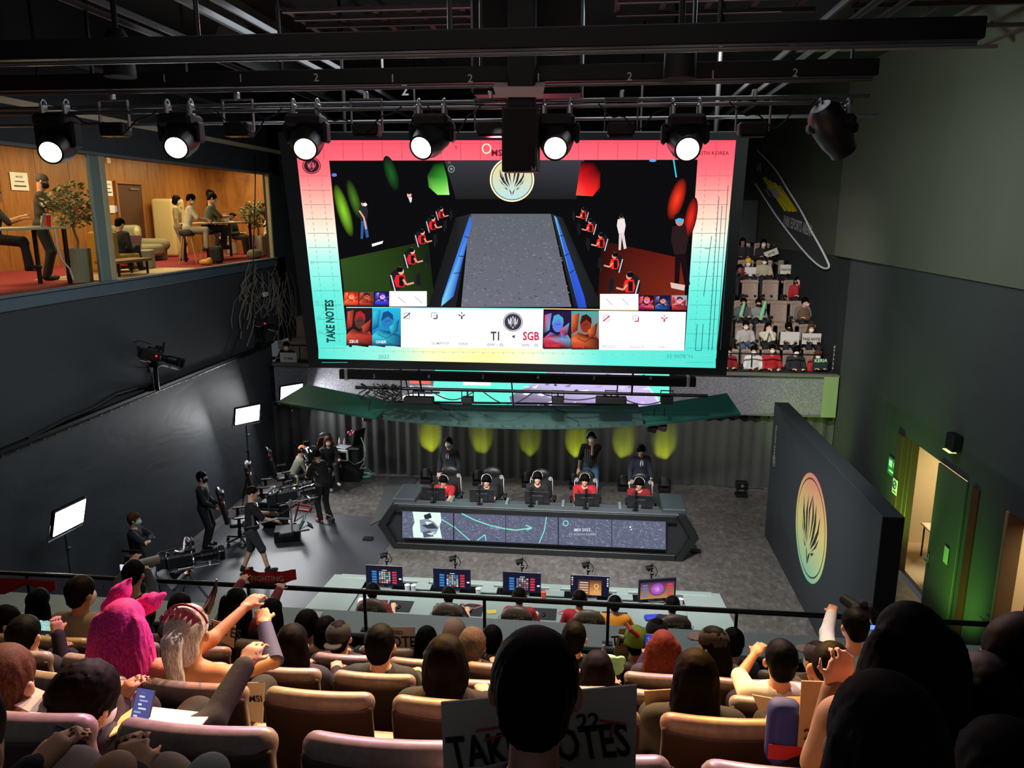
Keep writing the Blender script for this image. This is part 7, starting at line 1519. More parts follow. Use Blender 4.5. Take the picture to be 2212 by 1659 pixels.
def make_seat():
    t = thing('theatre_seat', 'x', 'seat', (0, 0, 0)); npmesh('backrest', *_sa, LEA, t); npmesh('back_shell', *_sb, SHELL, t); npmesh('seat_cushion', *_sc, LEA, t)
    MB().box((-.22, .15, .2), (.03, .3, .4), .01).box((.22, .15, .2), (.03, .3, .4), .01).box((0, .15, .36), (.44, .3, .03), .008).build('frame', BLKM, t)
    a = MB().box((.278, .16, .6), (.06, .36, .045), .02).box((.278, .1, .3), (.03, .12, .58), .01).build('armrest', mat('arm_pad', '5a4436', .4), t)
    MB().lathe([(.0, 0), (.048, 0), (.05, .08), (.046, .08), (.042, .012), (.0, .012)], (.278, .36, .58), 20).build('cup_holder', RUB, a, smooth=40)
    return t
seat0 = make_seat(); _used = [False]
def put_seat(x, y, z, label, grp, rz=0.):
    o = copy_tree(seat0) if _used[0] else seat0; _used[0] = True; o.location = (x, y, z); o.rotation_euler = (0, 0, rz); o['label'] = label; o['group'] = grp; return o
RN = ('nearest row', 'second row', 'third row', 'fourth row', 'fifth row', 'front row at the rail')
X0S = [-.82, -1.15, -1.16, -1.24, -1.2, -1.18]
for r in range(1, 6):
    wv = [X0S[r] + .575 * i for i in range(-12, 13)]; vis = []
    for x in wv:
        P = np.array([x, ROWY[r], ROWZ[r]]) - _C; zc = P @ _F; px = 1106 + FPX * (P @ _R) / zc
        if -150 < px < 2360: vis.append((x, px))
    for n_, (x, px) in enumerate(vis):
        side = 'leftmost' if n_ == 0 else 'rightmost' if n_ == len(vis) - 1 else ('second third fourth fifth sixth seventh eighth ninth tenth eleventh twelfth thirteenth fourteenth fifteenth sixteenth seventeenth eighteenth nineteenth'.split()[n_ - 1]) + ' seat from the left wall side'
        if r == 1 and 1840 < px < 2150: continue
        put_seat(x, ROWY[r] + .02, ROWZ[r] - 1.05, 'brown leather seat, %s, %s' % (RN[r], side), 'balcony seats, ' + RN[r])
def au(r, px, py, label, dY=.3, x=None, **kw):
    Y = ROWY[r] + dY - .1; hd = PY(px, py, Y); fl = ROWZ[r] - 1.05; yb = ROWY[r] + .26
    d = dict(mode='sit', h=.014, hair='short', shirt='1c1c20', trousers='16161a', seat=.43, skin='d8a080'); d.update(kw)
    for key in ('hl', 'hr'):
        v = d.get(key)
        if v is not None and len(v) == 3 and v[0] == 'p':
            pass
    root_x = hd.x if x is None else x
    if r == 5: d.setdefault('fl', (-.13, .36, .08)); d.setdefault('fr', (.13, .36, .08))
    return person(label, (root_x, yb, fl), head=(hd.x - root_x, Y - yb, hd.z - fl), **d)
def hp_(r, px, py, Y, x): # pixel hand target in local coordinates
    q = PY(px, py, Y); return (q.x - x, q.y - (ROWY[r] + .26), q.z - (ROWZ[r] - 1.05))
DK = '141417'
# nearest rows
bm = au(0, 1157, 1488, 'big head of a man with short black hair, seen from behind in the middle foreground', dY=.62, s=1.0, neck=.07, hair='short', h=.0075, shirt='101116', hl=(-.14, .42, .5), hr=(.14, .42, .5), skin='a06850')
au(0, 1905, 1610, 'woman with smooth dark hair low in the bottom right foreground', dY=.42, hair='long', h=.01, hc='dark', shirt='151315')
au(0, 2168, 1690, 'person in light top partly below the frame at the bottom right', dY=.6, h=.012, shirt='a8a8a0', hc='dark')
wl = PY(1960, 1405, 2.2).x; w1 = au(1, 1962, 1400, 'woman with very long black hair and a tan knit cardigan, arm propped on her elbow', dY=.27, hair='huge', h=.011, shirt='8a6848', hc='black', sleeve=1., hl=hp_(1, 1836, 1490, 2.25, wl), curl=1.0, poleL=(-.15, -.1, -1), skin='d8a080')
au(1, 2118, 1505, 'person with short black hair, right of the long haired woman', dY=.3, hair='bob', h=.012, shirt='3a2c4a', x=PY(2118, 1505, 2.23).x)
au(1, 2205, 1425, 'masked person at the right edge turned to the left, hand at the chin', dY=.35, yaw=0, look=(1.5, .25), hair='short', hc='dark', mask='c8c0b0', shirt='8a6a5c', h=.012, eyes=True, skin='e0b090', hl=hp_(1, 2176, 1530, 2.2, PY(2205, 1425, 2.28).x), poleL=(-.4, -.6, -1))
au(1, 185, 1520, 'person with tousled dark hair bent over the big phone at lower left', dY=.35, hair='curly', hc='dark', shirt='241c1e', h=.012, look=(-.3, .3), mask='e8e8e8', hr=(.35, .45, .75))
au(1, 12, 1475, 'person with brown hair cut off by the left edge, holding a white paper', dY=.3, hair='short', hc='brown', shirt='3a2c28', h=.012)
au(0, -100, 1610, 'dark clothed person cut off at the bottom left corner', dY=.35, h=.014, shirt='101012')
# third row of the balcony
pk = au(2, 270, 1352, 'cosplayer with long magenta hair and two tall fox ears', dY=.35, hair='huge', hc='pink', shirt='7a1e4a', bare=True, h=.01, s=1.0, skin='c88a70', hr=(.4, .5, 1.0))
sv = au(2, 408, 1365, 'cosplayer with a silver ponytail wig, red crown band and bare back', dY=.35, hair='pony', hc='silver', shirt='1c1c22', bare=True, h=.01, skin='c89068', hr=hp_(2, 548, 1345, 3.6, PY(408, 1365, 3.27).x), poleR=(1, -.2, -.6), curl=.9)
au(2, 963, 1432, 'person with round dark bobbed hair just left of the big head', dY=.32, hair='bob', hc='dark', shirt='1a1a1c', h=.012)
au(2, 1502, 1465, 'person with straight black shoulder length hair in front of an empty seat back', dY=.32, hair='long', shirt='1c1c1e', h=.012)
au(2, 1795, 1447, 'person with short cropped hair beside the tan board at right', dY=.35, hair='buzz', hc='black', shirt='a08868', h=.012, look=(-.2, .2))
# fourth row
au(3, 633, 1392, 'woman with long straight dark hair left of the backwards cap wearer', dY=.3, hair='long', hc='dark', shirt='241f22')
au(3, 822, 1393, 'man with short wavy black hair and a light stripe of glare on top', dY=.3, hair='short')
au(3, 1290, 1452, 'person with brown tinted hair tucked right of the big head', dY=.32, hair='bob', hc='dark')
au(3, 1686, 1428, 'man with an undercut and a cream t-shirt, long neck, pointing forward', dY=.35, hair='short', shirt='e0d4c0', sleeve=.5, skin='d8946c', hl=hp_(3, 1640, 1412, 4.7, PY(1686, 1428, 4.33).x), poleL=(-1, -.2, -.6), curl=.3)
au(3, 55, 1372, 'person with round black hair holding up a phone at the far left', dY=.3, hair='short', hr=hp_(3, 100, 1368, 4.5, PY(55, 1372, 4.28).x))
# fifth row
au(4, 733, 1377, 'person in a dark backwards cap in front of the long grey ledge', dY=.3, hat=('bcap', '2c2a28'), hc='dark')
au(4, 1021, 1395, 'person with wavy grey hair and a black jacket with white straps', dY=.3, hair='curly', hc='grey', shirt='101012')
au(4, 1432, 1398, 'woman with long auburn hair filming with a phone', dY=.3, hair='huge', hc='red', shirt='2c2230', hl=hp_(4, 1398, 1418, 5.6, PY(1432, 1398, 5.32).x), s=.98)
au(4, 1538, 1392, 'woman in a black cap turned left with a white mask and long black hair', dY=.32, hair='long', hat=('cap', '26201e'), look=(1.0, .1), mask='d8ccc4', eyes=True)
au(4, 1765, 1425, 'person in a dark grey baseball cap and mask near the right end', dY=.3, hat=('cap', '2e2a2e'), mask='d8ccc4', look=(.5, .1), hc='dark', shirt='4a4038')
au(4, 176, 1281, 'man in a beige button shirt leaning up and filming over the rail', dY=.5, hair='short', hc='dark', shirt='8a7c68', sleeve=.6, s=1.08, hr=hp_(4, 232, 1285, 5.9, PY(176, 1281, 5.52).x), poleR=(1, 0, -.6), mask='d8ccc4', look=(-.3, .1), skin='b07858')
au(4, 15, 1342, 'person with short black hair and glasses at the left edge', dY=.2, look=(-1.0, 0), glasses=True, shirt='2a2a2a')
au(4, 1240, 1378, 'man with short dark hair right behind the big head, near the rail', dY=.45, hair='short')
au(4, 1845, 1352, 'photographer in a white shirt with a camera to the eye and a raised hand', dY=.5, hair='short', shirt='c8ccd4', sleeve=1., look=(.2, .05), mask='e8e8e8', skin='d89878', hl=hp_(4, 1806, 1325, 5.9, PY(1845, 1352, 5.52).x), hr=hp_(4, 1880, 1345, 5.9, PY(1845, 1352, 5.52).x), poleL=(-1, 0, -.6), curl=.3)
# front row at the rail
au(5, 511, 1300, 'woman with long black hair raising a red banner over the rail', dY=.35, hair='huge', hc='black', shirt='7a1c20', hl=hp_(5, 520, 1240, 6.85, PY(511, 1300, 6.35).x), hr=hp_(5, 600, 1262, 6.85, PY(511, 1300, 6.35).x), poleL=(-1, .2, -.3), poleR=(1, .2, -.3))
au(5, 588, 1322, 'person with straight dark hair and a raised hand beside the banner holder', dY=.3, hair='long', hc='dark', shirt='1c1c20')
au(5, 664, 1350, 'person with swept black hair behind the long haired woman', dY=.2, hair='curly', shirt='3a3a40')
au(5, 705, 1362, 'person with dark hair half hidden behind the backwards cap', dY=.1, hair='bob', shirt='2c2c30')
au(5, 922, 1383, 'woman with black hair and a pink clip near the grey ledge', dY=.25, hair='long', shirt='5a2c2c')
au(5, 982, 1368, 'person in a pale beret shaped cap near the grey ledge', dY=.2, hat=('beanie', '9a8c78'), hc='grey')
au(5, 1063, 1382, 'person with a dark head of hair just left of the big head top', dY=.15, hair='short')
fg = au(5, 1373, 1385, 'fan in a lime green hooded frog style hat with a red trim', dY=.2, hat=('beanie', '86a830'), shirt='5a7a2c', hc='dark')
au(5, 1418, 1368, 'person in a wide black bucket hat behind the auburn haired woman', dY=.35, hat=('cap', '202022'), hair='short')
au(5, 1583, 1388, 'person with thin dark hair and a blue grey jacket near the rail', dY=.3, hair='short', shirt='4a5866')
au(5, 2155, 1412, 'person with short hair and a pale mask seated near the right rail', dY=.1, hair='short', look=(.8, 0), mask='d8c8b8', glasses=True)
au(5, 290, 1240, 'photographer in black raising a long lens camera at the left rail', dY=.4, hair='short', shirt='151518', s=1.0, hl=hp_(5, 272, 1215, 6.75, PY(290, 1240, 6.4).x), hr=hp_(5, 300, 1222, 6.8, PY(290, 1240, 6.4).x), poleL=(-1, 0, -.6), poleR=(1, 0, -.6), look=(0, .2), skin='d8a080')
au(5, 85, 1300, 'dark clothed person behind the red scarf on the rail at left', dY=.3, shirt='141416', hair='long')
au(5, 390, 1312, 'person in a grey hoodie with one hand on the rail at left', dY=.0, shirt='4a4e54', hair='short', hl=(-.35, .5, .95))
# costume extras
def fur_ear(base, tip, r0, m, name, parent):
    b, t_ = np.array(base), np.array(tip); mid = (b + t_) / 2 + np.array([0, 0, .0])
    def hz(D, G): return D + .004 * np.sin(G[..., 0] * 160 + G[..., 2] * 40) * np.sin(G[..., 2] * 50)
    npmesh(name, *sdf([(('c', tuple(b), tuple(mid), r0, r0 * .85), .05), (('c', tuple(mid), tuple(t_), r0 * .85, .012), .03)], .008, post=hz), m, parent)
def loc_of(p, px, py, Y): q = PY(px, py, Y); return tuple(np.array(q) - np.array(p['root'].location))
fur_ear(loc_of(pk, 242, 1310, 3.28), loc_of(pk, 280, 1252, 3.35), .05, hairmat('pink'), 'fox_ear', pk['root']); fur_ear(loc_of(pk, 295, 1318, 3.28), loc_of(pk, 356, 1284, 3.35), .05, hairmat('pink'), 'fox_ear', pk['root'])
H_ = sv['Hc']; hz = MB()
hz.tube([(H_[0] + .112 * math.cos(a), H_[1] - .02, H_[2] + .04 + .115 * math.sin(a)) for a in np.linspace(.2, 2.94, 14)], .006, 6)
for i in range(7):
    a = .7 + i * .29; c, s_ = math.cos(a), math.sin(a); hz.add([(H_[0] + .118 * c - .015, H_[1] - .06, H_[2] + .04 + .1 * s_), (H_[0] + .118 * c + .015, H_[1] - .06, H_[2] + .04 + .1 * s_), (H_[0] + .1 * c, H_[1] - .085, H_[2] + .04 + .145 * s_), (H_[0] + .1 * c, H_[1] - .11, H_[2] + .05 + .07 * s_)], [(0, 1, 2), (0, 3, 1), (0, 2, 3), (1, 3, 2)])
hz.build('crown_band', mat('crown_red', '7a1c38', .6), sv['root'])
MB().tube([loc_of(sv, 445, 1322, 3.25), loc_of(sv, 455, 1300, 3.25), loc_of(sv, 464, 1275, 3.25), loc_of(sv, 468, 1251, 3.25)], [.022, .02, .013, .002], 10).build('black_horn', mat('horn_black', '0e0e12', .15), sv['root'], smooth=True)
MB().tube([tuple(sv['T'](.1, -.1, .48)), tuple(sv['T'](.12, -.115, .35)), tuple(sv['T'](.11, -.105, .15))], .014, 6).build('strap', mat('strap_black', '121214', .5), sv['root'])
a_, e_, w_ = sv['arms'][1]; MB().tube([tuple(e_ + (w_ - e_) * t_) for t_ in (-.05, .3, .6, .92)], [.056, .05, .044, .04], 12).build('arm_sleeve', mat('sleeve_blue', '4a5080', .8), sv['root'], smooth=True)
H_ = fg['Hc']; MB().tube([(H_[0] + .02, H_[1] - .12, H_[2] + .12), (H_[0] - .05, H_[1] - .1, H_[2] + .16), (H_[0] - .08, H_[1] - .02, H_[2] + .17)], .02, 8).build('red_trim', mat('trim_red', 'b02020', .6), fg['root']); MB().tube([(H_[0] - .11, H_[1] - .03, H_[2] + .05), (H_[0] - .16, H_[1] - .03, H_[2] + .07)], [.02, .006], 8).build('white_spike', WHITE, fg['root'])
H_ = bm['Hc']
# boards, papers and phones
CARD = mat('card_white', 'c8bfae', .7, var=.08, vscale=4); CARDT = mat('card_tan', 'a8906a', .7, var=.08, vscale=4); INK = mat('ink_black', '16161a', .7); INKR = mat('ink_red', 'b03a2c', .7)
def board(label, c4, Y, name='fan_board', m=None, words=(), lines=(), bendy=0.):
    """corners as pixels clockwise from top left, lying on a tilted sheet"""
    P = [PY(x, y, Y if not isinstance(Y, (tuple, list)) else Y[i]) for i, (x, y) in enumerate(c4)]; o = P[0]
    t = thing(name, label, 'board' if name == 'fan_board' else 'paper', tuple(o)); n = (P[1] - P[0]).cross(P[3] - P[0]).normalized() * .004
    if n.y > 0: n = -n
    def pt(u, v, L=0.): return P[0] * (1 - u) * (1 - v) + P[1] * u * (1 - v) + P[2] * u * v + P[3] * (1 - u) * v + n * (1 + L) - n.normalized() * bendy * math.sin(u * math.pi) * .0
    N_ = 6; vs = [pt(i / N_, j / N_) for j in range(N_ + 1) for i in range(N_ + 1)]; nv = len(vs); vs += [v - n * 1.5 for v in vs]
    fs = [(j * 7 + i, j * 7 + i + 1, (j + 1) * 7 + i + 1, (j + 1) * 7 + i) for j in range(N_) for i in range(N_)]; fs += [tuple(nv + q for q in reversed(f)) for f in fs[:]]
    bd = [i for i in range(7)] + [7 * j + 6 for j in range(1, 7)] + [42 + i for i in range(5, -1, -1)] + [7 * j for j in range(5, 0, -1)]
    fs += [(bd[i], bd[(i + 1) % 24], nv + bd[(i + 1) % 24], nv + bd[i]) for i in range(24)]
    MB().add(vs, fs).build('sheet', m or CARD, t, True)
    X_ = (P[1] - P[0]); 
    if words:
        w_ = MB()
        for s_, u, v, sz, sx in words:
            mm = plane_m(pt(u, v, .6), P[1] - P[0], P[0] - P[3]); text(w_, s_, mm, sz, .02, sx=sx, lift=.0015)
        w_.build('lettering', INK, t, True)
    if lines:
        for (u0, v0), (u1, v1) in lines: MB().tube([pt(u0, v0, .7), pt(u1, v1, .7)], .004, 4).build('red_line', INKR, t, True)
    return t
board('large white TAKE NOTES board held up in front of the big head', ((953, 1516), (1376, 1478), (1372, 1700), (962, 1730)), 1.74, words=[('TAKE NOTES', .5, .52, .135, .6), ('22', .76, .3, .06, 1.)], lines=[((.82, .3), (.95, .36)), ((.88, .33), (.87, .48)), ((.18, .3), (.3, .28)), ((.22, .4), (.32, .36))])
board('tan board with a red drawing beside the cardigan woman', ((1731, 1470), (1838, 1474), (1822, 1662), (1720, 1650)), 2.55, m=CARDT, words=[('23', .28, .62, .06, 1.)], lines=[((.35, .22), (.62, .22)), ((.35, .22), (.35, .3)), ((.52, .22), (.52, .38))])
board('pale MSI TAKE NOTES board at the bottom right corner', ((2108, 1570), (2230, 1566), (2240, 1680), (2130, 1690)), 1.7, words=[('MSI', .55, .3, .05, 1.), ('TAKE', .5, .75, .1, .9)])
board('small board with OTES lettering held up by two hands near the rail', ((822, 1354), (897, 1354), (896, 1412), (826, 1414)), 6.2, words=[('NOTES', .6, .55, .15, .8), ('2022', .5, .2, .05, 1.)])
board('brown tinted TAKE board held left of the green hat', ((1338, 1358), (1384, 1356), (1366, 1420), (1325, 1412)), 6.15, m=CARDT, words=[('TAKE', .45, .45, .13, .8)])
board('beige board standing behind the black haired person in the third row', ((1391, 1492), (1452, 1488), (1450, 1540), (1395, 1532)), 3.2, m=CARDT)
board('white board wedged between two seats of the third row', ((535, 1474), (572, 1474), (568, 1562), (538, 1556)), 3.3, words=[('MSI', .5, .4, .05, 1.)])
board('board with dark lettering lying behind the silver ponytail', ((456, 1338), (510, 1352), (505, 1400), (456, 1372)), 5.2, m=CARDT, words=[('NOTES', .5, .4, .12, .8)])
board('folded white paper held at the lower left, lit with warm tints', ((4, 1510), (60, 1479), (106, 1498), (98, 1556)), (2.1, 2.2, 2.15, 2.0), name='paper_sheet')
board('white sheet with a rainbow streak across it, left of centre in the second row', ((330, 1528), (456, 1542), (430, 1572), (318, 1562)), (2.5, 2.45, 2.15, 2.2), name='paper_sheet', m=mat('paper', 'e8e4dc', .7))
board('yellowish paper on the lap behind the big phone', ((262, 1548), (290, 1528), (284, 1566), (236, 1590)), (2.3, 2.4, 2.2, 2.1), name='paper_sheet', m=mat('paper_y', 'd8b868', .7))
board('white box paper on the seat right of the cream t-shirt man', ((1625, 1500), (1690, 1512), (1725, 1540), (1640, 1535)), 3.1, name='paper_sheet')
# banner
P = [PY(x, y, 6.95) for x, y in ((522, 1234), (636, 1234), (638, 1256), (545, 1268))]
t = thing('fan_banner', 'red and white cloth banner stretched over the rail by the long haired woman', 'banner', tuple(P[0])); V = []; N_ = 14
for j in range(5):
    for i in range(N_ + 1):
        u, v = i / N_, j / 4; q = P[0] * (1 - u) * (1 - v) + P[1] * u * (1 - v) + P[2] * u * v + P[3] * (1 - u) * v; V.append(q + Vector((0, .03 * math.sin(u * 14), .012 * math.sin(u * 9))))
nv = len(V); V += [v + Vector((0, .006, 0)) for v in V]; fs = [(j * 15 + i, j * 15 + i + 1, (j + 1) * 15 + i + 1, (j + 1) * 15 + i) for j in range(4) for i in range(N_)]; fs += [tuple(nv + q for q in reversed(f)) for f in fs[:]]
MB().add(V, fs).build('cloth', mat('banner_red', 'a02028', .7, var=.2, vscale=14), t, True, True); q = MB(); text(q, 'FIGHTING', plane_m(P[0].lerp(P[2], .52) + Vector((0, -.05, 0)), P[1] - P[0], (0, 0, 1)), .085, .01, sx=.9); q.build('lettering', mat('banner_white', 'd8c8c0', .7), t, True)
# red scarf on the rail
V = [PY(x, y, 6.86) for x, y in ((-20, 1250), (20, 1250), (60, 1252), (118, 1256), (120, 1274), (100, 1284), (60, 1262), (10, 1284), (-20, 1284))]
tag(MB().add(V + [v + Vector((0, .02, 0)) for v in V], [tuple(range(9))] + [tuple(range(17, 8, -1))] + [(i, 9 + i, 9 + (i + 1) % 9, (i + 1) % 9) for i in range(9)]).build('red_scarf', mat('scarf_red', 'b02018', .8), None, True), 'bright red scarf hung over the rail at the far left', 'scarf')
t = thing('photo_camera', 'black photo camera with a long pale lens at the left rail', 'camera', PY(285, 1220, 6.85)); MB().box((0, 0, 0), (.15, .1, .11), .02).box((-.03, 0, .07), (.07, .08, .06), .015).build('body', BLK, t); MB().cyl((.05, .03, 0), (.22, .14, .01), .04, .045, 14).build('lens', mat('lens_pale', 'a8aca4', .4), t); MB().box((-.05, -.055, -.01), (.09, .01, .07), .003).build('display', emis('cam_display', 'e0d8f0', 1), t); MB().box((0, .0, .15), (.2, .02, .03), .008).build('microphone', BLK, t)
t = thing('photo_camera', 'black camera with a shoulder strap held by the white shirted photographer', 'camera', PY(1862, 1320, 5.85)); MB().box((0, 0, 0), (.15, .1, .11), .02).box((0, 0, .07), (.06, .08, .05), .015).cyl((-.02, .03, 0), (-.1, .16, .02), .045, .04, 14).build('body', BLK, t); MB().tube([(.07, 0, .03), (.14, -.02, -.02), (.22, -.05, -.06), (.3, -.1, -.16)], .01, 5).build('strap', RUB, t); MB().box((.06, -.08, -.1), (.05, .01, .05), .003).build('display', emis('cam_blue', '6080f0', 2), t)
def phone(label, px, py, Y, w_, h_, rot, scr='8080c0', lines=True):
    t = thing('smartphone', label, 'phone', PY(px, py, Y)); mm = Matrix.Rotation(rot, 4, 'Y') @ Matrix.Rotation(R(-25), 4, 'X'); m = MB(); m.m = mm; m.box((0, 0, 0), (w_, .009, h_), .004); m.build('case', mat('phone_case', '2a2a2e', .25, metal=.4), t)
    rr = random.Random(int(px)); C = Canvas(lambda x, y, L=0: mm @ Vector((-w_ / 2 + x * w_, -.0048 - .0002 * L, h_ / 2 - y * h_))); C.rect(.05, .03, .95, .97, scr)
    if lines:
        for i in range(9): x = rr.uniform(.1, .4); C.rect(x, .1 + i * .09, x + rr.uniform(.15, .45), .14 + i * .09, rr.choice(('e8e8f8', 'b0b0d8', '6868a0', 'ffffff')), 2)
        if px < 200:
            for i in range(3): C.rect(.55, .55 + i * .08, .85, .6 + i * .08, 'd8e040', 3)
    C.build('display', screen_mat('screen_phone', .9), t)
phone('phone with a bright list on screen held at the lower left', 307, 1532, 2.3, .072, .15, R(6), '5a5a98'); phone('phone with a dark chat screen in the bottom left corner', 122, 1632, 1.75, .072, .15, R(18), '15161c')
phone('phone filming the stage in the hand of the auburn haired woman', 1404, 1392, 5.6, .08, .16, 0, '3040c0'); phone('phone held up by the round haired person at far left', 102, 1352, 4.6, .14, .07, 0, '90d8c8'); phone('dark phone held by the man in the beige shirt', 240, 1268, 5.95, .15, .075, 0, '1c1c20', False)
phone('glinting phone at the bottom right of the long haired woman', 2138, 1628, 1.8, .07, .13, R(-25), 'a0a8c8')
for px, py, Y, c, lb in ((1303, 1418, 6.1, 'd8e0e8', 'clear water bottle standing near the rail right of the big head'),):
    q = PY(px, py, Y); tag(MB().lathe([(0, -.1), (.033, -.1), (.035, .03), (.015, .07), (.015, .11), (0, .11)], q, 14).build('water_bottle', mat('bottle_w', c, .1), None, True, True), lb, 'bottle')
q = PY(1325, 1442, 4.6); t = thing('plush_toy', 'small pale green plush tucked beside the brown haired person', 'toy', q); npmesh('body', *sdf([(('e', (0, 0, 0), (.07, .05, .05), None), .02), (('e', (-.03, 0, .07), (.05, .03, .02), None), .02), (('e', (.05, 0, .06), (.03, .02, .03), None), .02)], .01), mat('plush_green', '9ad8a8', .8), t)
t = thing('hand_bag', 'brown leather bag on the seat behind the bare backed cosplayer', 'bag', PY(590, 1470, 4.5)); npmesh('body', *sdf([(('c', (-.12, 0, 0), (.12, 0, 0), .06, .06), .02)], .015), mat('bag_brown', '6a5040', .5), t)
t = thing('backpack', 'blue and red bag hanging beside the seats right of centre', 'bag', PY(1690, 1590, 2.6)); npmesh('body', *sdf([(('b', (0, 0, .02), (.06, .05, .13), None, .04), .02)], .015), mat('bag_blue', '24348a', .7, var=.3, vscale=5), t); MB().box((0, -.052, -.03), (.12, .006, .06), .002).build('red_band', mat('band_red', 'b02430', .7), t)
for px, py, c, lb in ((240, 1650, 'b88a68', 'bare knee or cap at the bottom left edge'), (445, 1655, '9a9c98', 'grey rounded cap at the bottom edge left of centre')):
    q = PY(px, py, 1.45); t = thing('round_cap', lb.replace('bare knee or cap', 'tan rounded cap'), 'cap', q); npmesh('crown', *sdf([('e', (0, 0, -.03), (.05, .06, .05), None)], .008), mat('capc_' + c, c, .7), t)
tag(MB().box((PY(180, 1345, 6.6).x, 6.72, 2.62), (1.3, .14, .04), .01).build('shelf_board', mat('shelf_beige', '8a7c5a', .6), None, True), 'beige board lying on the front row shelf at left', 'board') if False else None
q = PZ(700, 1345, 3.06); tag(MB().box((PZ(665, 1338, 3.06).x, 7.12, 3.055), (.22, .12, .02), .006).build('tray', mat('tray_pale', 'c8ccc0', .5), None, True), 'pale tray lying on the grey ledge left of the first rail post', 'tray')
# ---------------- far tribune
def tri_seat(i, px, lb):
    p = PY(px, SEATPX[i], SEATY[i]); put_seat(p.x, SEATY[i], TZ[i] - 1.05, lb, 'tribune seats, row %s' % ('one two three four five six'.split()[i]), R(180))
TSEATS = ((0, (1578, 1622, 1666, 1712, 1757)), (1, (1608, 1653, 1700, 1747)), (2, (1605, 1640, 1684, 1727)), (3, (1622, 1666, 1712)), (4, (1612, 1652, 1700)), (5, (1605, 1647, 1690)))
NM = ('leftmost', 'second from left', 'third from left', 'fourth from left', 'rightmost')
for i, l in TSEATS:
    for j, px in enumerate(l): tri_seat(i, px, 'tribune seat right of the screen, %s row up, %s' % (('first', 'second', 'third', 'fourth', 'fifth', 'top')[i], NM[j]))
for i, px, lb in ((0, 652, 'brown tribune seat left of the big screen, bottom row, by the person with the sign'), (1, 655, 'brown tribune seat left of the big screen, second row'), (2, 658, 'brown tribune seat left of the big screen, third row'), (0, 620, 'brown tribune seat left of the big screen under the person with the sign')): tri_seat(i, px, lb)
def tp(i, px, py, label, **kw):
    Y = SEATY[i] - .22; hd = PY(px, py, Y); fl = TZ[i] - 1.05; d = dict(mode='sit', yaw=R(180), h=.018, hair='short', trousers='1c1c22', skin='e6b496', eyes=True, s=1.0); d.update(kw)
    return person(label, (hd.x, SEATY[i] - .25, fl), head=(0, .0, hd.z - fl), **d)
W = 'f4f4f4'
tp(0, 1573, 758, 'fan in a red and black jersey half hidden by the screen edge, tribune front row', shirt='8a1c24', mask=W); tp(0, 1628, 757, 'fan in a white sweater with folded hands, tribune front row', shirt='e0e0dc', mask=W, hc='black'); jr = tp(0, 1668, 754, 'fan in a red and black jersey with a white mask, tribune front row', shirt='b8202a', mask=W)
tp(0, 1720, 758, 'fan in an open black and white jacket, tribune front row', shirt='26262c', mask=W, hair='bowl'); kr = tp(0, 1766, 767, 'fan holding a dark green jersey flag, rightmost in the tribune front row', shirt='b8202a', mask=W, hair='bob', hc='brown')
tp(1, 1611, 703, 'fan in a pale grey hoodie, blue jeans and white mask, tribune second row', shirt='b8b4b0', trousers='4a6078', mask=W); tp(1, 1659, 707, 'woman in a cream sweater with hands clasped at her face, tribune second row', shirt='dcd4c0', hair='long', hl=(-.03, .17, .93), hr=(.03, .17, .93), poleL=(-.4, .2, -1), poleR=(.4, .2, -1))
tp(1, 1703, 706, 'person in black holding a white drawing board, tribune second row', shirt='141418', mask='141418', hair='bowl'); tp(1, 1752, 709, 'woman with brown hair and white mask holding a TAKE NOTES board, tribune second row', shirt='16282c', mask=W, hair='long', hc='brown')
tp(2, 1606, 653, 'man in a checked shirt with a green light stick, tribune third row', shirt='5a5a5c', mask='141418', hc='dark'); tp(2, 1638, 655, 'man in a grey top leaning on a pale green roll, tribune third row', shirt='8a8c90', mask='141418'); tp(2, 1738, 652, 'person with a brown jacket on the lap, rightmost in the tribune third row', shirt='6a6a70', hair='bowl', hl=(-.05, .16, .95), poleL=(-.4, .2, -1))
tp(3, 1724, 606, 'person in a bright red sweater and black mask, tribune fourth row', shirt='b01c2c', mask='141418', hl=(-.02, .16, .95), poleL=(-.4, .2, -1))
tp(4, 1616, 567, 'fan in a yellow hat holding a blank card, tribune fifth row', shirt='6a2024', hat=('beanie', 'd8a820'), mask=W); tp(4, 1651, 563, 'fan in a beige sweatshirt and black cap, tribune fifth row', shirt='b8ac94', hat=('cap', '18181a'), mask=W); tp(4, 1702, 573, 'person hidden behind a TAKE NOTES board, tribune fifth row', shirt='141418', hair='long')
tp(5, 1649, 526, 'woman with long black hair holding a tilted paper, tribune top row', shirt='1c1a1e', hair='long', mask=W); tp(5, 1604, 523, 'person in a dark hood at the left of the tribune top row', shirt='18181c', hair='bob', skin='8a6a5c')
tp(4, 1598, 580, 'dark clothed person beside the screen edge, tribune fifth row', shirt='202426', hair='long', skin='8a6a5c')
tp(0, 619, 748, 'person in black holding a printed sign, left of the big screen', shirt='17181a', mask=W, hc='black')
def tboard(label, px, py, w_, h_, i, words=None, m=None, rot=0., dY=.55, name='fan_board'):
    q = PY(px, py, SEATY[i] - dY); t = thing(name, label, 'board', q); mm = Matrix.Rotation(rot, 4, 'Y'); a = MB(); a.m = mm; a.box((0, 0, 0), (w_, .01, h_), .002); a.build('sheet', m or mat('card_far', 'd8d4cc', .7), t)
    if words: b = MB(); text(b, words, mm @ plane_m((0, -.007, -.01), (1, 0, 0), (0, 0, 1)), w_ * .2, .03, sx=.8); b.build('lettering', INK, t)
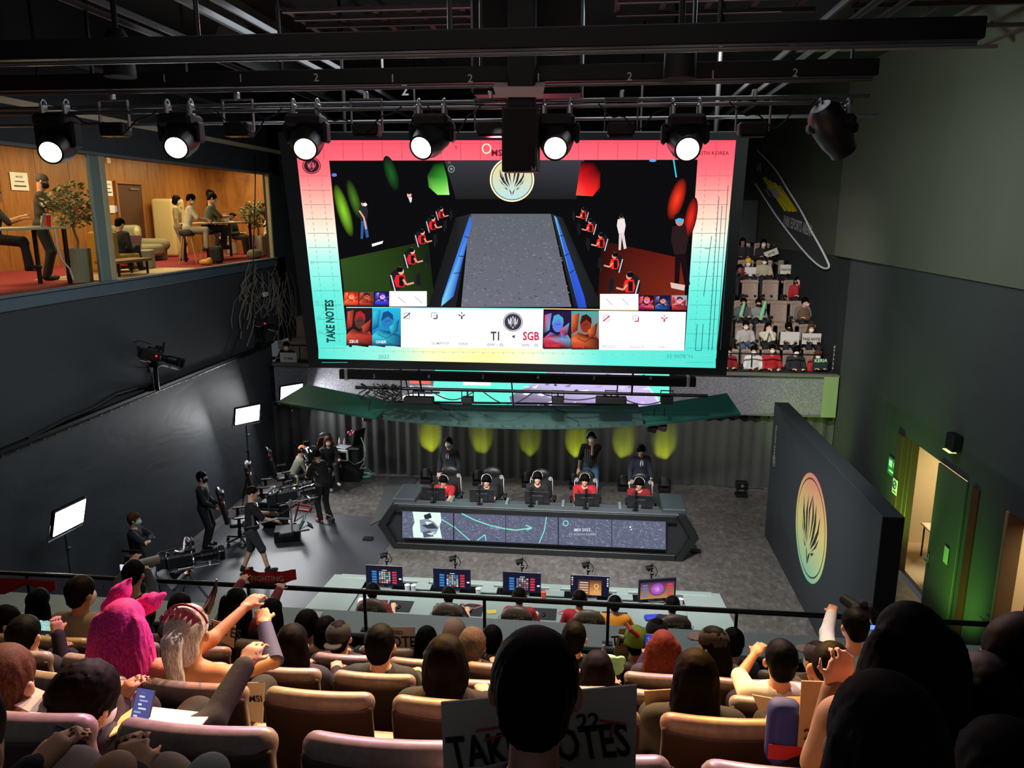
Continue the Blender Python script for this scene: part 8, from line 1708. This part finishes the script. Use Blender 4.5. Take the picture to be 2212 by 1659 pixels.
tboard('white board with a faint pencil drawing, tribune second row', 1706, 731, .5, .36, 1); tboard('white TAKE NOTES board in the tribune second row', 1753, 732, .5, .3, 1, 'TAKE NOTES'); tboard('white TAKE NOTES board in the tribune fifth row', 1702, 582, .45, .28, 4, 'TAKE NOTES'); tboard('blank white card in the tribune fifth row under the yellow hat', 1621, 587, .34, .27, 4); tboard('tilted paper in the tribune top row', 1666, 547, .42, .2, 5, 'NOTES', rot=R(-22)); tboard('printed white sign with black and red lettering, left of the big screen', 623, 774, .48, .32, 0, 'T1 WIN', dY=.75)
tboard('pale blue cloth under the blank card in the tribune fifth row', 1627, 603, .38, .08, 4, m=mat('cloth_blue', '3a78b0', .8)); 
q = PY(1772, 783, SEATY[0] - .6); t = thing('jersey_flag', 'dark green jersey with pale KERIA lettering spread by the front row fan', 'jersey', q); npmesh('cloth', *sdf([(('b', (0, 0, -.05), (.2, .02, .16), None, .02), .02)], .015), mat('jersey_green', '1c302c', .8), t); a = MB(); text(a, 'KERIA', plane_m((0, -.024, .05), (1, 0, .05), (0, 0, 1)), .12, .02); a.build('lettering', mat('letter_mint', 'c0f0c0', .6, emit=.1), t)
for px, py, i, lb in ((1602, 672, 2, 'pale green light stick roll held by the checked shirt man'), (1648, 668, 2, 'long pale green roll leaning on the grey topped man')):
    q = PY(px, py, SEATY[i] - .5); tag(MB().cyl((q.x - .05, q.y, q.z - .3), (q.x + .06, q.y, q.z + .22), .07, .04, 12).build('green_roll', mat('roll_green', '8ad0a0', .6), None, True, True), lb, 'roll')
q = PY(1736, 678, SEATY[2] - .5); t = thing('brown_jacket', 'brown jacket bundled on the lap of the rightmost tribune third row person', 'jacket', q); npmesh('cloth', *sdf([(('e', (0, 0, -.02), (.18, .1, .2), None), .03), (('e', (.05, 0, -.12), (.16, .12, .1), None), .03)], .02), cloth('6a4a34'), t)
T_ = MB().cyl((-8.6, 20.55, 3.55), (6.15, 20.55, 3.55), .018, n=8)
t = thing('tribune_rail', 'thin black rail in front of the far tribune front row', 'railing', (-1.3, 20.55, 3.15)); T_.build('handrail', BLKM, t, True, True)
for i in range(9): MB().cyl((-8.2 + i * 1.77, 20.55, 3.1), (-8.2 + i * 1.77, 20.55, 3.55), .015, n=6).build('post', BLKM, t, True)
struct('floor_tribune_front', MB().box((-1.3, 20.45, 2.5), (15.2, .68, 1.2)), mat('step_carpet', '17181a', .9))
